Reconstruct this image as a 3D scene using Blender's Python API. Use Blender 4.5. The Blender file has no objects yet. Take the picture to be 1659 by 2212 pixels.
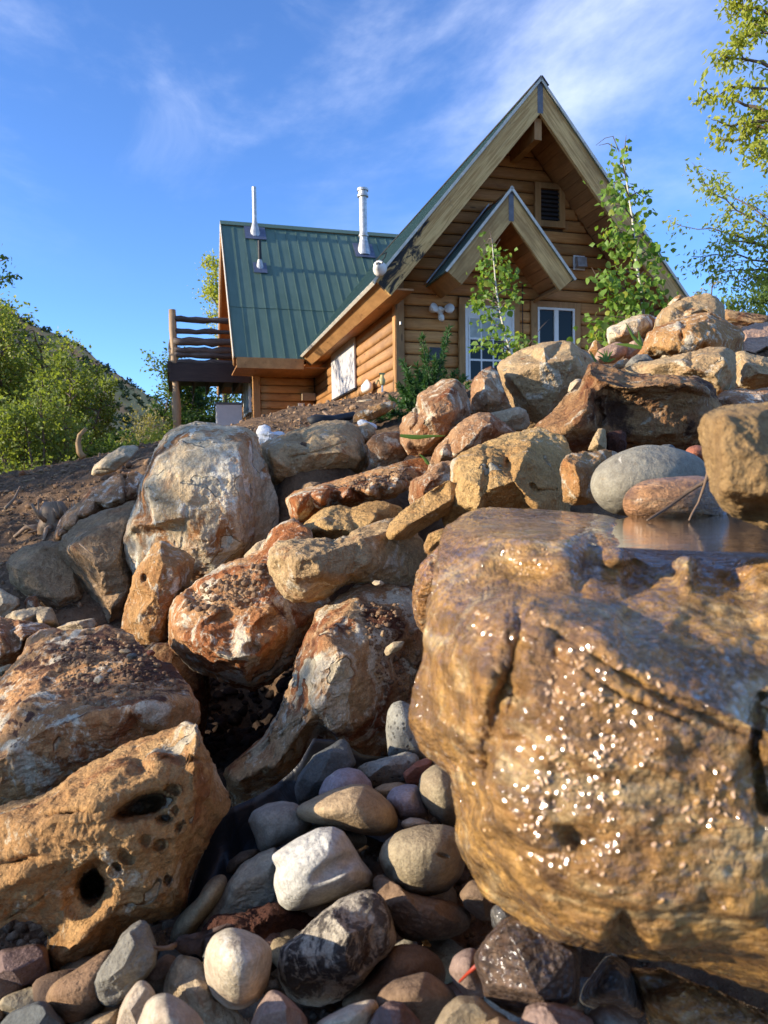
import bpy, math, random
import numpy as np
from mathutils import Vector, Matrix, Quaternion
from mathutils.geometry import delaunay_2d_cdt

# ------------------------------------------------------------------ camera, sky, sun, exposure
scn = bpy.context.scene
COL = scn.collection
CZ = 0.65                                  # camera height above the cobble bed
PITCH, ROLL, FPX = math.radians(2.486), math.radians(0.861), 1594.3   # focal length in units of a 1659 x 2212 frame
SUN_AZ, SUN_EL = math.radians(-14.0), math.radians(14.0)             # sun stands to the left, slightly behind the lens

fw = Vector((0, math.cos(PITCH), -math.sin(PITCH)))
up0 = Vector((0, math.sin(PITCH), math.cos(PITCH)))
ri0 = Vector((1, 0, 0))
RI = ri0 * math.cos(ROLL) - up0 * math.sin(ROLL)
UP = ri0 * math.sin(ROLL) + up0 * math.cos(ROLL)
CAMP = Vector((0, 0, CZ))
cam = bpy.data.cameras.new('camera')
cam.sensor_fit = 'VERTICAL'
cam.sensor_height = 34.6
cam.lens = 34.6 * FPX / 2212.0
cam.clip_start, cam.clip_end = 0.02, 6000
cam.dof.use_dof = True
cam.dof.focus_distance = 2.3
cam.dof.aperture_fstop = cam.lens / 2.3
camo = bpy.data.objects.new('camera', cam)
COL.objects.link(camo)
m = Matrix((RI, UP, -fw)).transposed().to_4x4()
m.translation = CAMP
camo.matrix_world = m
scn.camera = camo

S = Vector((-math.cos(SUN_AZ) * math.cos(SUN_EL), math.sin(SUN_AZ) * math.cos(SUN_EL), math.sin(SUN_EL)))
world = bpy.data.worlds.new('World')
scn.world = world
world.use_nodes = True
wn, wl = world.node_tree.nodes, world.node_tree.links
wn.clear()
wo = wn.new('ShaderNodeOutputWorld')
bg = wn.new('ShaderNodeBackground')
sky = wn.new('ShaderNodeTexSky')
sky.sky_type = 'NISHITA'
sky.sun_disc = False
sky.sun_elevation = SUN_EL
sky.sun_rotation = math.atan2(S.x, S.y)
sky.altitude = 2500
sky.air_density = 1.0
sky.dust_density = 0.0
sky.ozone_density = 3.0
bg.inputs['Strength'].default_value = 0.132
tc = wn.new('ShaderNodeTexCoord')
def cloud_layer(scale, loc, detail, rough, lo, hi, dist):
    mp = wn.new('ShaderNodeMapping')
    mp.inputs['Scale'].default_value = scale
    mp.inputs['Location'].default_value = loc
    nz = wn.new('ShaderNodeTexNoise')
    nz.inputs['Scale'].default_value = 1.0
    nz.inputs['Detail'].default_value = detail
    nz.inputs['Roughness'].default_value = rough
    nz.inputs['Distortion'].default_value = dist
    mr = wn.new('ShaderNodeMapRange')
    mr.interpolation_type = 'SMOOTHSTEP'
    mr.inputs['From Min'].default_value = lo
    mr.inputs['From Max'].default_value = hi
    wl.new(tc.outputs['Generated'], mp.inputs['Vector'])
    wl.new(mp.outputs['Vector'], nz.inputs['Vector'])
    wl.new(nz.outputs['Fac'], mr.inputs['Value'])
    return mr.outputs['Result']
def wmath(op, a, b):
    n = wn.new('ShaderNodeMath'); n.operation = op
    for i, v in enumerate((a, b)):
        if isinstance(v, (int, float)): n.inputs[i].default_value = v
        else: wl.new(v, n.inputs[i])
    return n.outputs[0]
sep = wn.new('ShaderNodeSeparateXYZ')
wl.new(tc.outputs['Generated'], sep.inputs['Vector'])
CLOUD = [((1.5, 1.5, 3.2), (2.91, 1.36, 5.86), 8, 0.58, 0.47, 0.80, 0.35), ((5.0, 4.0, 10.0), (3.1, 1.7, 0.4), 7, 0.6, 0.52, 0.85, 0.5)]
big = cloud_layer(*CLOUD[0])
fine = cloud_layer(*CLOUD[1])
elev = wn.new('ShaderNodeMapRange'); elev.interpolation_type = 'SMOOTHSTEP'
elev.inputs['From Min'].default_value = 0.22
elev.inputs['From Max'].default_value = 0.52
wl.new(sep.outputs['Z'], elev.inputs['Value'])
cl = wmath('MULTIPLY', wmath('MINIMUM', wmath('ADD', wmath('MULTIPLY', big, 0.80), wmath('MULTIPLY', fine, 0.16)), 1.0), elev.outputs['Result'])
mixc = wn.new('ShaderNodeMixRGB')
mixc.inputs['Color2'].default_value = (4.8, 5.0, 5.6, 1)
wl.new(cl, mixc.inputs['Fac'])
tint = wn.new('ShaderNodeMixRGB'); tint.blend_type = 'MULTIPLY'
tint.inputs['Fac'].default_value = 1.0
tint.inputs['Color2'].default_value = (0.66, 0.82, 1.06, 1)
wl.new(sky.outputs['Color'], tint.inputs['Color1'])
wl.new(tint.outputs['Color'], mixc.inputs['Color1'])
wl.new(mixc.outputs['Color'], bg.inputs['Color'])
wl.new(bg.outputs['Background'], wo.inputs['Surface'])

sl = bpy.data.lights.new('sun', 'SUN')
sl.energy = 3.3
sl.color = (1.0, 0.885, 0.71)
sl.angle = math.radians(0.53)
slo = bpy.data.objects.new('sun', sl)
slo.rotation_euler = S.to_track_quat('Z', 'Y').to_euler()
slo.location = (-20, -5, 30)
COL.objects.link(slo)

scn.view_settings.view_transform = 'Standard'
scn.view_settings.look = 'None'
scn.view_settings.exposure = 1.45
scn.view_settings.gamma = 1.0
scn.render.engine = 'CYCLES'
scn.cycles.use_denoising = True
scn.cycles.max_bounces = 6
scn.cycles.diffuse_bounces = 3
scn.cycles.glossy_bounces = 3
scn.cycles.transparent_max_bounces = 8
scn.cycles.sample_clamp_indirect = 4.0
scn.cycles.caustics_reflective = False
scn.cycles.caustics_refractive = False

# ------------------------------------------------------------------ helpers
rnd = random.Random(7)
RNG = np.random.default_rng(11)
nRI, nUP, nFW, nC = (np.array(v) for v in (RI, UP, fw, CAMP))

def rays(px, py, Y):
    """points at forward distance Y seen at frame position px,py (1659 x 2212 units)"""
    px, py, Y = np.broadcast_arrays(np.asarray(px, float), np.asarray(py, float), np.asarray(Y, float))
    a = (px - 829.5) / FPX; b = (1106.0 - py) / FPX
    return nC + Y[..., None] * (nFW + a[..., None] * nRI + b[..., None] * nUP)
def at(px, py, Y):
    return Vector(rays(px, py, Y))

def _hash(ix, iy, iz, seed):
    h = (ix * 374761393 + iy * 668265263 + iz * 2147483647 * 3 + seed * 974711) & 0xFFFFFFFF
    h = ((h ^ (h >> 13)) * 1274126177) & 0xFFFFFFFF
    return (h ^ (h >> 16)) & 0xFFFFFFFF
_G = np.array([(1,1,0),(-1,1,0),(1,-1,0),(-1,-1,0),(1,0,1),(-1,0,1),(1,0,-1),(-1,0,-1),(0,1,1),(0,-1,1),(0,1,-1),(0,-1,-1),(1,1,1),(-1,-1,1),(1,-1,-1),(-1,1,-1)], float)
def perlin(P, seed=0):
    P = np.asarray(P, float)
    I = np.floor(P).astype(np.int64); f = P - I
    u = f * f * f * (f * (f * 6 - 15) + 10)
    out = 0
    for dx in (0, 1):
        wx = u[:, 0] if dx else 1 - u[:, 0]
        for dy in (0, 1):
            wy = u[:, 1] if dy else 1 - u[:, 1]
            for dz in (0, 1):
                wz = u[:, 2] if dz else 1 - u[:, 2]
                g = _G[_hash(I[:, 0] + dx, I[:, 1] + dy, I[:, 2] + dz, seed) & 15]
                out = out + wx * wy * wz * (g[:, 0] * (f[:, 0] - dx) + g[:, 1] * (f[:, 1] - dy) + g[:, 2] * (f[:, 2] - dz))
    return out
def fbm(P, octs=4, seed=0, gain=0.5, ridged=False):
    a, s, fr = 0, 1.0, 1.0
    for o in range(octs):
        n = perlin(P * fr + 17.3 * o, seed + o)
        if ridged: n = 1 - 2 * np.abs(n) - 0.6
        a = a + s * n; s *= gain; fr *= 2.03
    return a

def mesh_np(name, V, F, mat=None, smooth=True, uvz=None):
    """V (n,3); F list of arrays, each (k,3) or (k,4)"""
    me = bpy.data.meshes.new(name)
    V = np.asarray(V, np.float32)
    F = [np.asarray(f, np.int32) for f in (F if isinstance(F, (list, tuple)) else [F]) if len(f)]
    nl = sum(f.size for f in F); nf = sum(len(f) for f in F)
    me.vertices.add(len(V)); me.vertices.foreach_set('co', V.ravel())
    me.loops.add(nl); me.polygons.add(nf)
    me.loops.foreach_set('vertex_index', np.concatenate([f.ravel() for f in F]))
    tot = np.concatenate([np.full(len(f), f.shape[1], np.int32) for f in F])
    st = np.concatenate([[0], np.cumsum(tot)[:-1]]).astype(np.int32)
    me.polygons.foreach_set('loop_start', st)
    me.polygons.foreach_set('use_smooth', np.full(nf, smooth))
    me.update(calc_edges=True)
    me.validate()
    if mat: me.materials.append(mat)
    return me
def link(name, me, parent=None, loc=None, rot=None):
    o = bpy.data.objects.new(name, me)
    COL.objects.link(o)
    if parent is not None: o.parent = parent
    if loc is not None: o.location = loc
    if rot is not None: o.rotation_euler = rot
    return o
def tag(o, label=None, cat=None, group=None, kind=None):
    if label: o['label'] = label
    if cat: o['category'] = cat
    if group: o['group'] = group
    if kind: o['kind'] = kind
    return o
def empty(name, loc, rz=0.0):
    o = link(name, None, None, loc)
    o.rotation_euler = (0, 0, rz)
    o.empty_display_size = 0.1
    return o

class MB:
    """collects simple solids into one mesh"""
    def __init__(s): s.v = []; s.f = []
    def add(s, vs, fs):
        n = len(s.v); s.v += [tuple(v) for v in vs]; s.f += [tuple(i + n for i in f) for f in fs]; return s
    def box(s, a, b):
        x0, y0, z0 = a; x1, y1, z1 = b
        return s.add([(x0,y0,z0),(x1,y0,z0),(x1,y1,z0),(x0,y1,z0),(x0,y0,z1),(x1,y0,z1),(x1,y1,z1),(x0,y1,z1)],
                     [(0,3,2,1),(4,5,6,7),(0,1,5,4),(1,2,6,5),(2,3,7,6),(3,0,4,7)])
    def prism(s, poly, vec):
        """poly: list of 3D points, extruded along vec"""
        n = len(poly); vec = Vector(vec)
        vs = [Vector(p) for p in poly] + [Vector(p) + vec for p in poly]
        return s.add(vs, [tuple(range(n))[::-1], tuple(range(n, 2 * n))] + [(i, (i + 1) % n, n + (i + 1) % n, n + i) for i in range(n)])
    def tube(s, pts, rad, n=8, cap=True):
        pts = [Vector(p) for p in pts]
        if not isinstance(rad, (list, tuple)): rad = [rad] * len(pts)
        rings = []
        for i, p in enumerate(pts):
            d = (pts[min(i + 1, len(pts) - 1)] - pts[max(i - 1, 0)]).normalized()
            a = d.orthogonal().normalized() if i == 0 else (a - d * a.dot(d)).normalized()
            b = d.cross(a)
            rings.append([p + (a * math.cos(t) + b * math.sin(t)) * rad[i] for t in [2 * math.pi * k / n for k in range(n)]])
        vs = [v for r in rings for v in r]
        fs = [(i * n + k, i * n + (k + 1) % n, (i + 1) * n + (k + 1) % n, (i + 1) * n + k) for i in range(len(pts) - 1) for k in range(n)]
        if cap: fs += [tuple(range(n))[::-1], tuple(range((len(pts) - 1) * n, len(pts) * n))]
        return s.add(vs, fs)
    def lathe(s, prof, c=(0, 0, 0), n=16):
        vs = [(c[0] + r * math.cos(2*math.pi*k/n), c[1] + r * math.sin(2*math.pi*k/n), c[2] + z) for r, z in prof for k in range(n)]
        fs = [(i*n+k, i*n+(k+1)%n, (i+1)*n+(k+1)%n, (i+1)*n+k) for i in range(len(prof)-1) for k in range(n)]
        fs += [tuple(range(n))[::-1], tuple(range((len(prof)-1)*n, len(prof)*n))]
        return s.add(vs, fs)
    def build(s, name, mat, parent=None, smooth=False, loc=None, bevel=0.0):
        me = bpy.data.meshes.new(name)
        me.from_pydata(s.v, [], s.f)
        if smooth:
            me.polygons.foreach_set('use_smooth', np.full(len(me.polygons), True))
        me.update()
        me.materials.append(mat)
        o = link(name, me, parent, loc)
        if bevel:
            b = o.modifiers.new('bevel', 'BEVEL'); b.width = bevel; b.segments = 2; b.limit_method = 'ANGLE'
        return o

# ------------------------------------------------------------------ materials
class NT:
    def __init__(s, name):
        s.m = bpy.data.materials.new(name); s.m.use_nodes = True
        s.t = s.m.node_tree; s.n = s.t.nodes; s.l = s.t.links
        s.b = s.n['Principled BSDF']; s.out = s.n['Material Output']
    def put(s, sock, v):
        if hasattr(v, 'is_output') or isinstance(v, bpy.types.NodeSocket): s.l.new(v, sock)
        elif isinstance(v, (tuple, list)) and len(v) == 3 and sock.type == 'RGBA': sock.default_value = (*v, 1)
        else: sock.default_value = v
    def coord(s, kind='Object', scale=(1, 1, 1), rand=True):
        tc = s.n.new('ShaderNodeTexCoord')
        mp = s.n.new('ShaderNodeMapping')
        mp.inputs['Scale'].default_value = scale
        src = tc.outputs[kind]
        if rand:
            oi = s.n.new('ShaderNodeObjectInfo')
            sc = s.n.new('ShaderNodeVectorMath'); sc.operation = 'SCALE'
            sc.inputs[0].default_value = (37.0, 91.0, 53.0)
            s.l.new(oi.outputs['Random'], sc.inputs['Scale'])
            ad = s.n.new('ShaderNodeVectorMath'); ad.operation = 'ADD'
            s.l.new(src, ad.inputs[0]); s.l.new(sc.outputs[0], ad.inputs[1]); src = ad.outputs[0]
        if getattr(s, 'roty', 0.0):
            vr = s.n.new('ShaderNodeVectorRotate'); vr.rotation_type = 'Y_AXIS'; vr.inputs['Angle'].default_value = s.roty
            s.l.new(src, vr.inputs['Vector']); src = vr.outputs[0]
        s.l.new(src, mp.inputs['Vector'])
        return mp.outputs['Vector']
    def noise(s, vec, scale, detail=4, rough=0.55, dist=0.0, out='Fac'):
        n = s.n.new('ShaderNodeTexNoise')
        s.l.new(vec, n.inputs['Vector'])
        n.inputs['Scale'].default_value = scale; n.inputs['Detail'].default_value = detail
        n.inputs['Roughness'].default_value = rough; n.inputs['Distortion'].default_value = dist
        return n.outputs[out]
    def vor(s, vec, scale, feature='F1', out='Distance', rand=1.0):
        n = s.n.new('ShaderNodeTexVoronoi'); n.feature = feature
        s.l.new(vec, n.inputs['Vector']); n.inputs['Scale'].default_value = scale
        n.inputs['Randomness'].default_value = rand
        return n.outputs[out]
    def rng(s, v, a, b, c=0.0, d=1.0, smooth=True):
        n = s.n.new('ShaderNodeMapRange')
        if smooth: n.interpolation_type = 'SMOOTHSTEP'
        s.l.new(v, n.inputs['Value'])
        for k, x in zip(('From Min', 'From Max', 'To Min', 'To Max'), (a, b, c, d)): n.inputs[k].default_value = x
        return n.outputs['Result']
    def mix(s, f, a, b, mode='MIX'):
        n = s.n.new('ShaderNodeMixRGB'); n.blend_type = mode
        s.put(n.inputs['Fac'], f); s.put(n.inputs['Color1'], a); s.put(n.inputs['Color2'], b)
        return n.outputs['Color']
    def math(s, op, a, b=0.0):
        n = s.n.new('ShaderNodeMath'); n.operation = op
        s.put(n.inputs[0], a); s.put(n.inputs[1], b)
        return n.outputs[0]
    def bump(s, h, strength, dist, nrm=None):
        n = s.n.new('ShaderNodeBump')
        n.inputs['Strength'].default_value = strength; n.inputs['Distance'].default_value = dist
        s.l.new(h, n.inputs['Height'])
        if nrm is not None: s.l.new(nrm, n.inputs['Normal'])
        return n.outputs['Normal']
    def setp(s, **k):
        nm = {'color': 'Base Color', 'rough': 'Roughness', 'spec': 'Specular IOR Level', 'metal': 'Metallic', 'normal': 'Normal', 'coat': 'Coat Weight', 'coatr': 'Coat Roughness', 'trans': 'Transmission Weight', 'ior': 'IOR', 'sss': 'Subsurface Weight'}
        for a, v in k.items(): s.put(s.b.inputs[nm[a]], v)
        return s.m

def rock_mat(name, A, B, white=(0.64, 0.57, 0.46), rust=(0.26, 0.10, 0.04), dirt=(0.075, 0.038, 0.022), wa=0.3, ra=0.3, da=0.15, sc=7.0, grain=1.0, bump=1.0, layers=0.0, pits=0.0, topdirt=0.0, fa=0.0, frac=(0.44, 0.39, 0.30), bd=0.013, warm=(1.03, 0.98, 0.87)):
    t = NT(name)
    v = t.coord()
    warp = t.noise(v, sc * 0.8, 3, 0.5, 0, 'Color')
    n1 = t.noise(v, sc * 0.6, 5, 0.55, 0.4)
    col = t.mix(t.rng(n1, 0.38, 0.62), A, B)
    if ra:
        n2 = t.noise(t.coord(scale=(1.0, 1.3, 0.75)), sc * 0.7 + 0.7, 6, 0.60, 0.6)
        th = 0.68 - 0.30 * ra
        col = t.mix(t.rng(n2, th, th + 0.12), col, rust)
        n2b = t.noise(t.coord(scale=(1.6, 1.0, 0.6)), sc * 1.6 + 0.2, 6, 0.62, 0.8)
        col = t.mix(t.rng(n2b, th + .02, th + 0.16, 0, .55), col, tuple(x * 1.35 for x in rust))
    if wa:
        n3 = t.noise(t.coord(scale=(1.25, 0.9, 0.8)), sc * 0.95 + 1.3, 9, 0.68, 0.7)
        th = 0.68 - 0.26 * wa
        col = t.mix(t.rng(n3, th, th + 0.07), col, white)
        n3b = t.noise(t.coord(scale=(1.0, 1.2, 0.9)), sc * 3.6 + 1.3, 8, 0.72, 1.0)
        col = t.mix(t.rng(n3b, th + .035, th + 0.10, 0, .8), col, white)
    fm = None
    if fa:
        n5 = t.noise(t.coord(scale=(0.9, 1.1, 1.0)), sc * 0.55 + 3.1, 3, 0.45, 0.5)
        th = 0.68 - 0.25 * fa
        fm = t.rng(n5, th, th + 0.018)
        col = t.mix(fm, col, t.mix(t.rng(n1, .3, .7), frac, tuple(x * .85 for x in frac)))
    if da or topdirt:
        n4 = t.noise(t.coord(scale=(0.8, 1.2, 1.0)), sc * 0.8 + 2.1, 7, 0.62, 0.4)
        th = 0.70 - 0.28 * da
        if topdirt:
            g = t.n.new('ShaderNodeNewGeometry'); sx = t.n.new('ShaderNodeSeparateXYZ')
            t.l.new(g.outputs['Normal'], sx.inputs[0])
            n4 = t.math('ADD', n4, t.rng(sx.outputs['Z'], 0.45, 0.85, 0.0, topdirt))
        col = t.mix(t.rng(n4, th, th + 0.09), col, dirt)
    g1 = t.noise(v, 300.0, 3, 0.6)
    g2 = t.noise(v, 60.0, 6, 0.68)
    col = t.mix(0.42 * grain, col, t.mix(t.rng(g1, 0.3, 0.7), (0.5, 0.46, 0.43), (1.35, 1.34, 1.30)), 'MULTIPLY')
    col = t.mix(0.45 * grain, col, t.mix(t.rng(g2, 0.32, 0.68), (0.52, 0.47, 0.43), (1.30, 1.29, 1.26)), 'MULTIPLY')
    h = t.math('ADD', t.math('MULTIPLY', t.noise(v, 34.0, 9, 0.66), 1.0), t.math('MULTIPLY', t.noise(v, 170.0, 5, 0.6), 0.34))
    h = t.math('ADD', h, t.math('MULTIPLY', t.noise(v, 9.0, 7, 0.66), 1.6))
    if layers:
        wv = t.coord(scale=(3.0, 3.0, 34.0))
        h = t.math('ADD', h, t.math('MULTIPLY', t.noise(wv, 1.0, 6, 0.6, 0.7), layers))
    if fm is not None:
        h = t.math('MULTIPLY', h, t.math('SUBTRACT', 1.0, t.math('MULTIPLY', fm, 0.65)))
    if pits:
        pv = t.vor(v, 75.0)
        pm = t.rng(pv, 0.10, 0.30)
        h = t.math('ADD', h, t.math('MULTIPLY', pm, pits * 0.5))
        col = t.mix(t.math('MULTIPLY', t.math('SUBTRACT', 1.0, pm), 0.75 * min(1, pits)), col, (0.03, 0.025, 0.02))
    col = t.mix(1.0, col, warm, 'MULTIPLY')
    nm = t.bump(h, min(1.0, 0.95 * bump), bd * max(1.0, bump))
    t.setp(color=col, rough=0.88, spec=0.25, normal=nm)
    return t.m
def plain(name, c, rough=0.6, metal=0.0, spec=0.4, var=0.18, sc=12.0, bump=0.1):
    t = NT(name); v = t.coord()
    n = t.noise(v, sc, 5, 0.6)
    col = t.mix(t.rng(n, 0.25, 0.75), tuple(x * (1 - var) for x in c), tuple(min(1, x * (1 + var)) for x in c))
    return t.setp(color=col, rough=rough, metal=metal, spec=spec, normal=t.bump(n, bump, 0.004))
def wood(name, A, B, axis=0, sc=1.0, stain=0.0, rough=0.6, stainc=(0.035, 0.028, 0.022), sth=0.56, roty=0.0, lo=0.28, hi=0.72):
    t = NT(name); t.roty = roty
    s = [26.0 * sc] * 3; s[axis] = 1.5 * sc
    v = t.coord(scale=tuple(s))
    g = t.noise(v, 1.0, 6, 0.62, 1.4)
    oi = t.n.new('ShaderNodeObjectInfo')
    col = t.mix(t.rng(g, lo, hi), A, B)
    big = t.noise(t.coord(scale=tuple(1.0 if i == axis else 2.0 for i in range(3))), 1.6, 5, 0.6)
    col = t.mix(t.rng(big, 0.35, 0.7, 0.0, 0.6), col, tuple(x * 0.55 for x in A))
    col = t.mix(1.0, col, t.mix(oi.outputs['Random'], (0.80, 0.80, 0.80), (1.18, 1.15, 1.12)), 'MULTIPLY')
    kn = t.vor(t.coord(scale=tuple(1.2 if i == axis else 5.0 for i in range(3))), 1.0)
    col = t.mix(t.rng(kn, 0.05, 0.11, 0.75, 0.0), col, tuple(x * 0.25 for x in A))
    if stain:
        sv = t.noise(t.coord(scale=tuple(1.2 if i == axis else 3.4 for i in range(3))), 1.3, 8, 0.7, 0.9)
        col = t.mix(t.rng(sv, sth, sth + 0.10, 0.0, stain), col, stainc)
    return t.setp(color=col, rough=rough, spec=0.3, normal=t.bump(g, 0.35, 0.006))
def leafmat(name, A, B, trans=0.45, rough=0.5):
    t = NT(name)
    v = t.coord(rand=True)
    col = t.mix(t.rng(t.noise(v, 3.2, 3), 0.3, 0.7), A, B)
    oi = t.n.new('ShaderNodeObjectInfo')
    col = t.mix(1.0, col, t.mix(oi.outputs['Random'], (0.8, 0.85, 0.8), (1.2, 1.15, 1.0)), 'MULTIPLY')
    t.setp(color=col, rough=rough, spec=0.35)
    tr = t.n.new('ShaderNodeBsdfTranslucent')
    t.put(tr.inputs['Color'], t.mix(1.0, col, (1.5, 1.45, 0.6), 'MULTIPLY'))
    mx = t.n.new('ShaderNodeMixShader'); mx.inputs[0].default_value = trans
    t.l.new(t.b.outputs[0], mx.inputs[1]); t.l.new(tr.outputs[0], mx.inputs[2]); t.l.new(mx.outputs[0], t.out.inputs['Surface'])
    return t.m
# ------------------------------------------------------------------ ground
def tps(C, z, reg=0.002):
    C = np.asarray(C, float); n = len(C)
    def k(r2): return np.where(r2 > 1e-12, 0.5 * r2 * np.log(np.maximum(r2, 1e-12)), 0.0)
    D = ((C[:, None] - C[None]) ** 2).sum(-1)
    A = np.zeros((n + 3, n + 3)); A[:n, :n] = k(D) + reg * np.eye(n)
    A[:n, n] = 1; A[:n, n + 1:] = C; A[n, :n] = 1; A[n + 1:, :n] = C.T
    w = np.linalg.solve(A, np.concatenate([z, np.zeros(3)]))
    def f(Q):
        out = np.empty(len(Q))
        for i in range(0, len(Q), 20000):
            q = Q[i:i + 20000]
            out[i:i + 20000] = k(((q[:, None] - C[None]) ** 2).sum(-1)) @ w[:n] + w[n] + q @ w[n + 1:]
        return out
    return f
GP = [  # frame x, frame y, distance
 (60,2190,1.0),(500,2190,.96),(1000,2190,.94),(1500,2190,.9),(250,2130,1.14),(700,1960,1.25),(900,1860,1.36),(700,1750,1.62),(1200,1960,1.12),
 (500,1575,2.7),(590,1520,2.9),(430,1560,2.6),(480,1690,2.0),(540,1640,2.4),(0,1480,2.5),(200,1330,2.95),(60,1340,2.95),(0,1285,3.4),(100,1215,3.75),(0,1120,4.6),(150,1090,4.7),(60,1045,5.6),(250,1010,5.3),(330,965,5.9),(0,1030,6.3),(160,1010,6.0),
 (600,1150,2.9),(800,1060,3.1),(680,1060,3.5),(600,1040,3.7),(740,1010,3.9),(860,930,4.4),(760,905,5.6),(620,925,6.0),(560,912,7.5),(520,915,8.5),(640,882,9.2),(760,866,10),(850,852,11.2),(600,905,8.0),(480,935,7.0),(700,895,7.6),
 (1000,1150,2.1),(1200,1060,2.5),(1250,900,3.6),(1330,800,4.1),(1500,745,4.6),(1600,720,4.8),(1659,700,6.5),(1400,1230,1.5),(1600,1300,1.4),(1300,1500,1.25),(1700,1100,2.0)]
gw = [tuple(rays(*p)) for p in GP]
Z0 = CZ
gw += [(x, y, z + Z0) for x, y, z in [(3,13,.85),(5,20,.95),(-2,26,.8),(1.3,12.3,.80),(-1.2,15,.85),(-3,20,.7),(-6,20,-.2),(9,12,1.1),(8,5,1.0),(12,30,1.2),(14,18,1.2),(30,40,2),(-6,12,-1.0),(-10,20,-2.2),(-15,32,-3),(-30,30,-3),(-9,6,-.9),(-6,2.5,-.75),(-4,0,-.7),(-2.5,1.4,-.68),(0,-3,-.8),(5,-3,-.3),(5,2,.2),(-20,0,-1.5),(0,50,0),(-25,55,-3),(25,0,1.5),(0,-12,-1.2),(20,60,2),(-5,8.8,-.6),(-3.6,8.6,-.05)]]
gw = np.array(gw)
_tp = tps(gw[:, :2], gw[:, 2])
def ground_z(X, Y):
    Q = np.stack([np.ravel(X), np.ravel(Y)], 1).astype(float)
    r = np.hypot(Q[:, 0], Q[:, 1] - 8)
    w = np.clip((r - 38) / 30, 0, 1); w = w * w * (3 - 2 * w)
    z = np.clip(_tp(Q), -4, 5)
    far = CZ - 3.2 + 0 * r
    P = np.stack([Q[:, 0], Q[:, 1], 0 * r], 1)
    near = np.clip(1.3 - r / 26, 0.05, 1)
    z = z + near * (0.028 * fbm(P * 3.1, 4, 5) + 0.026 * fbm(P * 13.0, 4, 9, 0.6))
    return (z * (1 - w) + far * w).reshape(np.shape(X))
def gz(x, y): return float(ground_z(np.array([x]), np.array([y]))[0])

t = NT('soil'); v = t.coord('Object', rand=False)
a = t.noise(v, 1.1, 6, 0.6); b = t.noise(v, 14.0, 8, 0.7); c = t.noise(v, 120.0, 5, 0.6)
col = t.mix(t.rng(a, 0.35, 0.65), (0.17, 0.11, 0.07), (0.27, 0.18, 0.115))
col = t.mix(t.rng(b, 0.3, 0.7), t.mix(0.65, col, (0.05, 0.03, 0.02)), t.mix(0.2, col, (0.30, 0.21, 0.14)))
col = t.mix(t.rng(c, 0.62, 0.75), col, (0.30, 0.22, 0.15))
hh = t.math('ADD', b, t.math('MULTIPLY', c, 0.4))
col = t.mix(1.0, col, (1.03, .97, .86), 'MULTIPLY')
SOIL = t.setp(color=col, rough=0.95, spec=0.15, normal=t.bump(hh, 1.0, 0.03))

def gridmesh(name, X, Y, Z, mat):
    n, mm = X.shape
    V = np.stack([X, Y, Z], -1).reshape(-1, 3)
    i = np.arange(n * mm).reshape(n, mm)
    F = np.stack([i[:-1, :-1], i[:-1, 1:], i[1:, 1:], i[1:, :-1]], -1).reshape(-1, 4)
    return mesh_np(name, V, [F], mat)
gx = np.concatenate([np.linspace(-7, 6.5, 430)])
ext = np.geomspace(0.06, 2600, 62)
gx = np.concatenate([-7 - ext[::-1], gx, 6.5 + ext])
gy = np.concatenate([-1.0 - ext[::-1][::1], np.linspace(-1.0, 1, 36)[:-1], np.linspace(1.0, 9.0, 280), 9.0 + ext])
GX, GY = np.meshgrid(gx, gy)
ground = link('ground', gridmesh('ground', GX, GY, ground_z(GX, GY), SOIL))
tag(ground, 'brown loose soil bank rising from the cobbles to the cabin', kind='structure')

# far hillside on the left
t = NT('hillside'); v = t.coord('Object', rand=False)
a = t.noise(v, 0.035, 8, 0.65); b = t.noise(v, 0.16, 6, 0.65)
col = t.mix(t.rng(a, 0.40, 0.58), (0.66, 0.29, 0.12), (0.40, 0.28, 0.115))
col = t.mix(t.rng(b, 0.55, 0.7), col, (0.12, 0.115, 0.05))
HILL = t.setp(color=col, rough=0.95, spec=0.1, normal=t.bump(b, 0.8, 1.5))
RX = [-900, -500, -200, 0, 80, 170, 230, 300, 350, 420, 500, 620, 800]
RY = [300, 380, 545, 665, 705, 735, 790, 845, 890, 945, 990, 1010, 1030]
hx = np.linspace(-900, 800, 190); hj = np.linspace(0, 1.5, 90)
HXX, HJ = np.meshgrid(hx, hj)
ridge_y = np.interp(HXX, RX, RY)
dist = 330.0
top = rays(HXX, ridge_y, dist + 0 * HXX)
bot = rays(HXX, 1075 + 0 * HXX, 120 + 0 * HXX)
w = np.where(HJ <= 1, HJ, 2 - HJ)
P = bot + (top - bot) * np.minimum(HJ, 1)[..., None]
P[..., 1] += np.where(HJ > 1, (HJ - 1) * 420, 0)
P[..., 2] = bot[..., 2] + (top[..., 2] - bot[..., 2]) * (w ** 1.15)
nz = fbm(P.reshape(-1, 3) * 0.022, 5, 31).reshape(HXX.shape)
gul = fbm(np.stack([P[..., 0].ravel() * 0.045, P[..., 1].ravel() * 0.01, 0 * HXX.ravel()], 1), 4, 77, ridged=True).reshape(HXX.shape)
P[..., 2] += (nz * 9 + gul * 4) * np.minimum(1, (1 - np.abs(HJ - 1)) * 1.0) * np.where(HJ > 0.93, 0.35, 1)
hill = link('hill', gridmesh('hill', P[..., 0], P[..., 1], P[..., 2], HILL))
tag(hill, 'red and tan hillside dotted with dark junipers', kind='structure')

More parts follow.
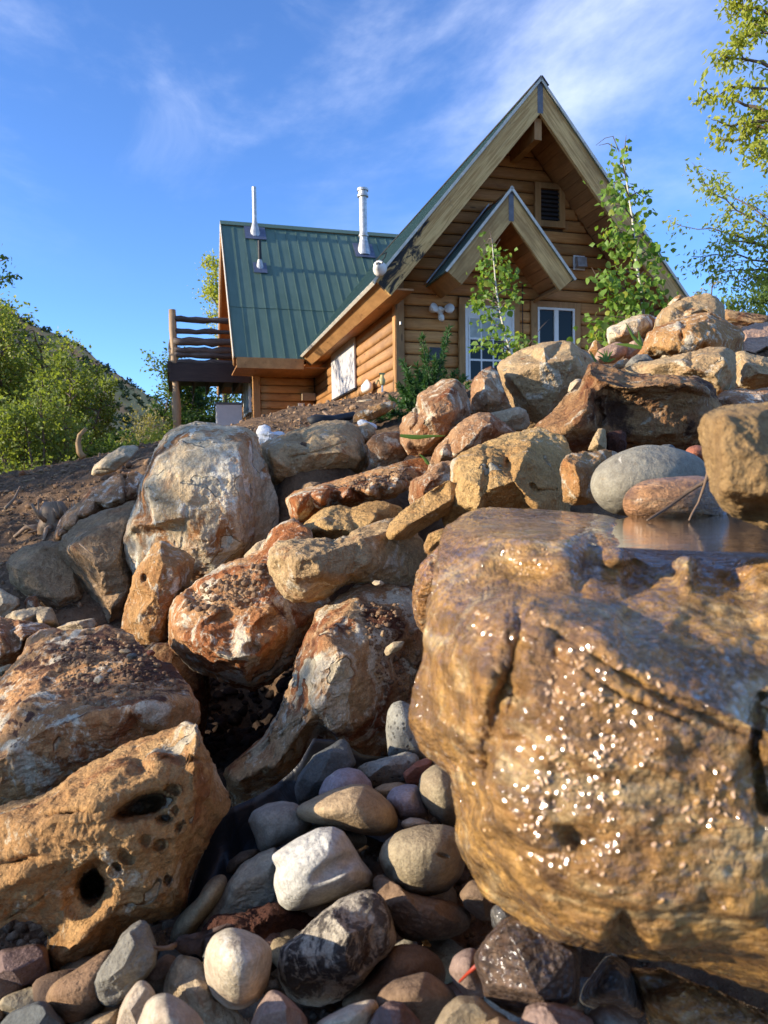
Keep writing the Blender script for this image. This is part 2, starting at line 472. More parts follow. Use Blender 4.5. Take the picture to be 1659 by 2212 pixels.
# ------------------------------------------------------------------ stones
FR = {'O': (0, 0, 1), 'A': (0, 864, .3906), 'B': (540, 810, .3906), 'C': (1026, 594, .3815), 'D': (0, 1458, .3906), 'E': (378, 1404, .3906), 'F': (324, 1755, .4557), 'G': (864, 1026, .4792), 'H': (864, 1620, .4792), 'I': (1242, 621, .2513), 'J': (486, 810, .2604), 'K': (0, 1161, .2669), 'L': (0, 1944, .3581), 'M': (810, 1890, .5117)}
def fr(k, pts):
    ox, oy, s = FR[k]
    return [(ox + p[0] * s, oy + p[1] * s) + tuple(p[2:]) for p in pts]
def vnormals(V, F):
    N = np.zeros_like(V)
    for f in F:
        n = np.cross(V[f[:, 2]] - V[f[:, 0]], V[f[:, -1 if f.shape[1] == 4 else 1]] - V[f[:, 0]] if f.shape[1] == 4 else V[f[:, 1]] - V[f[:, 0]])
        if f.shape[1] == 4: n = np.cross(V[f[:, 2]] - V[f[:, 0]], V[f[:, 3]] - V[f[:, 1]])
        else: n = np.cross(V[f[:, 1]] - V[f[:, 0]], V[f[:, 2]] - V[f[:, 0]])
        for k in range(f.shape[1]): np.add.at(N, f[:, k], n)
    return N / np.maximum(np.linalg.norm(N, axis=1), 1e-12)[:, None]
def pl_interp(pts, vals, Q):
    """piecewise linear over the Delaunay triangles of pts"""
    res = delaunay_2d_cdt([Vector((p[0], p[1])) for p in pts], [], [], 0, 1e-4)
    vs, tris, orig = res[0], res[2], res[3]
    vv = np.array([vals[o[0]] if o else 0.0 for o in orig]); vs = np.array([(a.x, a.y) for a in vs])
    out = np.zeros(len(Q)); best = np.full(len(Q), -9.0)
    for tr in tris:
        a, b, c = vs[list(tr)]
        det = (b[1]-c[1])*(a[0]-c[0]) + (c[0]-b[0])*(a[1]-c[1])
        if abs(det) < 1e-9: continue
        l1 = ((b[1]-c[1])*(Q[:,0]-c[0]) + (c[0]-b[0])*(Q[:,1]-c[1])) / det
        l2 = ((c[1]-a[1])*(Q[:,0]-c[0]) + (a[0]-c[0])*(Q[:,1]-c[1])) / det
        l3 = 1 - l1 - l2
        m = np.minimum(np.minimum(l1, l2), l3)
        k = m > best
        L = np.clip(np.stack([l1, l2, l3], 1), 0, 1); L = L / L.sum(1)[:, None]
        out[k] = (L @ vv[list(tr)])[k]; best[k] = m[k]
    return out
def worley(P, seed=0):
    """distance to the nearest jittered cell point"""
    I = np.floor(P).astype(np.int64); best = np.full(len(P), 9.0)
    for dx in (-1, 0, 1):
        for dy in (-1, 0, 1):
            for dz in (-1, 0, 1):
                c = I + np.array([dx, dy, dz])
                h = _hash(c[:, 0], c[:, 1], c[:, 2], seed)
                j = np.stack([(h & 255), ((h >> 8) & 255), ((h >> 16) & 255)], 1) / 255.0
                best = np.minimum(best, ((c + j - P) ** 2).sum(1))
    return np.sqrt(best)
ROCKS = {}
def rock(name, key, outline, Y, T, mat, label, cat='boulder', p=2.6, rough=1.0, nplanes=7, ctrl=None, smooth=0.0, feats=(), group=None, back=0.9, seed=None, res=1.0, absY=False, amp=1.0, plat=None, tpw=0.12, chip=1.0):
    O = fr(key, outline)
    cp = np.array([q[:2] for q in O])
    seed = seed if seed is not None else len(ROCKS) * 13 + 5
    rg = np.random.default_rng(seed)
    x, y = cp[:, 0], cp[:, 1]; xn, yn = np.roll(x, -1), np.roll(y, -1)
    cr = x * yn - xn * y; A = cr.sum() / 2
    c = np.array([((x + xn) * cr).sum(), ((y + yn) * cr).sum()]) / (6 * A)
    Rpx = math.sqrt(abs(A) / math.pi)
    nth = int(np.clip(Rpx * 2.3 * res, 36, 300)); Kf = int(np.clip(Rpx * 0.72 * res, 12, 110)); Kb = max(6, Kf // 4)
    th = np.linspace(0, 2 * math.pi, nth, endpoint=False)
    d = np.stack([np.cos(th), np.sin(th)], 1)
    a = cp - c; e = np.roll(a, -1, 0) - a
    den = d[:, None, 0] * e[None, :, 1] - d[:, None, 1] * e[None, :, 0]
    den = np.where(np.abs(den) < 1e-9, 1e-9, den)
    tt = (a[None, :, 0] * e[None, :, 1] - a[None, :, 1] * e[None, :, 0]) / den
    uu = (a[None, :, 0] * d[:, None, 1] - a[None, :, 1] * d[:, None, 0]) / den
    ok = (tt > 0) & (uu >= -1e-6) & (uu <= 1 + 1e-6)
    r = np.where(ok, tt, 0).max(1)
    r = np.where(r < 1, Rpx * 0.5, r)
    sg = (0.4 + smooth * nth / 26.0)
    kk = np.arange(-int(4 * sg) - 1, int(4 * sg) + 2); gk = np.exp(-0.5 * (kk / sg) ** 2); gk /= gk.sum()
    r = sum(g * np.roll(r, k) for g, k in zip(gk, kk))
    Rw = Rpx / FPX * Y
    sf = np.sin(np.linspace(0, math.pi / 2, Kf + 1))[1:] if ctrl is None else np.linspace(0, 1, Kf + 1)[1:] ** 0.85
    sb = np.sin(np.linspace(math.pi / 2, 0, Kb + 1))[1:-1]
    PX = c[0] + np.concatenate([[0], (sf[:, None] * (r * d[:, 0])[None]).ravel()])
    PY = c[1] + np.concatenate([[0], (sf[:, None] * (r * d[:, 1])[None]).ravel()])
    sv = np.concatenate([[0], np.repeat(sf, nth)])
    if ctrl is None:
        dd = np.maximum(1 - sv ** p, 0) ** (1 / p)
        q = np.stack([(PX - c[0]) / Rpx, -(PY - c[1]) / Rpx, dd * T / Rw], 1)
        for i in range(nplanes):
            ang = 2 * math.pi * (i + rg.uniform(-.4, .4)) / nplanes
            nzc = rg.uniform(0.35, 0.95)
            n = np.array([math.cos(ang) * math.sqrt(1 - nzc ** 2), math.sin(ang) * math.sqrt(1 - nzc ** 2), nzc])
            sup = (q @ n).max()
            h = sup * rg.uniform(0.70, 0.90)
            ex = np.maximum(q @ n - h, 0)
            fall = np.clip((1 - sv) * 7, 0, 1)
            q = q - (ex * fall)[:, None] * n * 0.93
        PX = c[0] + q[:, 0] * Rpx; PY = c[1] - q[:, 1] * Rpx
        D = Y - q[:, 2] * Rw
        Yo = np.full(nth, Y)
    else:
        C2 = fr(key, ctrl)
        pts = [(o[0], o[1]) for o in O] + [(o[0], o[1]) for o in C2]
        vals = [(o[2] if len(o) > 2 else (Y if absY else 0.0)) for o in O] + [o[2] for o in C2]
        Qn = np.stack([PX, PY], 1)
        dv = pl_interp(pts, vals, Qn)
        dt = tps((np.array(pts) - c) / Rpx, np.array(vals), 0.004)((Qn - c) / Rpx)
        lo_, hi_ = min(vals), max(vals)
        dv = (1 - tpw) * dv + tpw * np.clip(dt, lo_ - .1 * (hi_ - lo_), hi_ + .1 * (hi_ - lo_))
        D = dv if absY else Y - dv * T
        # soften the facet edges a little
        G = D[1:].reshape(Kf, nth)
        for _ in range(1 if smooth < 0.5 else 5):
            G2 = (np.roll(G, 1, 1) + np.roll(G, -1, 1) + 2 * G) / 4
            G2[1:-1] = (G2[:-2] + G2[2:] + 2 * G2[1:-1]) / 4
            G = G2
        D = np.concatenate([[G[0].mean()], G.ravel()])
        Yo = G[-1]
    ox, oy, fs = FR[key]
    for ft in feats:
        if ft[0] == 'hole':
            _, hx, hy, rx, ry, an, dep = ft
            hx, hy, rx, ry = ox + hx * fs, oy + hy * fs, rx * fs, ry * fs
            ca, sa = math.cos(an), math.sin(an)
            lx = ((PX - hx) * ca + (PY - hy) * sa) / rx; ly = (-(PX - hx) * sa + (PY - hy) * ca) / ry
            e2 = lx * lx + ly * ly
            D = D + dep * np.exp(-e2 ** 2)
        elif ft[0] == 'crease':
            _, line, wd, dep = ft
            L = np.array(fr(key, line)); wd = wd * fs
            best = np.full(len(PX), 1e9)
            for (x0, y0), (x1, y1) in zip(L[:-1], L[1:]):
                vx, vy = x1 - x0, y1 - y0
                u = np.clip(((PX - x0) * vx + (PY - y0) * vy) / (vx * vx + vy * vy), 0, 1)
                best = np.minimum(best, np.hypot(PX - x0 - u * vx, PY - y0 - u * vy))
            best = best * (1 + 0.5 * perlin(np.stack([PX / 14, PY / 14, 0 * PX], 1), seed))
            D = D + dep * np.exp(-(best / wd) ** 2)
    # back half
    bx = c[0] + (sb[:, None] * (r * d[:, 0])[None]).ravel(); by = c[1] + (sb[:, None] * (r * d[:, 1])[None]).ravel()
    bd = (Y + (Yo[None] - Y) * sb[:, None] + T * back * np.maximum(1 - sb[:, None] ** 2.3, 0) ** (1 / 2.3)).ravel()
    PX = np.concatenate([PX, bx, [c[0]]]); PY = np.concatenate([PY, by, [c[1]]]); D = np.concatenate([D, bd, [Y + T * back]])
    V = rays(PX, PY, D)
    rings = Kf + len(sb)
    idx = 1 + np.arange(rings * nth).reshape(rings, nth)
    q = np.stack([idx[:-1], np.roll(idx[:-1], -1, 1), np.roll(idx[1:], -1, 1), idx[1:]], -1).reshape(-1, 4)
    last = len(V) - 1
    t1 = np.stack([np.zeros(nth, int), np.roll(idx[0], -1), idx[0]], 1)
    t2 = np.stack([np.full(nth, last), idx[-1], np.roll(idx[-1], -1)], 1)
    F = [q, np.concatenate([t1, t2])]
    N = vnormals(V, F)
    if ((V - V.mean(0)) * N).sum() < 0:
        F = [f[:, ::-1] for f in F]; N = -N
    Pn = V / Rw + seed * 3.7
    disp = 0.038 * fbm(Pn * 1.5, 3, seed) + 0.015 * fbm(Pn * 4.2, 3, seed + 3, ridged=True) + 0.016 * fbm(Pn * 9, 4, seed + 5, 0.6)
    st = fbm(np.stack([Pn[:, 0] * 1.2, Pn[:, 1] * 1.2, Pn[:, 2] * 7.0], 1), 3, seed + 8, ridged=True)
    disp = disp + 0.010 * st
    if rough >= 0.55:
        Pw = Pn + 0.25 * np.stack([perlin(Pn * 1.7, seed + 41), perlin(Pn * 1.7 + 9, seed + 42), perlin(Pn * 1.7 + 19, seed + 43)], 1)
        disp = disp + chip * (0.075 * (worley(Pw * 1.25, seed) ** 2 - .25) + 0.045 * (worley(Pw * 3.1 + 5, seed + 1) ** 2 - .25))
    if rough < 0.4: disp = 0.05 * fbm(Pn * 1.1, 2, seed) / max(rough, .01) * 0.5 * min(1, rough * 3) + 0.01 * fbm(Pn * 6, 2, seed)
    V = V + N * (disp * Rw * rough * amp)[:, None]
    if plat is not None: V = plat(V)
    loc = np.array([V[:, 0].mean(), V[:, 1].mean(), V[:, 2].min()])
    me = mesh_np(name, V - loc, F, mat)
    o = link(name, me, None, loc)
    tag(o, label, cat, group)
    ROCKS[label] = o
    return o
# ------------------------------------------------------------------ stone materials
M_PALE = rock_mat('pale_limestone', (0.651, 0.567, 0.430), (0.557, 0.430, 0.273), white=(0.780, 0.745, 0.651), wa=0.58, ra=0.6, rust=(0.38, 0.18, 0.07), da=0.05, sc=6.0, fa=.42, frac=(0.50, 0.45, 0.35), bd=.021)
M_GREYB = rock_mat('grey_boulder', (0.54, 0.42, 0.28), (0.36, 0.27, 0.175), wa=0.25, ra=0.35, bd=.030, warm=(1.18, 1.0, 0.82), rust=(0.22, 0.13, 0.08), da=0.2, sc=6.0, bump=1.3)
M_LEDGE = rock_mat('white_streaked_ledge', (0.506, 0.310, 0.172), (0.380, 0.196, 0.098), white=(0.759, 0.644, 0.540), wa=0.6, ra=0.4, da=0.08, sc=9, layers=0.8, bd=.021)
M_ORANGE = rock_mat('orange_stone', (0.48, 0.28, 0.12), (0.40, 0.21, 0.085), wa=0.58, ra=0.42, rust=(0.29, 0.115, 0.04), da=0.12, sc=10.0, bd=.021)
M_RUST = rock_mat('rusty_stone', (0.506, 0.308, 0.154), (0.440, 0.220, 0.094), wa=0.62, ra=0.7, rust=(0.31, 0.115, 0.04), da=0.34, dirt=(0.11, 0.042, 0.022), sc=8, bump=1.2, fa=.15)
M_RUST2 = rock_mat('rusty_block', (0.506, 0.345, 0.196), (0.391, 0.207, 0.098), wa=0.58, ra=0.6, rust=(0.25, 0.09, 0.037), da=0.45, dirt=(0.10, 0.037, 0.02), sc=7.5, bump=1.3, fa=.36, frac=(0.46, 0.40, 0.30))
M_GOLD = rock_mat('golden_sandstone', (0.578, 0.389, 0.179), (0.483, 0.294, 0.121), wa=0.38, ra=0.3, rust=(0.32, 0.15, 0.05), da=0.06, sc=7.0, bump=1.15, fa=.12, bd=.021)
M_DIRTTOP = rock_mat('dirt_topped_stone', (0.529, 0.310, 0.149), (0.425, 0.224, 0.103), wa=0.62, ra=0.40, da=0.16, topdirt=0.19, dirt=(0.105, 0.05, 0.032), sc=7, layers=0.6, fa=.12)
M_HOLED = rock_mat('holed_ochre_stone', (0.529, 0.333, 0.155), (0.425, 0.241, 0.103), white=(0.644, 0.552, 0.414), wa=0.42, ra=0.45, rust=(0.30, 0.135, 0.055), da=0.08, sc=9, layers=0.7, pits=0.2, bump=1.2, fa=.08)
M_DARKFACE = rock_mat('earth_stained_stone', (0.506, 0.330, 0.171), (0.363, 0.198, 0.094), wa=0.42, ra=0.6, rust=(0.21, 0.085, 0.037), da=0.5, dirt=(0.085, 0.042, 0.025), sc=6, bump=1.4, bd=.021)
M_TAN = rock_mat('tan_stone', (0.540, 0.397, 0.230), (0.448, 0.310, 0.172), wa=0.42, ra=0.3, da=0.14, sc=8.0, fa=.15, bd=.021)
M_BROWNW = rock_mat('brown_white_stone', (0.456, 0.282, 0.162), (0.348, 0.192, 0.102), wa=0.58, ra=0.45, da=0.22, sc=9.0, fa=.1, bd=.021)
M_PINK = rock_mat('pinkish_stone', (0.46, 0.33, 0.26), (0.38, 0.255, 0.20), wa=0.18, ra=0.2, da=0.1, sc=4.0, bump=0.8)
M_SLAB = rock_mat('pale_flat_slab', (0.50, 0.42, 0.31), (0.43, 0.345, 0.23), wa=0.15, ra=0.12, da=0.05, sc=6.0, bump=0.7)
def pebble_mat(name, A, B, wa=0.0, ra=0.0, pits=0.0, sc=14.0, white=(0.6, 0.56, 0.5), rust=(0.25, 0.11, 0.05), grain=0.85, bump=0.55, da=0.12, layers=0.0, fa=0.0):
    return rock_mat(name, A, B, white=white, rust=rust, wa=wa, ra=ra, da=da, sc=sc, grain=grain, bump=bump, pits=pits, layers=layers, warm=(1.0, .985, .91), fa=fa)
P_WHITE = pebble_mat('white_cobble', (0.50, 0.49, 0.47), (0.41, 0.40, 0.385), wa=0.25)
P_EGG = pebble_mat('cream_cobble', (0.52, 0.45, 0.35), (0.40, 0.32, 0.25), wa=0.3, ra=.15, rust=(.33,.23,.16))
P_TAN = pebble_mat('tan_cobble', (0.40, 0.29, 0.18), (0.33, 0.23, 0.14), ra=0.15, rust=(0.30, 0.15, 0.06))
P_TAN2 = pebble_mat('olive_tan_cobble', (0.33, 0.27, 0.18), (0.27, 0.21, 0.14), pits=0.12)
P_GREY = pebble_mat('grey_cobble', (0.36, 0.33, 0.29), (0.29, 0.27, 0.24), wa=0.1)
P_PORE = pebble_mat('porous_grey_cobble', (0.34, 0.33, 0.29), (0.28, 0.27, 0.24), pits=0.9)
P_SLATE = pebble_mat('slate_cobble', (0.14, 0.145, 0.145), (0.10, 0.105, 0.105), wa=0.12, white=(0.32, 0.28, 0.24))
P_LAV = pebble_mat('lavender_cobble', (0.40, 0.34, 0.36), (0.32, 0.265, 0.29), wa=0.12)
P_BRICK = pebble_mat('brick_red_cobble', (0.36, 0.13, 0.075), (0.28, 0.10, 0.06), wa=0.05, bump=0.5)
P_BRN = pebble_mat('brown_cobble', (0.22, 0.15, 0.10), (0.17, 0.11, 0.075), wa=0.1, white=(0.4, 0.33, 0.25))
P_PURP = pebble_mat('purple_brown_cobble', (0.20, 0.135, 0.12), (0.155, 0.10, 0.095), wa=0.08, white=(0.36, 0.28, 0.25), bump=0.6)
P_POREB = pebble_mat('porous_brown_cobble', (0.30, 0.19, 0.11), (0.23, 0.14, 0.085), pits=0.5, bump=0.8)
P_DARK = pebble_mat('dark_mottled_cobble', (0.11, 0.095, 0.085), (0.065, 0.055, 0.05), wa=0.72, white=(0.46, 0.41, 0.34), sc=16, bump=1.0, grain=0.9)
P_ANG = pebble_mat('grey_angular_cobble', (0.25, 0.235, 0.205), (0.20, 0.185, 0.16), wa=0.12, white=(0.36, 0.33, 0.28), bump=1.0, grain=0.9)
P_MOT = pebble_mat('mottled_white_rust_cobble', (0.48, 0.41, 0.32), (0.40, 0.30, 0.20), ra=0.45, rust=(0.26, 0.12, 0.06), wa=0.3, bump=0.9, sc=11)
P_SLABP = pebble_mat('pale_split_cobble', (0.46, 0.41, 0.32), (0.40, 0.34, 0.26), ra=0.08, bump=0.6)
P_EARTH = pebble_mat('red_earth_clod', (0.13, 0.05, 0.032), (0.085, 0.034, 0.024), bump=2.0, grain=1.0)
P_ROSE = pebble_mat('rose_cobble', (0.31, 0.225, 0.19), (0.25, 0.175, 0.15), wa=0.15)
M_SHADETONE = rock_mat('shade_toned_sandstone', (0.36, 0.245, 0.12), (0.28, 0.18, 0.085), wa=0.2, ra=0.2, da=0.1, sc=7)  # darker tone paints in the shade on the stone over the pool
def wetmat(name, A, B, C, rough=0.055, rip=1.0, sc=7.0, glint=1.0):
    t = NT(name); v = t.coord()
    n1 = t.noise(v, sc, 7, 0.62, 0.7); n2 = t.noise(t.coord(scale=(1, 1, 2.4)), sc * 1.5 + 1, 7, 0.65, 1.0)
    col = t.mix(t.rng(n1, 0.35, 0.65), A, B)
    col = t.mix(t.rng(n2, 0.52, 0.66), col, C)
    n3 = t.noise(v, 60.0, 6, 0.7)
    col = t.mix(0.75, col, t.mix(t.rng(n3, 0.32, 0.68), (0.40, 0.36, 0.32), (1.4, 1.36, 1.25)), 'MULTIPLY')
    n4 = t.noise(t.coord(scale=(1.2, 1, .8)), sc * 0.9 + 3, 6, 0.6, 0.8)
    col = t.mix(t.rng(n4, 0.62, 0.70, 0, 0.8), col, (0.10, 0.05, 0.025))
    n5 = t.noise(t.coord(scale=(1.5, 1.0, 5.0)), sc * 1.3, 6, 0.6, 0.9)
    col = t.mix(t.rng(n5, 0.5, 0.62, 0, 0.7), col, tuple(x * 0.45 for x in B))
    h = t.math('ADD', t.math('MULTIPLY', t.noise(v, 26.0, 8, 0.66), 1.0), t.math('MULTIPLY', t.noise(v, 130.0, 5, 0.6), 0.40))
    h = t.math('ADD', h, t.math('MULTIPLY', n5, 0.8))
    nb = t.bump(h, 1.0, 0.013)
    t.setp(color=col, rough=0.5, spec=0.4, normal=nb, coat=1.0, coatr=rough)
    rp = t.math('ADD', t.math('ADD', t.math('MULTIPLY', t.noise(v, 150.0, 0, 0.4, 0.3), 0.75), t.math('MULTIPLY', t.noise(v, 60.0, 0, 0.4, 0.2), 0.9)), t.math('MULTIPLY', t.noise(v, 17.0, 2, 0.5), 1.3))
    cn = t.bump(rp, 1.0, 0.008 * glint)
    t.l.new(cn, t.b.inputs['Coat Normal'])
    t.b.inputs['Coat IOR'].default_value = 1.38
    return t.m
W_ROCK = wetmat('wet_golden_rock', (0.46, 0.255, 0.07), (0.28, 0.14, 0.042), (0.52, 0.37, 0.18))
W_SLAB = wetmat('wet_orange_slab', (0.44, 0.21, 0.055), (0.33, 0.16, 0.05), (0.50, 0.36, 0.2), sc=16)
W_BRN = wetmat('wet_brown_cobble', (0.17, 0.105, 0.065), (0.115, 0.07, 0.05), (0.22, 0.15, 0.10), sc=20, rough=0.22)
W_GREY = wetmat('wet_grey_cobble', (0.16, 0.155, 0.145), (0.11, 0.105, 0.10), (0.24, 0.22, 0.19), sc=20, rough=0.2)
W_RED = wetmat('wet_brown_river_stone', (0.40, 0.205, 0.085), (0.31, 0.155, 0.07), (0.44, 0.27, 0.14), sc=14, rough=0.3, glint=0.15)
bpy.data.materials['wet_brown_river_stone'].node_tree.nodes['Principled BSDF'].inputs['Coat Weight'].default_value = 0.35
# ------------------------------------------------------------------ the boulders
rock('boulder','A',[(690,770),(745,600),(790,420),(850,290),(920,190),(1000,140),(1090,125),(1250,140),(1370,150),(1425,190),(1450,300),(1500,450),(1540,600),(1530,760),(1400,850),(1300,950),(1180,1040),(1060,1060),(900,1060),(740,1000),(700,900)],2.9,.30,M_PALE,'tall pale limestone boulder with rust streaks standing upright below the balcony',
     ctrl=[(820,450,.75),(870,330,.6),(1000,230,.6),(1200,230,.7),(1320,250,.7),(1330,420,.8),(1310,600,.85),(1330,800,.7),(1080,450,.9),(1100,760,.9),(740,690,.6),(860,690,.85),(1010,650,.95),(760,735,.35),(880,728,.55),(1020,690,.75),(1440,560,.3),(1420,750,.25),(900,900,.55),(1200,950,.6),(780,880,.35)],
     feats=[('hole',1240,760,38,60,.1,.02),('crease',[(1030,600),(1020,720),(1000,860)],12,.015)],res=1.25,chip=.25,amp=.7)
rock('boulder','A',[(320,840),(350,760),(450,670),(600,610),(745,560),(800,600),(810,900),(770,1000),(735,1150),(690,1270),(600,1300),(530,1270),(505,1100),(440,1000),(370,930)],3.1,.32,M_GREYB,'big rough grey boulder leaning on the tall pale boulder',
     ctrl=[(400,820,.7),(560,720,.6),(700,680,.5),(520,900,.9),(650,880,.8),(560,1010,.75),(560,1080,.55),(620,1150,.7),(700,1050,.55),(600,1240,.5)])
rock('boulder','A',[(40,900),(60,860),(150,810),(250,785),(340,790),(430,880),(520,1040),(530,1150),(520,1230),(420,1250),(340,1240),(230,1160),(130,1070),(60,1000)],3.25,.30,M_GREYB,'rounded grey boulder with reddish crown at the foot of the soil bank',p=2.3,nplanes=5)
rock('boulder','A',[(290,770),(310,700),(370,620),(430,570),(500,490),(590,440),(660,410),(745,402),(790,420),(790,540),(700,590),(600,630),(480,680),(400,730),(330,790)],3.5,.24,M_LEDGE,'low white streaked ledge stone on top of the grey boulder',
     ctrl=[(420,640,.5),(520,560,.6),(620,500,.5),(690,470,.6),(740,440,.1),(600,570,.9),(500,620,.95),(420,690,.9),(340,740,.7),(690,540,.8),(750,500,.5)],feats=[('crease',[(690,430),(700,500),(690,560)],10,.05)])
rock('flat_stone','A',[(500,420),(520,360),(600,300),(680,255),(740,250),(775,265),(720,330),(640,390),(570,415)],4.7,.18,M_SLAB,'flat tan slab half buried in the dark soil bank','stone',p=3)
rock('boulder','A',[(670,1280),(700,1120),(740,970),(800,870),(860,790),(890,772),(930,790),(1000,830),(1078,880),(1070,960),(1050,1030),(990,1080),(945,1200),(935,1330),(900,1410),(830,1400),(720,1330)],2.35,.15,M_ORANGE,'slim upright orange stone wedged before the tall pale boulder',
     ctrl=[(760,1000,.7),(830,880,.7),(890,810,.5),(900,900,.9),(985,930,.8),(975,1060,.8),(850,1100,1),(920,1180,.8),(760,1200,.8),(820,1300,.8),(890,1330,.5),(1020,900,.3),(1030,980,.2)],feats=[('hole',800,985,18,24,0,.03)])
rock('boulder','O',[(285,1420),(330,1388),(400,1392),(440,1425),(452,1500),(440,1590),(400,1640),(320,1630),(280,1540)],2.25,.26,M_DARKFACE,'added earth stained boulder blocking the sun under the slim orange stone')  # added to keep the low sun out of the hollow
rock('stone','A',[(-90,1230),(-90,1080),(0,1040),(30,1060),(100,1095),(108,1130),(60,1190),(0,1225)],2.9,.12,M_SLAB,'pale angular stone at the left below the rounded grey boulder','stone',p=3.2)
rock('stone','A',[(10,1215),(60,1170),(170,1150),(285,1143),(310,1190),(328,1245),(300,1270),(200,1270),(100,1260)],2.65,.14,M_SLAB,'wedge shaped tan stone with brown end on the left','stone',ctrl=[(200,1180,.3),(270,1160,.2),(230,1225,.9),(120,1215,.7),(300,1220,.5)])
rock('stone','A',[(130,1120),(150,1090),(200,1080),(230,1150),(200,1180),(150,1170)],2.95,.08,M_BROWNW,'small brown stone tucked under the rounded grey boulder','stone')
rock('boulder','A',[(-110,1230),(0,1200),(100,1215),(250,1240),(340,1275),(300,1310),(200,1340),(150,1360),(130,1430),(60,1480),(0,1500),(-110,1500)],2.35,.2,M_LEDGE,'reddish striped boulder running out of the left edge',
     ctrl=[(0,1300,.8),(130,1310,.9),(200,1280,.4),(60,1270,.3),(60,1400,.8),(0,1420,.8),(110,1380,.7)])
rock('stone','A',[(128,1400),(150,1320),(220,1270),(320,1262),(380,1300),(360,1370),(250,1430)],2.2,.12,M_LEDGE,'rounded reddish white stone behind the dirt covered boulder','stone',p=2.2,nplanes=3)
rock('flat_stone','A',[(300,1265),(380,1230),(520,1205),(540,1240),(500,1290),(400,1300)],2.6,.10,M_SLAB,'thin pale slab lying under the grey boulders','stone',p=3.4)
rock('stone','A',[(-50,1520),(0,1478),(60,1462),(90,1500),(40,1560),(-50,1570)],2.1,.10,M_TAN,'small tan stone beside the reddish striped boulder','stone')
rock('boulder','O',[(-90,1530,0),(-40,1480,-.4),(0,1461,-.5),(40,1420,-.6),(75,1390,-.7),(130,1365,-.9),(190,1352,-1),(240,1350,-1),(275,1370,-.9),(320,1400,-.6),(370,1440,-.3),(405,1480,0),(425,1520,.2),(427,1560,.3),(415,1592,.3),(380,1605,.4),(330,1615,.5),(250,1665,.6),(160,1700,.65),(80,1735,.7),(0,1760,.7),(-90,1790,.6)],1.6,.25,M_DIRTTOP,'wide flat boulder whose sloping top is covered in brown dirt',
     ctrl=[(-60,1660,.95),(0,1640,1),(100,1572,1),(200,1545,.95),(280,1530,.9),(340,1524,.8),(415,1508,.4),(0,1690,.95),(120,1640,.9),(250,1600,.85),(350,1575,.65),(150,1450,.0),(260,1440,-.1),(330,1470,.2),(60,1500,.3)],res=1.1)
rock('boulder','D',[(-150,800,.2),(0,735,-.2),(180,680,-.3),(400,560,-.3),(600,450,-.3),(750,390,-.3),(900,330,-.2),(1000,280,-.1),(1080,252,0),(1112,300,.1),(1145,400,.1),(1192,490,0),(1240,640,-.1),(1252,720,-.1),(1210,760,0),(1170,850,.1),(1120,970,.1),(1060,1080,.1),(1035,1200,.1),(1030,1290,.1),(980,1330,.1),(850,1390,.1),(700,1440,.2),(610,1495,.2),(540,1545,.3),(420,1610,.3),(310,1680,.3),(272,1580,.4),(275,1500,.4),(265,1440,.4),(180,1365,.5),(60,1345,.5),(-60,1440,.5),(-150,1440,.4)],1.14,.17,M_HOLED,'ochre boulder with two deep dark holes above the cobbles',
     ctrl=[(0,790,.7),(200,720,.6),(420,610,.6),(640,500,.55),(850,430,.5),(200,850,.95),(500,740,.95),(800,580,.75),(1000,470,.55),(1080,480,.6),(1090,330,.4),(1150,520,.35),(1180,690,.35),(1080,680,.65),(1000,900,.75),(700,950,1),(400,1000,1),(150,1100,1),(600,1280,.85),(850,1250,.75),(960,1150,.6),(430,1480,.75),(330,1560,.65),(560,1440,.6),(-50,1200,.9)],
     feats=[('hole',775,735,145,58,-.32,.13),('hole',510,1150,72,92,0,.20),('hole',470,1230,120,130,0,.04),('hole',400,770,125,22,-.1,.035),('hole',905,795,34,26,0,.035),('hole',945,640,32,16,0,.025),('hole',90,1030,95,32,-.25,.025),('hole',880,940,30,24,.5,.02),('hole',920,1130,24,34,0,.02),('hole',640,1075,18,16,0,.02),('hole',700,1010,40,30,.6,.015),('hole',1000,840,20,14,0,.015),('hole',960,750,16,14,0,.012),('hole',1100,890,26,16,.4,.012),('hole',800,920,26,30,.2,.014),('crease',[(1190,490),(1120,470),(1060,458),(900,452)],9,.012)],res=1.35)
rock('boulder','O',[(363,1364),(369,1313),(383,1286,-.1),(414,1262,-.3),(449,1243,-.4),(480,1223,-.5),(520,1208,-.5),(562,1184,-.6),(586,1149,-.7),(609,1130,-.7),(635,1124,-.7),(670,1150,-.5),(690,1240,-.3),(715,1300,0),(690,1360,0),(650,1410),(600,1462),(550,1492),(508,1486),(450,1458),(400,1425),(366,1395)],2.0,.30,M_RUST,'big rusty orange boulder overhanging the dark hollow',
     ctrl=[(480,1260,.2),(560,1230,.1),(620,1180,-.2),(430,1330,.65),(500,1330,.65),(580,1310,.55),(395,1378,.7),(440,1400,.95),(500,1425,1),(545,1415,1),(600,1370,.8),(645,1345,.4),(530,1460,.55),(590,1430,.5),(460,1435,.7),(540,1360,.9)],feats=[('hole',430,1290,26,18,.4,.06),('hole',545,1400,16,12,0,.03),('hole',575,1345,30,12,-.6,.04),('hole',470,1340,34,12,-.4,.03)],res=1.2,back=2.0)
rock('boulder','B',[(240,900),(270,850),(330,790),(400,740),(480,725),(560,735),(640,705),(740,700),(800,720),(845,745),(830,800),(760,860),(640,920),(540,940),(420,950),(310,950)],2.35,.20,M_GOLD,'rounded tan and grey boulder behind the broken slab',
     ctrl=[(400,800,.7),(340,850,.6),(440,850,.9),(560,790,.5),(700,760,.4),(540,860,.9),(690,800,.7),(600,890,.8)])
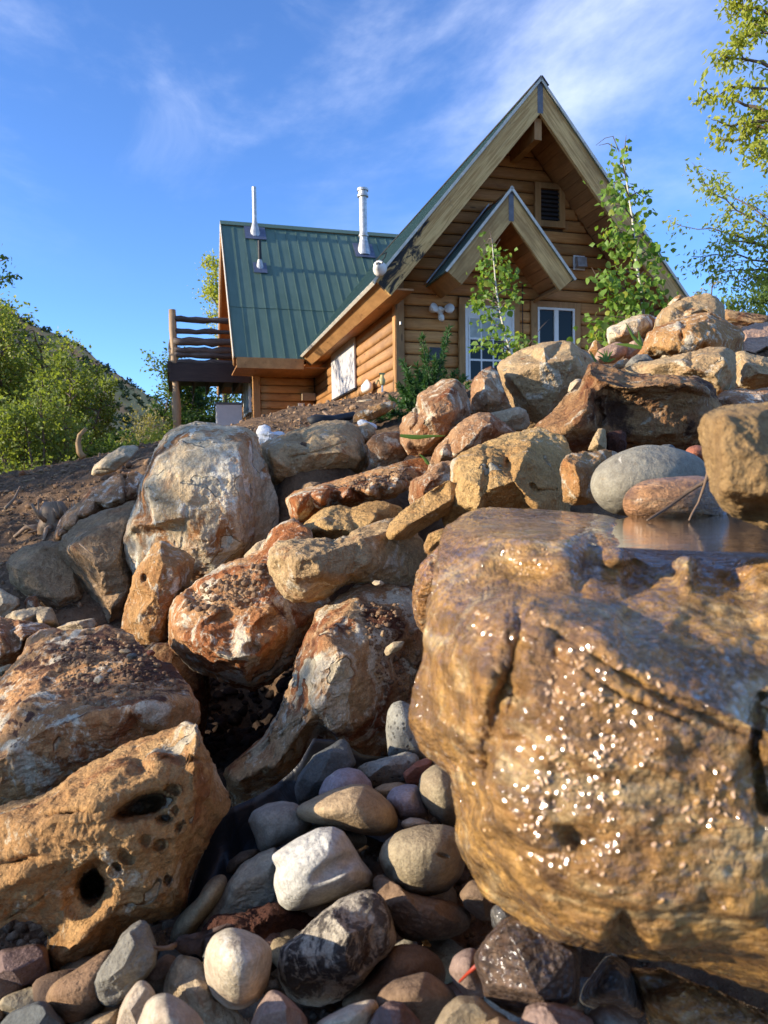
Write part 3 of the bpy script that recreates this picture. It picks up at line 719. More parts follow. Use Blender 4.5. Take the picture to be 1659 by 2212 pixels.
rock('boulder','B',[(112,1080),(115,960),(150,930),(230,908),(330,908,-.1),(450,915,-.2),(550,892,-.4),(600,845,-.6),(760,795,-.8),(830,788,-.9),(900,850,-.8),(985,960,-.6),(985,1060,-.5),(930,1160,-.4),(800,1175,-.2),(700,1145,0),(560,1145,0),(500,1175),(430,1225),(330,1258),(230,1258),(190,1230),(150,1160)],1.78,.20,M_TAN,'thick tan slab with a broken grey end face resting on rusty boulders',
     ctrl=[(130,1000,.5),(250,960,.7),(250,1020,1),(330,1012,1),(395,1090,.95),(500,1150,.6),(230,1130,.85),(300,1220,.55),(330,930,.5),(450,970,.75),(600,920,.4),(750,870,-.1),(650,1040,.55),(800,1050,.0),(900,1000,-.3),(560,1100,.6)],feats=[('crease',[(115,1000),(200,985),(260,950)],10,.02)],res=1.2)
rock('flat_stone','B',[(750,885),(765,830),(830,762),(920,692),(1000,640),(1100,580),(1160,620),(1150,720),(1100,765),(1030,805),(960,852),(880,902),(820,918),(770,912)],1.75,.14,M_GOLD,'long golden slab slanting up beside the wet rock','stone',
     ctrl=[(785,880,.7),(870,832,.8),(960,782,.6),(1060,722,.5),(1110,690,.4),(850,780,.3),(950,710,.1),(1050,640,-.1),(830,902,.6),(780,905,.4)])
rock('boulder','O',[(483,1673),(487,1658),(534,1631),(569,1599),(577,1584),(605,1533),(624,1482),(630,1443),(642,1404),(669,1353),(696,1318,-.3),(735,1285,-.5),(770,1259,-.6),(794,1254,-.6),(837,1259,-.6),(880,1275,-.5),(895,1298,-.4),(915,1376,-.3),(925,1450,-.3),(905,1540,-.2),(880,1620),(831,1650),(730,1645),(690,1610),(663,1640),(632,1680),(597,1705),(546,1735),(503,1748),(495,1716)],1.65,.22,M_RUST2,'rust red boulder with a pale grey fracture patch above the black liner',
     ctrl=[(770,1295,.0),(700,1370,.6),(740,1420,.95),(690,1450,.9),(780,1400,.6),(850,1330,.1),(870,1450,.2),(810,1550,.5),(690,1530,.9),(640,1590,.75),(560,1660,.55),(600,1650,.7),(730,1590,.7),(510,1690,.5),(545,1650,.3)],feats=[('hole',860,1420,34,40,0,.05),('hole',800,1340,30,16,.3,.02)],res=1.2)
rock('boulder','C',[(125,520,-.3),(150,480,-.5),(250,430,-.6),(380,385,-.6),(500,370,-.6),(550,375,-.6),(640,440,-.6),(695,490,-.6),(700,600,-.5),(650,750,-.4),(520,850,-.2),(400,900),(300,880),(200,790),(150,650)],3.3,.26,M_TAN,'broad flat faced tan boulder in front of the cabin window',
     ctrl=[(150,540,.4),(200,490,.4),(390,410,.5),(540,400,.4),(200,580,.8),(400,500,1),(560,480,.9),(610,560,.6),(600,450,.2),(300,720,.7),(480,660,.8),(400,800,.5)],chip=.3,amp=.7,tpw=0)
rock('boulder','C',[(-25,700),(-15,620),(0,580),(40,535),(90,522),(130,545),(160,640),(210,760),(150,820),(40,820),(-30,780)],3.05,.17,M_BROWNW,'brown and white boulder between the evergreen shrub and the flat faced boulder')
rock('boulder','B',[(825,280),(850,230),(920,180),(930,120),(1000,60),(1060,28),(1140,25),(1180,60),(1215,150),(1217,220),(1190,300),(1100,390),(1020,450),(940,460),(870,448),(835,380)],2.8,.22,M_BROWNW,'block shaped orange brown boulder beside the evergreen shrub',
     ctrl=[(945,140,.5),(1060,70,.3),(1010,140,.8),(1100,100,.7),(1130,200,.9),(1000,240,1),(1190,180,.5),(1050,330,.8),(925,230,.5),(900,290,.7),(880,380,.6),(960,400,.7),(1100,320,.7)],feats=[('crease',[(925,200),(930,260),(900,300)],14,.05)])
rock('boulder','B',[(645,380),(680,335),(740,316),(820,316),(860,360),(885,430),(820,500),(730,540),(670,510),(650,440)],3.0,.15,M_BROWNW,'small rounded brown boulder right of the grey tan boulder')
rock('boulder','J',[(300,590,-.1),(340,550,-.3),(500,490,-.5),(620,440,-.6),(800,390,-.6),(920,372,-.6),(1020,380,-.6),(1100,430,-.5),(1150,520,-.3),(1187,650),(1192,740),(1172,805),(1080,850),(900,890),(700,930),(620,980),(540,1000),(450,950),(370,890),(330,790),(303,680)],3.15,.30,M_TAN,'large blunt grey tan boulder right of the tall pale boulder',
     ctrl=[(340,610,.4),(500,560,.6),(750,500,.6),(950,460,.5),(1090,520,.4),(400,690,.9),(700,660,1),(950,640,1),(1110,690,.7),(420,850,.6),(600,830,.75),(850,780,.8),(1080,770,.55),(650,900,.4)],feats=[('crease',[(560,680),(760,640),(1000,560)],12,.015)],res=1.1,chip=.5)
rock('boulder','J',[(485,1030),(560,980),(700,930,-.3),(860,890,-.5),(1000,850,-.6),(1150,810,-.7),(1300,770,-.8),(1450,720,-.9),(1659,680,-1),(1720,780,-.7),(1640,880,-.4),(1540,950),(1400,1020),(1300,1040),(1150,1050),(1030,1090),(900,1110),(780,1160),(620,1235),(550,1190),(510,1090)],2.55,.2,M_RUST,'long low rust coloured slab packed with brown earth',
     ctrl=[(560,1030,.8),(700,980,.7),(860,940,.6),(1050,920,.5),(1250,880,.4),(1450,830,.1),(600,1130,.9),(800,1040,1),(1000,1000,.9),(1200,970,.8),(1400,930,.5),(950,960,.5)])
rock('stone','J',[(630,960),(645,912),(710,884),(780,890),(820,930),(730,980)],2.75,.07,M_GREYB,'small grey stone under the blunt grey tan boulder','stone',p=2.1,nplanes=2)
rock('stone','B',[(880,660),(885,590),(960,550),(1000,510),(1060,480),(1130,473),(1150,560),(1100,640),(1000,690),(930,720),(890,725)],2.3,.13,M_BROWNW,'small grey brown stone above the long golden slab','stone')
rock('boulder','B',[(980,530),(1020,410),(1100,330),(1180,240),(1260,203),(1330,213),(1400,258),(1500,325),(1480,400),(1380,450),(1250,500),(1110,510),(1040,530)],2.55,.2,M_BROWNW,'angular brown white boulder at the top of the golden ridge rock',
     ctrl=[(1060,430,.7),(1150,330,.7),(1250,240,.4),(1290,290,.9),(1200,390,.9),(1380,310,.5),(1330,270,.8),(1120,460,.6)])
rock('stone','B',[(1300,220),(1400,193),(1490,174),(1530,198),(1552,270),(1520,310),(1430,310),(1340,270)],2.9,.12,M_SLAB,'pale grey stone below the flat faced boulder','stone')
rock('boulder','C',[(590,660),(610,580),(650,508,-.4),(700,498,-.7),(780,520,-.8),(900,560,-.9),(1000,578,-.9),(1150,568,-1),(1250,578,-.9),(1330,618,-.7),(1362,700,-.4),(1398,760,-.2),(1420,900),(1330,980),(1150,1010),(980,1010),(850,1010),(700,1020),(560,1040),(420,1040),(340,980),(300,900,-.1),(380,830,-.2),(480,740,-.3),(530,690,-.2)],2.25,.26,M_DARKFACE,'large boulder with an overhanging earth stained dark face',
     ctrl=[(650,555,.55),(700,590,.7),(760,615,.78),(820,632,.82),(880,638,.84),(940,632,.86),(1000,625,.88),(1060,618,.88),(1120,615,.88),(1180,616,.87),(1240,625,.82),(1300,650,.65),(760,660,.60),(850,682,.66),(950,674,.68),(1060,662,.70),(1180,660,.68),(1270,690,.58),(700,700,.62),(760,760,.50),(900,770,.52),(1080,770,.56),(1250,780,.5),(700,880,.6),(900,900,.5),(1100,900,.5),(560,850,.85),(620,760,.85),(640,660,.72),(450,930,.75),(400,870,.5),(1330,880,.3),(780,560,.0),(950,592,.05),(1150,585,.0)],feats=[('hole',660,620,40,30,.3,.05),('crease',[(690,720),(720,800),(690,900)],16,.03)],res=1.2)
rock('boulder','O',[(958,1120),(966,1075),(974,1025),(980,997),(1003,974,-.3),(1050,953,-.5),(1110,935,-.7),(1160,922,-.8),(1215,945,-.7),(1240,1000,-.4),(1235,1060),(1225,1110),(1150,1130),(1060,1140),(1000,1140),(970,1150)],1.82,.2,M_GOLD,'knobbly golden boulder rising behind the wet rock',
     ctrl=[(1000,1030,.7),(1020,990,.4),(1060,1000,.6),(1050,1060,.9),(1090,990,.2),(1130,990,.6),(1110,1040,.9),(1150,1050,.7),(1190,1000,.2),(1190,1060,.6),(1030,1100,.8),(1160,1095,.9),(985,1090,.6)],feats=[('hole',1097,1002,10,12,0,.04),('crease',[(1048,960),(1052,1010),(1046,1060),(1050,1110)],6,.02),('crease',[(1150,1048),(1160,1060),(1200,1058)],5,.02)],res=1.2)
rock('stone','C',[(485,1100),(495,1048),(530,1020,-.2),(620,1000,-.6),(740,988,-.9),(810,1005,-1),(790,1100,-.6),(720,1180,-.3),(690,1290,0),(560,1310),(500,1280)],1.45,.09,M_ORANGE,'cube shaped orange stone left of the grey river boulder','stone',
     ctrl=[(520,1050,.5),(560,1080,.9),(590,1170,.95),(595,1250,.9),(520,1200,.6),(700,1050,-.2),(650,1100,.4)])
rock('river_boulder','C',[(643,1200),(655,1130),(700,1080),(780,1020),(880,980),(980,965),(1100,975),(1200,1000),(1290,1040),(1330,1090),(1330,1180),(1250,1250),(1100,1310),(950,1350),(840,1362),(760,1345),(680,1290)],1.30,.09,pebble_mat('grey_river_boulder',(.30,.275,.22),(.23,.21,.175),wa=.12,ra=.1,rust=(.30,.2,.09),sc=18,bump=.5,grain=.8),'smooth grey oval river boulder beside the pool','river boulder',p=2.0,nplanes=0,smooth=.6,rough=.3)
rock('river_boulder','C',[(828,1290),(850,1230),(920,1180),(1020,1155),(1150,1143),(1270,1138),(1370,1160),(1440,1250),(1440,1370),(1300,1400),(1150,1405),(1000,1402),(880,1392),(840,1355)],1.14,.06,W_RED,'smooth wet brown river boulder lying at the waterline','river boulder',p=2.0,nplanes=0,smooth=.5,rough=.3)
rock('stone','C',[(1180,1010),(1210,975),(1260,962),(1310,975),(1330,1040),(1250,1050)],1.5,.05,P_BRICK,'small orange red stone behind the grey river boulder','stone',p=2,nplanes=0,smooth=.5,rough=.3)
rock('stone','C',[(1030,985),(1060,962),(1110,958),(1145,985),(1100,1010)],1.55,.04,P_SLATE,'black pebble behind the grey river boulder','pebble',p=2,nplanes=0,smooth=.5,rough=.3)
rock('boulder','O',[(1507,905),(1520,886),(1560,883),(1620,873),(1720,860),(1800,950),(1800,1150),(1659,1140),(1612,1124),(1572,1117),(1546,1092),(1532,1030),(1513,960)],.66,.10,M_SHADETONE,'blunt golden stone jutting over the right end of the pool',
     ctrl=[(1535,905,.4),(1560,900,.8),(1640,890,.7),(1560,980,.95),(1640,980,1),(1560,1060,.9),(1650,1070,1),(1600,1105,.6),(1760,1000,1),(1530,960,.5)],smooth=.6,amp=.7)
rock('stone','C',[(525,660),(540,612),(570,590),(602,590),(610,640),(560,690)],2.6,.06,M_SLAB,'small pale rounded stone on the shoulder of the overhanging boulder','stone',p=2.1,nplanes=2)
rock('stone','C',[(640,990),(670,920),(700,868),(735,870),(745,930),(745,1000),(700,1010)],1.95,.07,M_TAN,'pointed tan stone against the dark overhanging face','stone',p=3)
rock('stone','C',[(745,990),(750,900),(800,880),(850,890),(860,960),(850,1000),(800,1010)],2.0,.08,P_EARTH,'clod of dark earth below the overhanging face','clod',rough=1.6)
# upper right
rock('boulder','I',[(272,400),(280,350),(350,318),(450,265),(560,226),(650,235),(700,258),(690,340),(640,430),(560,490),(470,500),(380,510),(285,490)],4.6,.28,M_PALE,'cream boulder left of the summit boulders under the aspen',
     ctrl=[(310,370,.6),(450,310,.7),(580,270,.6),(400,420,1),(520,400,.8),(640,320,.5),(300,450,.5)])
rock('boulder','I',[(660,400),(690,310),(720,240),(800,160),(920,100),(1000,75),(1150,58),(1230,88),(1282,150),(1285,260),(1250,350),(1100,380),(900,400),(750,430)],4.3,.3,M_TAN,'topmost brown boulder at the right end of the cabin',
     ctrl=[(760,240,.6),(850,170,.6),(920,150,.7),(930,210,.6),(1000,130,.4),(1100,180,.7),(1220,160,.5),(1200,220,.8),(800,300,.8),(1000,220,.85),(960,300,.8)])
rock('stone','I',[(790,150),(850,90),(900,60),(955,75),(960,120),(860,170)],4.7,.12,M_ORANGE,'small orange stone behind the topmost boulder','stone')
rock('boulder','I',[(500,640),(590,480),(640,390),(700,340),(820,290,-.2),(950,250,-.5),(1100,212,-.6),(1170,206,-.6),(1250,258,-.5),(1340,310,-.4),(1425,350,-.2),(1458,440),(1435,540),(1390,620),(1300,650),(1100,660),(900,680),(720,680),(600,680)],3.6,.3,M_ORANGE,'big orange boulder with white crust below the summit boulder',
     ctrl=[(640,500,.6),(720,400,.6),(900,330,.7),(920,440,.95),(1000,340,.9),(1130,280,.5),(1250,330,.6),(1100,450,1),(1300,450,.7),(1400,420,.4),(800,520,.9),(1000,540,.9),(1250,540,.7),(1390,500,.3)],feats=[('hole',940,325,45,40,0,.10),('hole',920,420,30,40,0,.05),('crease',[(700,600),(780,560),(900,560)],20,.03)])
rock('flat_stone','I',[(400,700),(430,680,-.4),(560,640,-.5),(700,622,-.6),(850,588,-.7),(1000,548,-.7),(1150,518,-.7),(1300,518,-.6),(1372,560,-.4),(1390,700),(1380,850),(1320,930),(1220,960),(1150,900),(1000,850),(800,820),(600,780)],2.75,.2,M_TAN,'layered grey tan slab below the orange crusted boulder','stone',
     ctrl=[(700,660,.3),(900,630,.5),(1100,590,.5),(1250,570,.6),(1300,640,.9),(1200,750,.9),(1000,700,.8),(1350,750,.5),(1250,860,.7)])
rock('boulder','I',[(1375,700),(1385,560),(1450,548),(1600,588),(1760,620),(1800,900),(1600,920),(1450,900),(1375,880)],3.15,.2,M_TAN,'squarish tan boulder at the right edge below the pinkish slab',
     ctrl=[(1440,600,.3),(1480,650,.8),(1600,630,.5),(1600,740,1),(1460,780,.8),(1740,760,.8)])
rock('flat_stone','I',[(1410,560),(1430,350,-.6),(1560,308,-.9),(1780,276,-1),(1850,560,0),(1700,620),(1540,590)],4.0,.3,M_PINK,'smooth pinkish flat slab at the right edge','stone',
     ctrl=[(1450,540,.4),(1540,565,.6),(1659,500,.5),(1560,420,-.1),(1480,420,-.1)])
rock('boulder','I',[(1200,960),(1280,890,-.5),(1400,875,-.7),(1560,878,-.8),(1659,855,-.9),(1800,860,-.9),(1800,1200),(1600,1200),(1400,1180),(1250,1100)],2.5,.25,M_LEDGE,'low pale streaked boulder behind the blunt golden stone',
     ctrl=[(1300,940,.2),(1450,930,.3),(1600,930,.3),(1400,1030,.8),(1600,1020,.8)])
rock('stone','I',[(420,680),(480,612),(530,575),(620,573),(690,635),(610,670),(500,690)],3.05,.09,P_ANG,'small dark grey stone at the foot of the orange crusted boulder','stone')
rock('stone','I',[(112,560),(150,472),(180,448),(222,490),(240,560),(180,600)],4.0,.09,M_ORANGE,'small pointed orange stone among the grass tufts','stone',p=3)
rock('stone','I',[(155,630),(200,540),(280,498),(380,468),(455,500),(440,580),(330,650),(220,665)],3.8,.12,M_PINK,'rounded pink white stone behind the grass tuft','stone',p=2.2)
rock('stone','I',[(415,640),(430,540),(470,470),(580,430),(600,520),(520,620),(450,650)],3.9,.12,M_PINK,'rough pink stone beside the grass blades','stone')
rock('stone','I',[(310,690),(380,630),(450,608),(480,640),(430,690),(380,710)],3.4,.07,M_BROWNW,'low brown stone on the soil by the grass tuft','stone')
rock('flat_stone','I',[(1270,320),(1278,186),(1400,205),(1560,232),(1760,262),(1800,330),(1500,340),(1400,350)],5.6,.35,M_DARKFACE,'dark retaining stone behind the topmost boulder at the right','stone',p=3.5,nplanes=3)
# centre, behind
rock('stone','J',[(1060,395),(1075,320),(1150,292),(1230,250),(1300,230),(1400,213),(1440,240),(1340,320),(1200,380),(1130,410)],4.6,.16,M_ORANGE,'orange stone half hidden by the evergreen shrub','stone')
rock('stone','J',[(1090,470),(1110,420),(1190,395),(1250,440),(1250,520),(1180,580),(1120,560)],3.5,.13,M_PALE,'small cream stone under the evergreen shrub','stone')
rock('stone','J',[(980,245),(1000,222),(1040,222),(1062,240),(1030,255)],9.0,.12,M_SLAB,'pale chip of stone on the soil before the side wall','stone')
rock('flat_stone','J',[(1080,225),(1130,208),(1200,200),(1252,203),(1220,235),(1140,250)],8.6,.2,M_SLAB,'flat pale stone lying on the soil before the side wall','stone')
rock('stone','B',[(960,940),(985,880),(1050,852),(1110,838),(1130,900),(1080,960),(1000,1010),(970,980)],1.55,.08,M_GOLD,'small golden stone jammed below the long golden slab','stone')
rock('stone','B',[(898,1210),(922,1100),(985,1005),(1070,925),(1150,890),(1200,1100),(1150,1400),(1020,1490),(960,1440),(910,1340)],1.2,.13,W_SLAB,'wet golden stone behind the left edge of the big wet rock','stone',p=2.3,nplanes=3,smooth=.3)
rock('flat_stone','A',[(1340,870),(1420,790),(1470,768),(1520,790),(1480,850),(1400,890)],2.5,.06,M_SLAB,'grey slab peeping out beside the foot of the tall pale boulder','stone')
rock('stone','B',[(672,1150),(690,1135),(730,1138),(748,1155),(720,1168),(690,1165)],1.6,.02,M_SLAB,'thin pale chip lying under the broken slab','stone',rough=.6)
rock('stone','B',[(742,1530),(752,1505),(795,1475),(858,1472),(840,1512),(800,1535),(755,1560)],1.48,.03,M_SLAB,'pale triangular chip stuck on the rust red boulder','stone',rough=.6)
rock('stone','B',[(720,1440),(728,1415),(742,1410),(748,1435),(735,1452)],1.52,.02,P_TAN,'tiny orange pebble on the rust red boulder','pebble',p=2,nplanes=0,rough=.3)
# ------------------------------------------------------------------ the wet rock and its pool
PZ = at(1450, 1182, .63).z
def on_plane(px, py, z):
    d = rays(px, py, 1.0) - nC
    return nC + d * ((z - CZ) / d[..., 2])[..., None]
def pool_floor(V):
    q = V - nC
    dep = q @ nFW
    px = 829.5 + FPX * (q @ nRI) / dep
    e = np.clip((px - 1290) / 130, 0, 1); e = e * e * (3 - 2 * e)
    w = np.clip((dep - .625) / .04, 0, 1) * np.clip(1 - np.abs(V[:, 2] - PZ) / .07, 0, 1)
    goal = PZ + .008 - .024 * e + .35 * (V[:, 2] - PZ) * (1 - e)
    V[:, 2] = V[:, 2] * (1 - w) + goal * w
    return V
rock('wet_rock','G',[(45,1080,.60),(70,980,.60),(90,880,.60),(110,700,.62),(150,500,.66),(200,350,.75),(230,250,.85),(290,165,1.0),(350,145,1.1),(480,132,1.15),(560,150,1.15),(650,160,1.15),(760,192,1.12),(900,218,1.1),(1000,228,1.08),(1300,238,1.05),(1659,248,1.0),(1900,300,.95),(1980,700,.7),(1980,1300,.6),(1980,2000,.62),(1920,2430,.64),(1659,2335,.62),(1400,2245,.60),(1200,2185,.59),(950,2155,.58),(800,2115,.58),(700,2092,.58),(570,2022,.58),(480,1950,.58),(390,1880,.58),(300,1760,.58),(262,1700,.58),(252,1578,.58),(240,1450,.58),(238,1340,.58),(130,1272,.60),(60,1150,.60)],.72,.30,W_ROCK,
 'huge glistening golden brown rock with water trickling down its face','boulder',absY=True,smooth=.12,rough=.8,res=1.05,back=1.0,amp=.75,tpw=.12,chip=.5,plat=pool_floor,
 ctrl=[(250,800,.51),(380,900,.455),(470,900,.445),(300,1200,.50),(330,1300,.49),(430,1250,.455),(360,1600,.49),(500,1500,.44),(700,1100,.425),(700,1700,.43),(560,1880,.47),(1000,1400,.41),(1000,1900,.42),(1400,1500,.405),(1300,1900,.41),(1600,1600,.40),(1600,1350,.41),(1650,2000,.41),(1900,1700,.41),
  (200,700,.58),(250,600,.56),(380,590,.52),(520,590,.485),(700,630,.47),(900,710,.445),(1080,870,.425),(1300,970,.415),(1600,1140,.405),(1900,1200,.40),
  (300,480,.62),(500,500,.605),(800,540,.58),(1000,590,.56),(1300,560,.56),(1600,640,.53),(1900,650,.52),
  (250,310,.74),(450,300,.66),(600,290,.64),(750,315,.63),(1000,335,.62),(1300,365,.61),(1659,385,.60),(1900,385,.58),
  (450,200,.95),(650,235,.86),(900,265,.80),(1100,290,.75),(1400,300,.74),(1650,310,.72),
  (900,2110,.45),(1150,2125,.44),(1400,2120,.435),(1659,2190,.43),(1900,2250,.43),(700,2020,.47)],
 feats=[('crease',[(535,610),(550,720),(505,880),(445,1000),(425,1150),(400,1330)],46,.020),('crease',[(640,700),(900,840),(1100,960),(1400,1100),(1659,1190)],16,.006),('crease',[(700,820),(1000,1000),(1300,1120)],14,.005),('hole',1000,460,160,60,.1,.03),('hole',560,440,150,40,.05,.012),('hole',540,1000,50,90,.2,.015),('crease',[(1640,1000),(1600,1250),(1650,1500)],14,.02),('hole',820,1620,120,80,.3,.012)])

t = NT('pool_water'); v = t.coord('Object', rand=False)
rp = t.math('ADD', t.noise(t.coord('Object', scale=(1, 2.5, 1), rand=False), 22.0, 4, 0.5), t.math('MULTIPLY', t.noise(v, 90.0, 2, 0.5), 0.12))
WATER = t.setp(color=(0.95, 0.90, 0.80), rough=0.03, trans=1.0, ior=1.33, normal=t.bump(rp, 0.06, 0.01))
wp = on_plane(np.array([1250, 1300, 1380, 1500, 1659, 1800, 1800, 1659, 1500, 1400, 1330, 1270], float), np.array([1160, 1130, 1112, 1108, 1104, 1100, 1200, 1194, 1190, 1186, 1182, 1176], float), PZ)
wc = wp.mean(0)
nsub = 40
ring = np.array([np.interp(np.linspace(0, len(wp), 120, endpoint=False), np.arange(len(wp) + 1), np.append(wp[:, k], wp[0, k])) for k in range(3)]).T
Vw = np.concatenate([[wc]] + [wc + (ring - wc) * s for s in (.33, .66, 1.0)])
idx = 1 + np.arange(360).reshape(3, 120)
qf = np.concatenate([np.stack([idx[k], np.roll(idx[k], -1), np.roll(idx[k + 1], -1), idx[k + 1]], 1) for k in range(2)])
tf = np.stack([np.zeros(120, int), np.roll(idx[0], -1), idx[0]], 1)
pool = link('pool_water', mesh_np('pool_water', Vw - wc, [qf[:, ::-1], tf[:, ::-1]], WATER), None, wc)
tag(pool, 'shallow still water on top of the wet rock', kind='structure')
# ------------------------------------------------------------------ cobbles
def peb(key, outline, Y, T, mat, label, p=2.05, rough=.3, nplanes=0, smooth=.35, cat='cobble', k=1.24, name='cobble', **kw):
    return rock(name, key, outline, Y * k, T * k, mat, label, cat, p=p, rough=rough, nplanes=nplanes, smooth=smooth, **kw)
peb('E',[(1165,440),(1175,340),(1200,295),(1250,278),(1300,300),(1340,420),(1400,560),(1400,620),(1250,620),(1180,590)],1.14,.07,P_PORE,'upright porous pale grey cobble leaning on the wet rock',p=2.4,smooth=.15)
peb('E',[(1000,655),(1050,622),(1110,612),(1180,590),(1280,560),(1340,578),(1365,650),(1290,730),(1180,755),(1090,765),(1040,710)],1.07,.06,P_PORE,'broken grey porous cobble with one rough white end',nplanes=4,smooth=.1,rough=.6)
peb('E',[(1257,682),(1330,620),(1398,592),(1425,612),(1405,670),(1355,745),(1280,745)],1.03,.04,P_BRICK,'angular brick red stone among the grey cobbles',p=3,nplanes=4,smooth=.05)
peb('E',[(1345,765),(1360,690),(1420,640),(1470,628),(1560,680),(1600,800),(1580,960),(1500,980),(1420,910),(1365,840)],.94,.075,P_TAN2,'round tan cobble touching the wet rock')
peb('E',[(1165,820),(1200,765),(1270,740),(1340,745),(1375,830),(1410,910),(1350,945),(1250,945),(1190,880)],.96,.055,P_LAV,'round purple white cobble beside the tan ones')
peb('E',[(660,765),(680,700),(740,620),(770,580),(880,520),(920,488),(960,508),(1002,620),(990,650),(900,680),(840,740),(780,820),(690,858),(668,820)],1.07,.06,P_SLATE,'slate blue cobble slanting over the black liner',p=2.8,nplanes=5,smooth=.08,rough=.6)
peb('E',[(785,810),(830,710),(900,660),(960,648),(1030,668),(1088,730),(1100,780),(1000,830),(880,850)],1.0,.06,P_LAV,'lavender grey cobble behind the big tan one',p=2.4)
peb('E',[(660,905),(680,862),(780,810),(880,770),(980,742),(1060,744),(1140,800),(1205,862),(1235,930),(1228,995),(1150,1028),(1050,1024),(950,1000),(850,970),(720,950)],.92,.085,P_TAN,'big smooth tan cobble with a pointed left end',smooth=.2)
peb('E',[(403,945),(430,890),(510,850),(600,834),(670,845),(705,880),(765,960),(720,1030),(600,1075),(520,1120),(465,1115),(440,1035)],.98,.07,P_GREY,'squarish pale grey cobble next to the black liner',p=2.5,smooth=.2)
peb('E',[(1085,775),(1150,740),(1240,730),(1300,748),(1230,800),(1170,850),(1110,820)],1.02,.04,P_TAN,'small tan cobble wedged behind the purple white one')
peb('E',[(1245,955),(1300,925),(1360,933),(1440,965),(1360,992),(1265,992)],.9,.03,P_EGG,'small flat cream pebble above the round brown cobble',cat='pebble',name='pebble')
peb('E',[(700,1020),(760,960),(850,955),(950,1000),(1050,1010),(1070,1080),(950,1120),(800,1100)],.98,.06,P_TAN2,'orange tan cobble buried under the big tan one')
peb('F',[(573,200),(620,170),(700,120),(800,75),(870,66),(920,88),(960,150),(1010,230),(1058,290),(1052,345),(950,390),(820,435),(700,465),(650,462),(608,430),(585,345),(588,300),(597,262),(575,232)],.83,.075,P_WHITE,'big white three lobed cobble in the middle of the heap',p=2.3,smooth=.1,feats=[('crease',[(570,250),(640,235),(720,190),(800,140)],34,.010),('hole',880,260,120,40,-.5,.016)])
peb('F',[(1080,215),(1108,140),(1180,90),(1290,58),(1400,58),(1470,85),(1505,200),(1480,300),(1410,375),(1300,405),(1220,400),(1145,345),(1105,275)],.83,.075,P_TAN2,'round brown cobble with small pits left of the wet rock',p=2.2,smooth=.3,feats=[('hole',1140,290,20,34,0,.012),('hole',1390,205,26,10,.3,.01),('hole',1200,360,14,16,0,.008)])
peb('F',[(195,590),(230,510),(300,430),(370,330),(430,250),(520,190),(595,162),(620,250),(620,350),(640,450),(540,520),(400,560),(280,600)],.92,.06,P_SLABP,'pale flat faced split stone with a clean fracture',p=3.4,nplanes=4,smooth=.05,rough=.6)
peb('F',[(215,590),(300,505),(450,480),(600,432),(700,465),(800,500),(760,580),(650,640),(560,680),(400,620),(300,610)],.86,.05,P_EARTH,'lump of dark red earth on the split stone',p=2.2,rough=1.8,nplanes=3,cat='clod',name='clod')
peb('F',[(88,620),(108,540),(158,470),(228,400),(288,310),(330,288),(375,293),(360,370),(310,450),(235,540),(180,600),(115,640)],.90,.05,P_TAN2,'long slim brown cobble beside the black liner')
peb('F',[(335,300),(370,230),(430,188),(515,166),(530,200),(440,250),(380,320)],1.0,.04,P_BRN,'brown cobble half hidden behind the split stone')
peb('F',[(256,720),(264,640),(300,580),(370,546),(440,553),(520,588),(577,640),(578,710),(560,805),(520,892),(440,937),(370,933),(300,875),(266,800)],.66,.07,P_EGG,'cream egg shaped cobble with a brown top',p=2.1,smooth=.3)
peb('F',[(606,720),(620,640),(700,580),(800,490),(900,420),(1000,376),(1060,370),(1112,408),(1145,500),(1170,605),(1140,660),(1075,720),(1010,810),(900,890),(800,920),(720,905),(655,865),(612,790)],.72,.085,P_DARK,'dark black and white mottled cobble with a flat top',p=2.7,nplanes=5,smooth=.1,rough=.6)
peb('F',[(1055,310),(1090,264),(1130,300),(1180,370),(1300,400),(1450,428),(1530,490),(1515,555),(1400,600),(1300,612),(1200,600),(1140,530),(1100,430),(1062,370)],.80,.06,P_BRN,'wide low brown cobble under the round pitted one',p=2.3,nplanes=3,rough=.8)
peb('F',[(890,910),(950,850),(1050,760),(1130,640),(1200,622),(1290,628),(1370,680),(1405,760),(1390,830),(1300,860),(1150,880),(1050,930),(930,945)],.74,.06,P_BRN,'dull brown grey cobble beside the dark mottled one',p=2.2,smooth=.25)
peb('F',[(1065,905),(1090,840),(1150,790),(1250,768),(1310,753),(1380,798),(1445,850),(1460,890),(1410,960),(1300,1030),(1150,1030),(1080,980)],.64,.055,P_BRN,'smooth chocolate brown cobble at the bottom of the heap',p=2.2)
peb('F',[(1030,1010),(1080,930),(1130,893),(1190,898),(1255,960),(1290,1010),(1210,1080),(1080,1080)],.57,.045,P_PURP,'bumpy dark purple cobble at the very bottom',rough=.9,nplanes=4)
peb('F',[(770,1010),(850,960),(950,910),(1070,878),(1090,930),(1060,1000),(980,1060),(850,1090)],.60,.05,P_EGG,'pale tan cobble lying flat at the bottom')
peb('F',[(470,1020),(510,920),(570,838),(620,848),(680,900),(735,960),(750,1010),(710,1080),(520,1080)],.60,.05,P_ROSE,'reddish brown cobble below the dark mottled one',nplanes=3)
peb('F',[(-62,1010),(-20,900),(20,863),(80,853),(150,888),(225,950),(262,1010),(250,1110),(-50,1110)],.53,.06,P_EGG,'smooth beige cobble cut off by the lower edge')
peb('F',[(66,860),(85,760),(120,690),(150,668),(230,700),(270,780),(320,880),(410,950),(480,1000),(470,1090),(300,1090),(230,980),(140,900)],.73,.06,P_MOT,'rough white and rust stone behind the cream egg cobble',p=2.6,nplanes=5,rough=.9,smooth=.1)
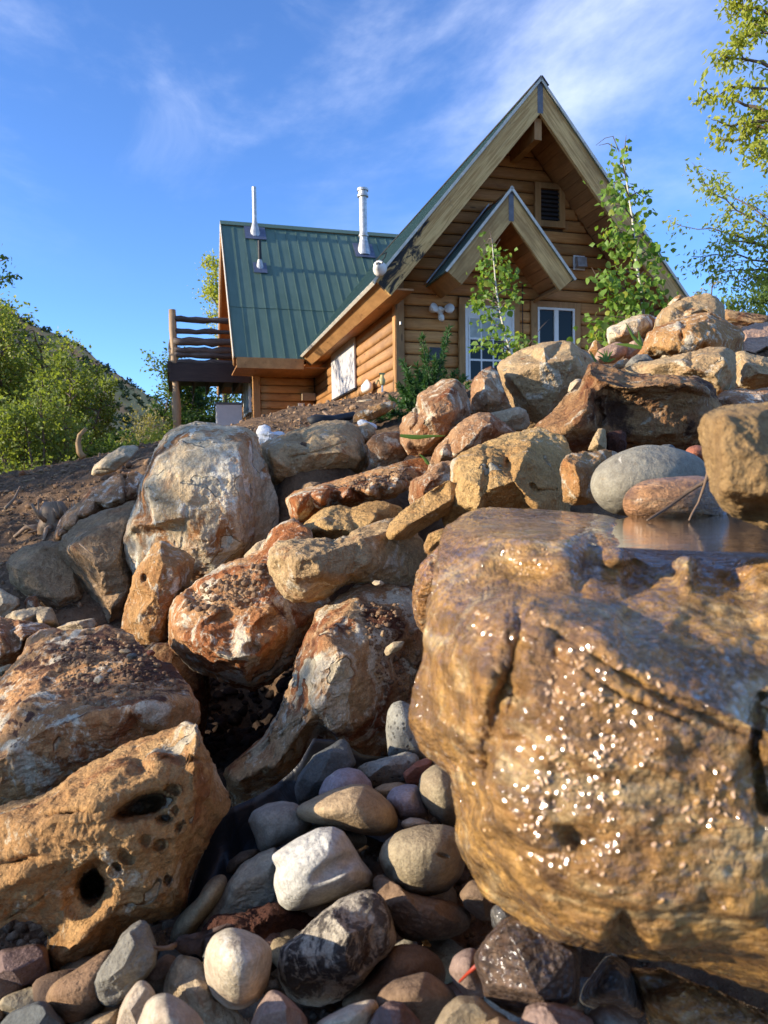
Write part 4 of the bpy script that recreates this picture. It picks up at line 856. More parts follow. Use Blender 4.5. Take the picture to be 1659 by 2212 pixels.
peb('F',[(1415,745),(1440,680),(1490,645),(1540,638),(1590,760),(1590,880),(1500,875),(1440,815)],.64,.05,P_ROSE,'small pink cobble beside the wet brown one')
peb('M',[(418,340),(470,260),(540,190),(580,176),(650,188),(740,240),(862,320),(868,430),(855,545),(760,590),(610,605),(530,562),(460,512),(448,440),(424,390)],.52,.06,W_BRN,'big wet brown cobble shining under the dripping rock',p=2.5,nplanes=4,smooth=.15,rough=.5)
peb('M',[(486,145),(520,118),(580,138),(640,178),(640,230),(560,240),(495,225)],.66,.03,W_GREY,'small wet grey pebble under the edge of the wet rock',cat='pebble',name='pebble')
peb('M',[(245,640),(290,560),(350,508),(440,513),(505,570),(570,605),(570,700),(250,700)],.50,.05,P_TAN2,'tan cobble below the wet brown one',nplanes=3)
peb('M',[(425,640),(520,598),(610,630),(620,700),(430,700)],.46,.03,P_TAN,'small tan cobble at the lower edge beside a bumpy one')
peb('M',[(605,640),(640,560),(690,538),(760,543),(850,570),(925,620),(945,700),(610,700)],.47,.045,P_ROSE,'bumpy reddish cobble at the lower edge',rough=1.1,nplanes=5)
peb('M',[(890,590),(960,543),(1020,553),(1105,610),(1140,700),(920,700)],.50,.04,P_ANG,'dark grey cobble at the lower edge beside the orange slab')
peb('M',[(855,540),(880,470),(930,400),(980,335),(1035,348),(1095,410),(1128,520),(1140,610),(1040,590),(940,570)],.60,.06,W_GREY,'wet dark grey cobble in the shade of the wet rock')
rock('flat_stone','M',[(1075,392),(1200,400),(1400,478),(1659,588),(1800,650),(1800,780),(1250,780),(1160,640),(1112,490)],.74,.07,W_SLAB,'wet orange slab glinting under the big wet rock','stone',p=3,nplanes=3)
peb('M',[(355,80),(400,20),(450,20),(490,100),(510,200),(440,190),(380,140)],.78,.05,P_BRN,'shadowed brown cobble tucked behind the wet rock',nplanes=3)
peb('L',[(-60,430),(0,300),(90,288),(230,260),(285,288),(308,420),(295,490),(180,530),(60,570),(-60,620)],.86,.08,P_PURP,'big dull purple cobble at the left below the holed boulder',p=2.5,nplanes=3,rough=.5)
peb('L',[(270,595),(298,530),(368,470),(478,408),(560,350),(640,300),(692,290),(700,420),(660,570),(630,660),(540,712),(450,742),(380,742),(315,695)],.76,.07,P_POREB,'pitted orange brown cobble lying on its side',p=2.2,smooth=.25,rough=.5)
peb('L',[(560,505),(600,420),(680,320),(740,208),(800,148),(850,120),(892,133),(918,210),(945,300),(938,395),(885,460),(845,490),(765,590),(700,646),(628,640),(577,585)],.72,.06,P_ANG,'grey angular wedge shaped cobble',p=2.8,nplanes=5,smooth=.08,rough=.7)
peb('L',[(700,770),(720,660),(760,580),(810,510),(850,478),(892,498),(940,560),(930,700),(900,800),(720,830)],.64,.055,P_EGG,'tan cobble with a blunt top behind the beige one',p=2.3,nplanes=3)
peb('L',[(-20,770),(60,680),(150,638),(230,608),(290,618),(345,690),(400,745),(400,830),(0,830)],.72,.06,P_SLATE,'blackish grey cobble in the lower left corner',p=2.4,nplanes=2)
peb('L',[(-60,690),(0,588),(120,543),(250,512),(320,515),(300,600),(220,640),(100,690),(0,720)],.82,.06,P_TAN2,'olive slab like cobble under the purple one',p=3,nplanes=3,rough=.6)
peb('L',[(470,760),(560,700),(650,668),(740,640),(760,760),(650,830)],.72,.05,P_TAN,'orange tan cobble below the grey wedge')
peb('L',[(850,480),(930,380),(1000,328),(1070,338),(1050,460),(1030,580),(930,580)],.80,.05,P_BRN,'mottled brown cobble behind the rough white and rust stone',nplanes=3)
# small stones on the dirt covered boulder
for key, pts, Y, T, mt, lb in [('K',[(752,1165),(770,1130),(810,1112),(838,1130),(830,1165),(800,1190)],1.40,.02,P_EGG,'cream pebble lying in the dirt of the flat boulder'),
    ('K',[(955,920),(985,902),(1040,905),(1075,925),(1040,940),(980,938)],1.56,.015,P_TAN,'flat ochre pebble on the dirt near the slim orange stone'),
    ('K',[(1018,965),(1040,940),(1090,935),(1120,955),(1095,985),(1045,988)],1.53,.02,P_SLATE,'blue grey pebble on the dirt near the slim orange stone'),
    ('K',[(1185,940),(1195,915),(1230,908),(1260,930),(1245,955),(1205,958)],1.55,.02,P_BRICK,'red pebble on the dirt near the slim orange stone'),
    ('K',[(865,1085),(885,1062),(912,1058),(905,1085),(885,1092)],1.44,.012,P_WHITE,'tiny white chip in the dirt of the flat boulder'),
    ('K',[(640,1110),(655,1092),(672,1100),(668,1118),(650,1122)],1.42,.01,P_TAN,'tiny tan pebble in the dirt of the flat boulder'),
    ('D',[(468,1260),(478,1235),(500,1228),(512,1250),(490,1270)],1.12,.015,P_EGG,'pale pebble sitting in the lower hole of the ochre boulder'),
    ('D',[(505,1240),(515,1210),(538,1212),(545,1240),(522,1258)],1.13,.015,P_ROSE,'rose pebble sitting in the lower hole of the ochre boulder'),
    ('D',[(482,1285),(490,1268),(508,1268),(515,1282),(498,1292)],1.11,.012,P_WHITE,'tiny white pebble sitting in the lower hole of the ochre boulder')]:
    rock('pebble', key, pts, Y, T, mt, lb, 'pebble', p=2, nplanes=1, smooth=.2, rough=.35)
# more cobbles seen only in the gaps of the heap
FILL = [P_TAN2, P_BRN, P_GREY, P_PURP, P_BRN, P_ANG, P_SLATE, P_TAN]
fm = []
for k in range(6):
    th = np.linspace(0, 2 * np.pi, 22, endpoint=False); ph = np.linspace(0, np.pi, 13)[1:-1]
    V = [(0, 0, 1)] + [(np.sin(p) * np.cos(a), np.sin(p) * np.sin(a), np.cos(p)) for p in ph for a in th] + [(0, 0, -1)]
    V = np.array(V); V = V * (1 + 0.22 * fbm(V * 0.9 + k * 9.1, 2, k))[:, None] * np.array([1.0, .78, .58])
    ix = 1 + np.arange(11 * 22).reshape(11, 22)
    q = np.stack([ix[:-1], ix[1:], np.roll(ix[1:], -1, 1), np.roll(ix[:-1], -1, 1)], -1).reshape(-1, 4)
    tr = np.concatenate([np.stack([np.zeros(22, int), ix[0], np.roll(ix[0], -1)], 1), np.stack([np.full(22, 243), np.roll(ix[-1], -1), ix[-1]], 1)])
    fm.append((V, [q, tr]))
FMESH = {}
nf = 0
for i in range(150):
    px = rnd.uniform(-60, 1300); py = rnd.uniform(1700, 2260)
    Yd = float(np.interp(py, [1700, 1900, 2200, 2260], [1.55, 1.25, .98, .94]))
    if (px < 300 and py < 2120) or (px < 420 and py < 2000) or (px < 660 and py < 1850): continue
    p = at(px, py, Yd)
    r = rnd.uniform(.028, .045)
    k = rnd.randrange(6); mt = FILL[i % len(FILL)]
    key = (k, mt.name)
    if key not in FMESH: FMESH[key] = mesh_np('cobble', fm[k][0] * .05, fm[k][1], mt)
    o = link('cobble', FMESH[key], None, (p.x, p.y, gz(p.x, p.y) + r * rnd.choice((.1, .9))), (rnd.uniform(-.5, .5), rnd.uniform(-.5, .5), rnd.uniform(0, 6.3)))
    o.scale = (r / .05,) * 3
    tag(o, 'half buried %s deep in a gap of the heap' % mt.name.replace('_', ' '), 'cobble', '%ss filling the gaps of the heap' % mt.name.replace('_', ' '))

# black pond liner
t = NT('black_liner'); v = t.coord('Object', rand=False)
wr = t.noise(v, 18.0, 5, 0.6, 1.2)
LINER = t.setp(color=(0.012, 0.012, 0.013), rough=0.42, spec=0.5, normal=t.bump(wr, 0.5, 0.01))
topl = [(385,1985,1.14),(405,1930,1.17),(430,1850,1.20),(470,1752,1.25),(503,1742,1.30),(546,1726,1.33),(600,1690,1.35),(650,1640,1.36),(677,1594,1.37),(720,1604,1.385),(780,1628,1.40),(850,1640,1.42)]
tl = np.array(topl)
tt = np.linspace(0, len(tl) - 1, 90)
T3 = np.stack([np.interp(tt, np.arange(len(tl)), tl[:, k]) for k in range(3)], 1)
rows = []
for j in np.linspace(0, 1, 16):
    rows.append(rays(T3[:, 0] + 40 * j, T3[:, 1] + 190 * j, T3[:, 2] - .10 * j + .03 * np.sin(j * 3)))
Lv = np.stack(rows)
n2 = fbm(Lv.reshape(-1, 3) * 9, 3, 3).reshape(16, 90)
Lv = Lv + n2[..., None] * np.array([0, .012, .006])
me = gridmesh('pond_liner', Lv[..., 0], Lv[..., 1], Lv[..., 2], LINER)
o = link('pond_liner', me); md = o.modifiers.new('thickness', 'SOLIDIFY'); md.thickness = .003
tag(o, 'black plastic pond liner sheet showing between boulders and cobbles', 'liner')
# ------------------------------------------------------------------ the log cabin
YAW = math.radians(15.653)
ZB = 0.3
CAB = (0.27, 12.907, CZ + 0.992 - ZB)
cabin = empty('log_cabin', CAB, YAW)
tag(cabin, 'honey brown log cabin with steep green metal roofs above the boulders', 'cabin')
LZ = (0, 0, ZB)
W, ZR, TT, FO, EO, V1 = 4.448, 5.596, 1.19, 1.034, 0.671, 7.793
UC = W / 2; TH = math.atan(TT); CS, SN = math.cos(TH), math.sin(TH)
SEND = (UC + EO) / CS
VR, ZR2, VE, UL, ULW, URR = 9.843, 6.546, 6.101, -2.317, -1.657, 6.8
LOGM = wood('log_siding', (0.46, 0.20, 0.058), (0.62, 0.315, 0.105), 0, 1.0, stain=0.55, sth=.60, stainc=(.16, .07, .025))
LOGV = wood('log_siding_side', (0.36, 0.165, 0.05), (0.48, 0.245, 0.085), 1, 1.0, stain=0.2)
POSTM = wood('corner_board', (0.38, 0.195, 0.07), (0.50, 0.275, 0.11), 2, 1.0, stain=0.2)
CASE = wood('casing_board', (0.40, 0.205, 0.07), (0.53, 0.29, 0.11), 2, 1.0)
SOFF = wood('soffit_board', (0.42, 0.19, 0.07), (0.55, 0.27, 0.10), 1, 1.0)
BARGE = wood('barge_board', (0.46, 0.25, 0.08), (0.74, 0.47, 0.175), 0, 0.75, stain=0.75, sth=0.60, stainc=(0.20, 0.13, 0.065), roty=-TH, lo=.36, hi=.62)
BARGEP = wood('barge_board_mirrored', (0.46, 0.25, 0.08), (0.74, 0.47, 0.175), 0, 0.75, stain=0.75, sth=0.62, stainc=(0.24, 0.16, 0.08), roty=TH, lo=.36, hi=.62)
FASC = wood('fascia_board', (0.40, 0.20, 0.07), (0.48, 0.26, 0.10), 1, 0.7, stain=0.5, stainc=(0.12, 0.06, 0.03))
def rotten():
    t = NT('rotten_barge_board'); t.roty = TH; v = t.coord(scale=(1.1, 20, 20), rand=False)
    g = t.noise(v, 1.0, 6, .62, 1.4)
    col = t.mix(t.rng(g, .36, .62), (0.46, 0.25, 0.08), (0.72, 0.46, 0.175))
    ob = t.n.new('ShaderNodeTexCoord'); sx = t.n.new('ShaderNodeSeparateXYZ'); t.l.new(ob.outputs['Object'], sx.inputs[0])
    n = t.noise(t.coord(scale=(1.4, 3.5, 3.5), rand=False), 1.6, 8, .68, .9)
    col = t.mix(t.rng(n, .58, .72, 0, .55), col, (0.16, 0.115, 0.07))
    low = t.rng(sx.outputs['X'], -0.2, 0.75, 0.16, -0.10)
    col = t.mix(t.rng(t.math('ADD', n, low), .60, .68), col, (0.035, 0.028, 0.022))
    return t.setp(color=col, rough=.7, spec=.3, normal=t.bump(g, .4, .006))
BARGEX = rotten()
t = NT('green_metal'); v = t.coord()
a = t.noise(v, 0.9, 5, 0.6); b = t.noise(t.coord(scale=(9, 1, 1)), 2.0, 4, 0.6)
GREEN = t.setp(color=t.mix(t.rng(t.math('ADD', a, t.math('MULTIPLY', b, .5)), 0.5, 1.0), (0.085, 0.138, 0.102), (0.118, 0.178, 0.135)), rough=0.42, spec=0.45, metal=0.0)
TRIM = plain('pale_metal_trim', (0.60, 0.56, 0.46), 0.5, 0.0)
GALV = plain('galvanised_metal', (0.46, 0.45, 0.43), 0.5, 0.75, var=.25)
FLASH = plain('grey_flashing', (0.16, 0.18, 0.24), 0.45, 0.6)
WHITEP = plain('white_paint', (0.80, 0.76, 0.68), 0.45, var=.04)
BLACKP = plain('black_pipe', (0.015, 0.015, 0.015), 0.6)
DARKP = plain('dark_vent_paint', (0.018, 0.016, 0.015), 0.6)
t = NT('window_glass'); v = t.coord()
GLASS = t.setp(color=(0.02, 0.025, 0.02), rough=0.04, spec=0.22, normal=t.bump(t.noise(v, 1.5, 2), 0.02, 0.02))
BLIND = plain('white_blind', (0.42, 0.45, 0.40), 0.7)
BOARDM = plain('grey_painted_board', (0.46, 0.43, 0.40), 0.7, sc=3)
CORE = plain('wall_core', (0.10, 0.055, 0.025), 0.9)

def P3(u, v, z): return (u, v, z)
def slope(s, q, side=-1):
    return UC + side * (s * CS - q * SN), ZR - s * SN - q * CS
def roofz(u): return ZR - TT * abs(u - UC)
# wall cores
g = [(0.03, -ZB), (W - 0.03, -ZB), (W - 0.03, roofz(0.03) - .42), (UC, ZR - .42), (0.03, roofz(0.03) - .42)]
MB().prism([(u, 0.03, z) for u, z in g], (0, 8.0, 0)).build('wall', CORE, cabin, loc=LZ)
hz = lambda v: ZR2 - TT * abs(v - VR)
g = [(V1 + .03, -ZB), (2 * VR - V1, -ZB), (2 * VR - V1, hz(V1) - .45), (VR, ZR2 - .45), (V1 + .03, hz(V1) - .45)]
MB().prism([(ULW + .03, v, z) for v, z in g], (URR - 1.0 - ULW, 0, 0)).build('wall', CORE, cabin, loc=LZ)
# logs
def log_u(u0, u1, z0, z1, v, mat, bul=.040, parent=cabin, clip=None):
    n = 8; mb = MB(); prof = []
    for k in range(n + 1):
        a = math.pi * k / n
        prof.append((v + .02 - bul * math.sin(a) ** 0.7 - .005, z0 + .008 + (z1 - z0 - .012) * (1 - math.cos(a)) / 2))
    wob = [rnd.uniform(-.006, .006) for _ in range(4)]
    xs = [u0 + (u1 - u0) * k / 5 for k in range(6)]
    vs = []; 
    for i, x in enumerate(xs):
        for (pv, pz) in prof:
            xx = x
            if clip and i in (0, 5):
                half = clip(pz)
                xx = max(x, UC - half) if i == 0 else min(x, UC + half)
            vs.append((xx, pv + wob[i % 4] * .5, pz + wob[(i + 1) % 4] * .4))
    m_ = n + 1
    fs = [(i * m_ + k, (i + 1) * m_ + k, (i + 1) * m_ + k + 1, i * m_ + k + 1) for i in range(5) for k in range(n)]
    fs += [tuple(range(m_)), tuple(range(5 * m_, 6 * m_))[::-1]]
    mb.add(vs, fs)
    return mb.build('log', mat, parent, smooth=True, loc=LZ)
def log_v(v0, v1, z0, z1, u, mat, bul=.040):
    n = 8; prof = []
    for k in range(n + 1):
        a = math.pi * k / n
        prof.append((u + .02 - bul * math.sin(a) ** 0.7 - .005, z0 + .008 + (z1 - z0 - .012) * (1 - math.cos(a)) / 2))
    vs = [(pu, y, pz) for y in (v0, v1) for pu, pz in prof]; m_ = n + 1
    fs = [(k, k + 1, m_ + k + 1, m_ + k) for k in range(n)] + [tuple(range(m_))[::-1], tuple(range(m_, 2 * m_))]
    return MB().add(vs, fs).build('log', mat, cabin, smooth=True, loc=LZ)
OPEN = [(1.13, 2.30, -.3, 2.19), (2.54, 3.54, .80, 2.22), (2.62, 3.22, 3.56, 4.34)]
CH = 0.212
k = 0
while True:
    z0 = -ZB + k * CH; z1 = z0 + CH; k += 1
    half = (ZR - .30 - z1) / TT
    if half < .12: break
    a0, a1 = (.12, W - .12) if half > UC - .12 else (UC - half - .2, UC + half + .2)
    clip = None if half > UC - .12 else (lambda z: (ZR - .30 - z) / TT)
    segs = [(a0, a1)]
    for (o0, o1, p0, p1) in OPEN:
        if min(z1, p1) - max(z0, p0) > .4 * CH:
            segs = [s for (b0, b1) in segs for s in ((b0, min(b1, o0)), (max(b0, o1), b1)) if s[1] - s[0] > .05]
    for (b0, b1) in segs: log_u(b0, b1, z0, z1, 0.0, LOGM, clip=clip)
for k in range(12):
    z0 = -ZB + k * CH
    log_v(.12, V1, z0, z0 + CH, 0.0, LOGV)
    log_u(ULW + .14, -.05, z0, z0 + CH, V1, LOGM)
for k in range(22):
    z0 = -ZB + k * CH; h = (ZR2 - .35 - z0 - CH) / TT
    v0, v1 = max(V1 + .12, VR - h), min(2 * VR - V1, VR + h)
    if z0 + CH > .98 and z0 < 2.15:
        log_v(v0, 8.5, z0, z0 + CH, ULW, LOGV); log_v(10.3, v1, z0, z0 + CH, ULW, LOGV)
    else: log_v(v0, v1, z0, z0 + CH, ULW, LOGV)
# corner boards
for (a, b) in [((-.03, -.045, -ZB), (.12, .02, 2.75)), ((-.045, -.03, -ZB), (.0, .12, 2.3)), ((W - .12, -.045, -ZB), (W + .03, .05, 2.75)), ((ULW - .03, V1 - .045, -ZB), (ULW + .14, V1 + .02, 2.0)), ((ULW - .045, V1 - .03, -ZB), (ULW, V1 + .12, 2.3))]:
    MB().box(a, b).build('corner_board', POSTM, cabin, loc=LZ)
# door
door = MB().box((1.244, -.055, -.02), (2.188, .02, 2.08)).build('door', WHITEP, cabin, loc=LZ)
for (a, b) in [((1.13, -.075, -.1), (1.243, .0, 2.19)), ((2.189, -.075, -.1), (2.30, .0, 2.19))]: MB().box(a, b).build('door_casing', CASE, door)
MB().box((1.13, -.078, 2.082), (2.30, .0, 2.20)).build('door_casing', CASE, door)
for b in [((1.244, -.075, 0), (1.285, -.056, 2.08)), ((2.150, -.075, 0), (2.188, -.056, 2.08)), ((1.286, -.075, 2.04), (2.149, -.056, 2.08))]: MB().box(*b).build('door_frame', WHITEP, door)
cols = [(1.335, 1.535), (1.560, 1.765), (1.790, 1.990)]; rowz = [(1.51, 1.845), (1.135, 1.475), (.76, 1.10)]
for (a0, a1) in cols:
    for j, (b0, b1) in enumerate(rowz):
        MB().box((a0, -.062, b0), (a1, -.0551, b1)).build('pane', BLIND if j == 0 else GLASS, door)
for b in [((1.31, -.07, 1.845), (2.015, -.056, 1.87)), ((1.31, -.07, .735), (2.015, -.056, .76)), ((1.31, -.07, .76), (1.335, -.056, 1.845)), ((1.99, -.07, .76), (2.015, -.056, 1.845)),
          ((1.535, -.07, .76), (1.56, -.056, 1.845)), ((1.765, -.07, .76), (1.79, -.056, 1.845)), ((1.335, -.069, 1.475), (1.99, -.056, 1.51)), ((1.335, -.069, 1.10), (1.99, -.056, 1.135))]:
    MB().box(*b).build('muntin', WHITEP, door)
MB().lathe([(.0, 0), (.03, 0), (.03, .03), (.012, .05), (0, .05)], (2.08, -.09, 1.0)).build('knob', GALV, door)
# window in the gable wall
win = MB().box((2.665, -.02, .95), (3.416, .02, 2.11)).build('window', DARKP, cabin, loc=LZ)
for b in [((2.665, -.065, .95), (2.70, -.021, 2.11)), ((3.381, -.065, .95), (3.416, -.021, 2.11)), ((2.701, -.065, 2.07), (3.38, -.021, 2.11)), ((2.701, -.065, .95), (3.38, -.021, .99)), ((3.0, -.06, .99), (3.085, -.021, 2.07))]: MB().box(*b).build('frame', WHITEP, win)
for b in [((2.70, -.03, .99), (3.0, -.0205, 2.07)), ((3.085, -.03, .99), (3.381, -.0205, 2.07))]: MB().box(*b).build('pane', GLASS, win)
for b in [((2.54, -.055, .82), (2.664, .0, 2.22)), ((3.417, -.055, .82), (3.54, .0, 2.22)), ((2.664, -.057, 2.112), (3.417, .0, 2.222)), ((2.664, -.057, .82), (3.417, .0, .949))]: MB().box(*b).build('casing', CASE, win)
# louvred gable vent
vent = MB().box((2.735, -.01, 3.67), (3.11, .02, 4.24)).build('gable_vent', DARKP, cabin, loc=LZ)
for k in range(7):
    z = 3.70 + k * .077
    MB().prism([(2.735, -.02, z + .05), (2.735, -.065, z), (2.735, -.055, z - .008), (2.735, -.012, z + .042)], (.375, 0, 0)).build('louver', plain('louver_paint', (.05, .045, .045), .5) if k == 0 else bpy.data.materials['louver_paint'], vent)
for b in [((2.62, -.075, 3.56), (2.734, .0, 4.34)), ((3.111, -.075, 3.56), (3.225, .0, 4.34)), ((2.734, -.073, 4.241), (3.111, .0, 4.34)), ((2.734, -.073, 3.56), (3.111, .0, 3.669))]: MB().box(*b).build('casing', CASE, vent)

# main roof
def uz(pts, v, dv): return [(u, v, z) for u, z in pts], (0, dv, 0)
VB = 9.2
deck = MB()
for sd in (-1, 1):
    deck.prism(*uz([slope(0, .03, sd), slope(SEND - .06, .03, sd), slope(SEND - .06, .12, sd), slope(0, .12, sd)], -FO + .07, VB + FO - .07))
roof = deck.build('main_roof', SOFF, cabin, loc=LZ)
nP = 34
for sd in (-1, 1):
    wv = (VB + FO) / nP
    for k in range(nP):
        v0 = -FO - .03 + k * wv
        mb = MB().prism(*uz([slope(-.01, 0, sd), slope(SEND + .04, 0, sd), slope(SEND + .04, .028, sd), slope(-.01, .028, sd)], v0 + .002, wv - .004))
        mb.prism(*uz([slope(.0, -.012, sd), slope(SEND + .04, -.012, sd), slope(SEND + .04, .0, sd), slope(0, .0, sd)], v0 + .004, .028))
        mb.build('roof_panel', GREEN, roof)
        if sd == 1 and k > 4: break
    pq = .356
    inner = ((.553 - 0.0))
    poly = [(UC, ZR - .035), slope(SEND, .03, sd), slope(SEND, pq, sd), (UC, ZR - .553)]
    MB().prism([(u - (0 if sd < 0 else -.004) , -FO, z) for u, z in poly], (0, .065, 0)).build('barge_board', BARGEX if sd < 0 else BARGE, roof)
    MB().prism(*uz([slope(-.02, -.012, sd), slope(SEND + .045, -.012, sd), slope(SEND + .045, .03, sd), slope(-.02, .03, sd)], -FO - .045, .012)).build('edge_trim', TRIM, roof)
    MB().prism(*uz([slope(SEND - .055, .04, sd), slope(SEND - .003, .04, sd), slope(SEND - .003, .352, sd), slope(SEND - .055, .352, sd)], -FO + .066, (VE + FO + .15) if sd < 0 else 7)).build('fascia', FASC, roof)
    MB().prism(*uz([slope(SEND - .012, -.005, sd), slope(SEND + .05, -.005, sd), slope(SEND + .05, .05, sd), slope(SEND - .012, .05, sd)], -FO + .0, 7.0)).build('drip_edge', TRIM, roof)
    nb = 22
    for k in range(nb):
        s0 = .12 + k * (SEND - .2) / nb; s1 = s0 + (SEND - .2) / nb - .008
        MB().prism(*uz([slope(s0, .121, sd), slope(s1, .121, sd), slope(s1, .16, sd), slope(s0, .16, sd)], -FO + .067, FO - .06)).build('soffit_board', SOFF, roof)
MB().box((-.44, -FO + .07, 2.03), (.0, V1, 2.06)).build('soffit', SOFF, roof)
MB().box((UC - .05, -FO - .0, ZR - .553), (UC + .05, -FO - .004, ZR - .06)).build('joint_plate', plain('grey_gable_plate', (.16, .16, .17), .6, .3, bump=.5), roof)
MB().box((UC - .065, -FO + .08, ZR - .95), (UC + .065, .1, ZR - .60)).build('ridge_beam', CASE, roof)
capm = MB()
for sd in (-1, 1):
    capm.prism(*uz([slope(-.02, -.035, sd), slope(.17, -.035, sd), slope(.17, -.02, sd), slope(-.02, -.02, sd)], -FO - .06, VB + FO))
capm.build('ridge_cap', plain('dark_ridge_cap', (.055, .05, .045), .6), roof)
# porch gable over the door
PC, PZR, PT, PV = 1.70, 3.79, 1.215, -1.0
pth = math.atan(PT); pc, ps = math.cos(pth), math.sin(pth); PSE = 1.155 / pc
def psl(s, q, sd): return PC + sd * (s * pc - q * ps), PZR - s * ps - q * pc
mb = MB()
for sd in (-1, 1): mb.prism(*uz([psl(0, .03, sd), psl(PSE - .05, .03, sd), psl(PSE - .05, .12, sd), psl(0, .12, sd)], PV + .06, 1.05))
porch = mb.build('porch_roof', SOFF, cabin, loc=LZ)
for sd in (-1, 1):
    for k in range(4):
        wv = 1.06 / 4; v0 = PV - .03 + k * wv
        mb = MB().prism(*uz([psl(-.01, 0, sd), psl(PSE + .03, 0, sd), psl(PSE + .03, .025, sd), psl(-.01, .025, sd)], v0 + .002, wv - .004))
        mb.prism(*uz([psl(0, -.012, sd), psl(PSE + .03, -.012, sd), psl(PSE + .03, .0, sd), psl(0, .0, sd)], v0 + .004, .025)).build('roof_panel', GREEN, porch)
    MB().prism([(u + (.003 if sd > 0 else 0), PV, z) for u, z in [(PC, PZR - .035), psl(PSE, .03, sd), psl(PSE, .345, sd), (PC, PZR - .54)]], (0, .055, 0)).build('barge_board', BARGEP if sd < 0 else BARGE, porch)
    MB().prism(*uz([psl(-.02, -.012, sd), psl(PSE + .035, -.012, sd), psl(PSE + .035, .03, sd), psl(-.02, .03, sd)], PV - .043, .012)).build('edge_trim', TRIM, porch)
    MB().prism(*uz([psl(PSE - .05, .04, sd), psl(PSE - .003, .04, sd), psl(PSE - .003, .34, sd), psl(PSE - .05, .34, sd)], PV + .056, .93)).build('fascia', CASE, porch)
    for k in range(9):
        s0 = .1 + k * (PSE - .17) / 9
        MB().prism(*uz([psl(s0, .121, sd), psl(s0 + (PSE - .17) / 9 - .008, .121, sd), psl(s0 + (PSE - .17) / 9 - .008, .155, sd), psl(s0, .155, sd)], PV + .057, .95)).build('soffit_board', SOFF, porch)
    MB().prism(*uz([psl(-.02, -.05, sd), psl(PSE + .02, -.05, sd), psl(PSE + .02, -.03, sd), psl(-.02, -.03, sd)], -.16, .15)).build('wall_flashing', GALV, porch)
MB().box((PC - .045, PV - .005, PZR - .54), (PC + .045, PV - .001, PZR - .06)).build('joint_plate', bpy.data.materials['grey_gable_plate'], porch)
# wing roof
def wsl(s, q, sd): return VR + sd * (s * CS - q * SN), ZR2 - s * SN - q * CS
def vz(pts, u, du): return [(u, v, z) for v, z in pts], (du, 0, 0)
WSE = (VR - VE) / CS
mb = MB()
for sd in (-1, 1): mb.prism(*vz([wsl(0, .03, sd), wsl(WSE - .04, .03, sd), wsl(WSE - .04, .13, sd), wsl(0, .13, sd)], UL + .07, URR - UL - .14))
wroof = mb.build('wing_roof', SOFF, cabin, loc=LZ)
nW = 22; ww = 0.305; seam = WSE * .665
for k in range(nW):
    u0 = UL + .02 + k * ww
    for (s0, s1, q) in [(-.01, seam + .03, 0.0), (seam, WSE + .05, .012)]:
        mb = MB().prism(*vz([wsl(s0, q, -1), wsl(s1, q, -1), wsl(s1, q + .02, -1), wsl(s0, q + .02, -1)], u0 + .001, ww - .002))
        mb.prism(*vz([wsl(s0, q - .014, -1), wsl(s1, q - .014, -1), wsl(s1, q, -1), wsl(s0, q, -1)], u0 + .003, .022))
        mb.build('roof_panel', GREEN, wroof)
MB().prism(*vz([wsl(-.01, 0, 1), wsl(WSE + .05, 0, 1), wsl(WSE + .05, .028, 1), wsl(-.01, .028, 1)], UL, URR - UL)).build('rear_sheet', GREEN, wroof)
mb = MB()
for sd in (-1, 1): mb.prism(*vz([wsl(-.02, -.055, sd), wsl(.16, -.055, sd), wsl(.16, -.035, sd), wsl(-.02, -.035, sd)], UL - .02, URR - UL))
mb.build('ridge_cap', GREEN, wroof)
for sd in (-1, 1):
    MB().prism(*vz([(VR, ZR2 - .035), wsl(WSE, .03, sd), wsl(WSE, .34, sd), (VR, ZR2 - .52)], UL, .06)).build('barge_board', FASC, wroof)
    MB().prism(*vz([wsl(-.02, -.04, sd), wsl(WSE + .055, -.04, sd), wsl(WSE + .055, .09, sd), wsl(-.02, .09, sd)], UL - .02, .016)).build('edge_trim', TRIM, wroof)
MB().box((UL + .065, VE - .03, 1.80), (-.60, VE + .02, 2.06)).build('fascia', FASC, wroof)
MB().box((UL + .065, VE + .021, 1.84), (.0, V1, 1.87)).build('soffit', SOFF, wroof)
# flues
def flue(name, u, v, ztop, r, cone, cap):
    zb = ZR2 - TT * (VR - v)
    o = MB().lathe([(r, -.3), (r, ztop - zb)], (u, v, zb), 20).build(name, GALV, cabin, smooth=False, loc=LZ)
    MB().lathe([(r + cone, -.12), (r + cone * .55, .12), (r + .012, .30), (r + .012, .34)], (u, v, zb), 20).build('storm_collar', GALV, o)
    if cap:
        MB().lathe([(r + .01, -.02), (r + .05, 0), (r + .05, .05), (r + .02, .06), (r + .02, .16), (r + .05, .17), (r + .055, .23), (r * .6, .27)], (u, v, ztop - .02), 20).build('cap', GALV, o)
        MB().lathe([(r + .02, 0), (r + .03, .02), (r + .03, .06), (r + .005, .08)], (u, v, zb + .42), 20).build('clamp_ring', GALV, o)
    hw = .30
    MB().prism(*vz([wsl((VR - v - .22) / CS, -.045, -1), wsl((VR - v + .22) / CS, -.045, -1), wsl((VR - v + .22) / CS, -.034, -1), wsl((VR - v - .22) / CS, -.034, -1)], u - hw, 2 * hw)).build('flashing', FLASH, o)
    return o
flue('flue_pipe', -1.36, 9.56, 7.53, .062, .11, False)
flue('stove_flue', 1.80, 9.22, 7.42, .115, .10, True)
vp = MB().lathe([(.05, -.1), (.05, .72)], (-1.36, 8.5, ZR2 - TT * (VR - 8.5)), 14).build('vent_pipe', BLACKP, cabin, loc=LZ)
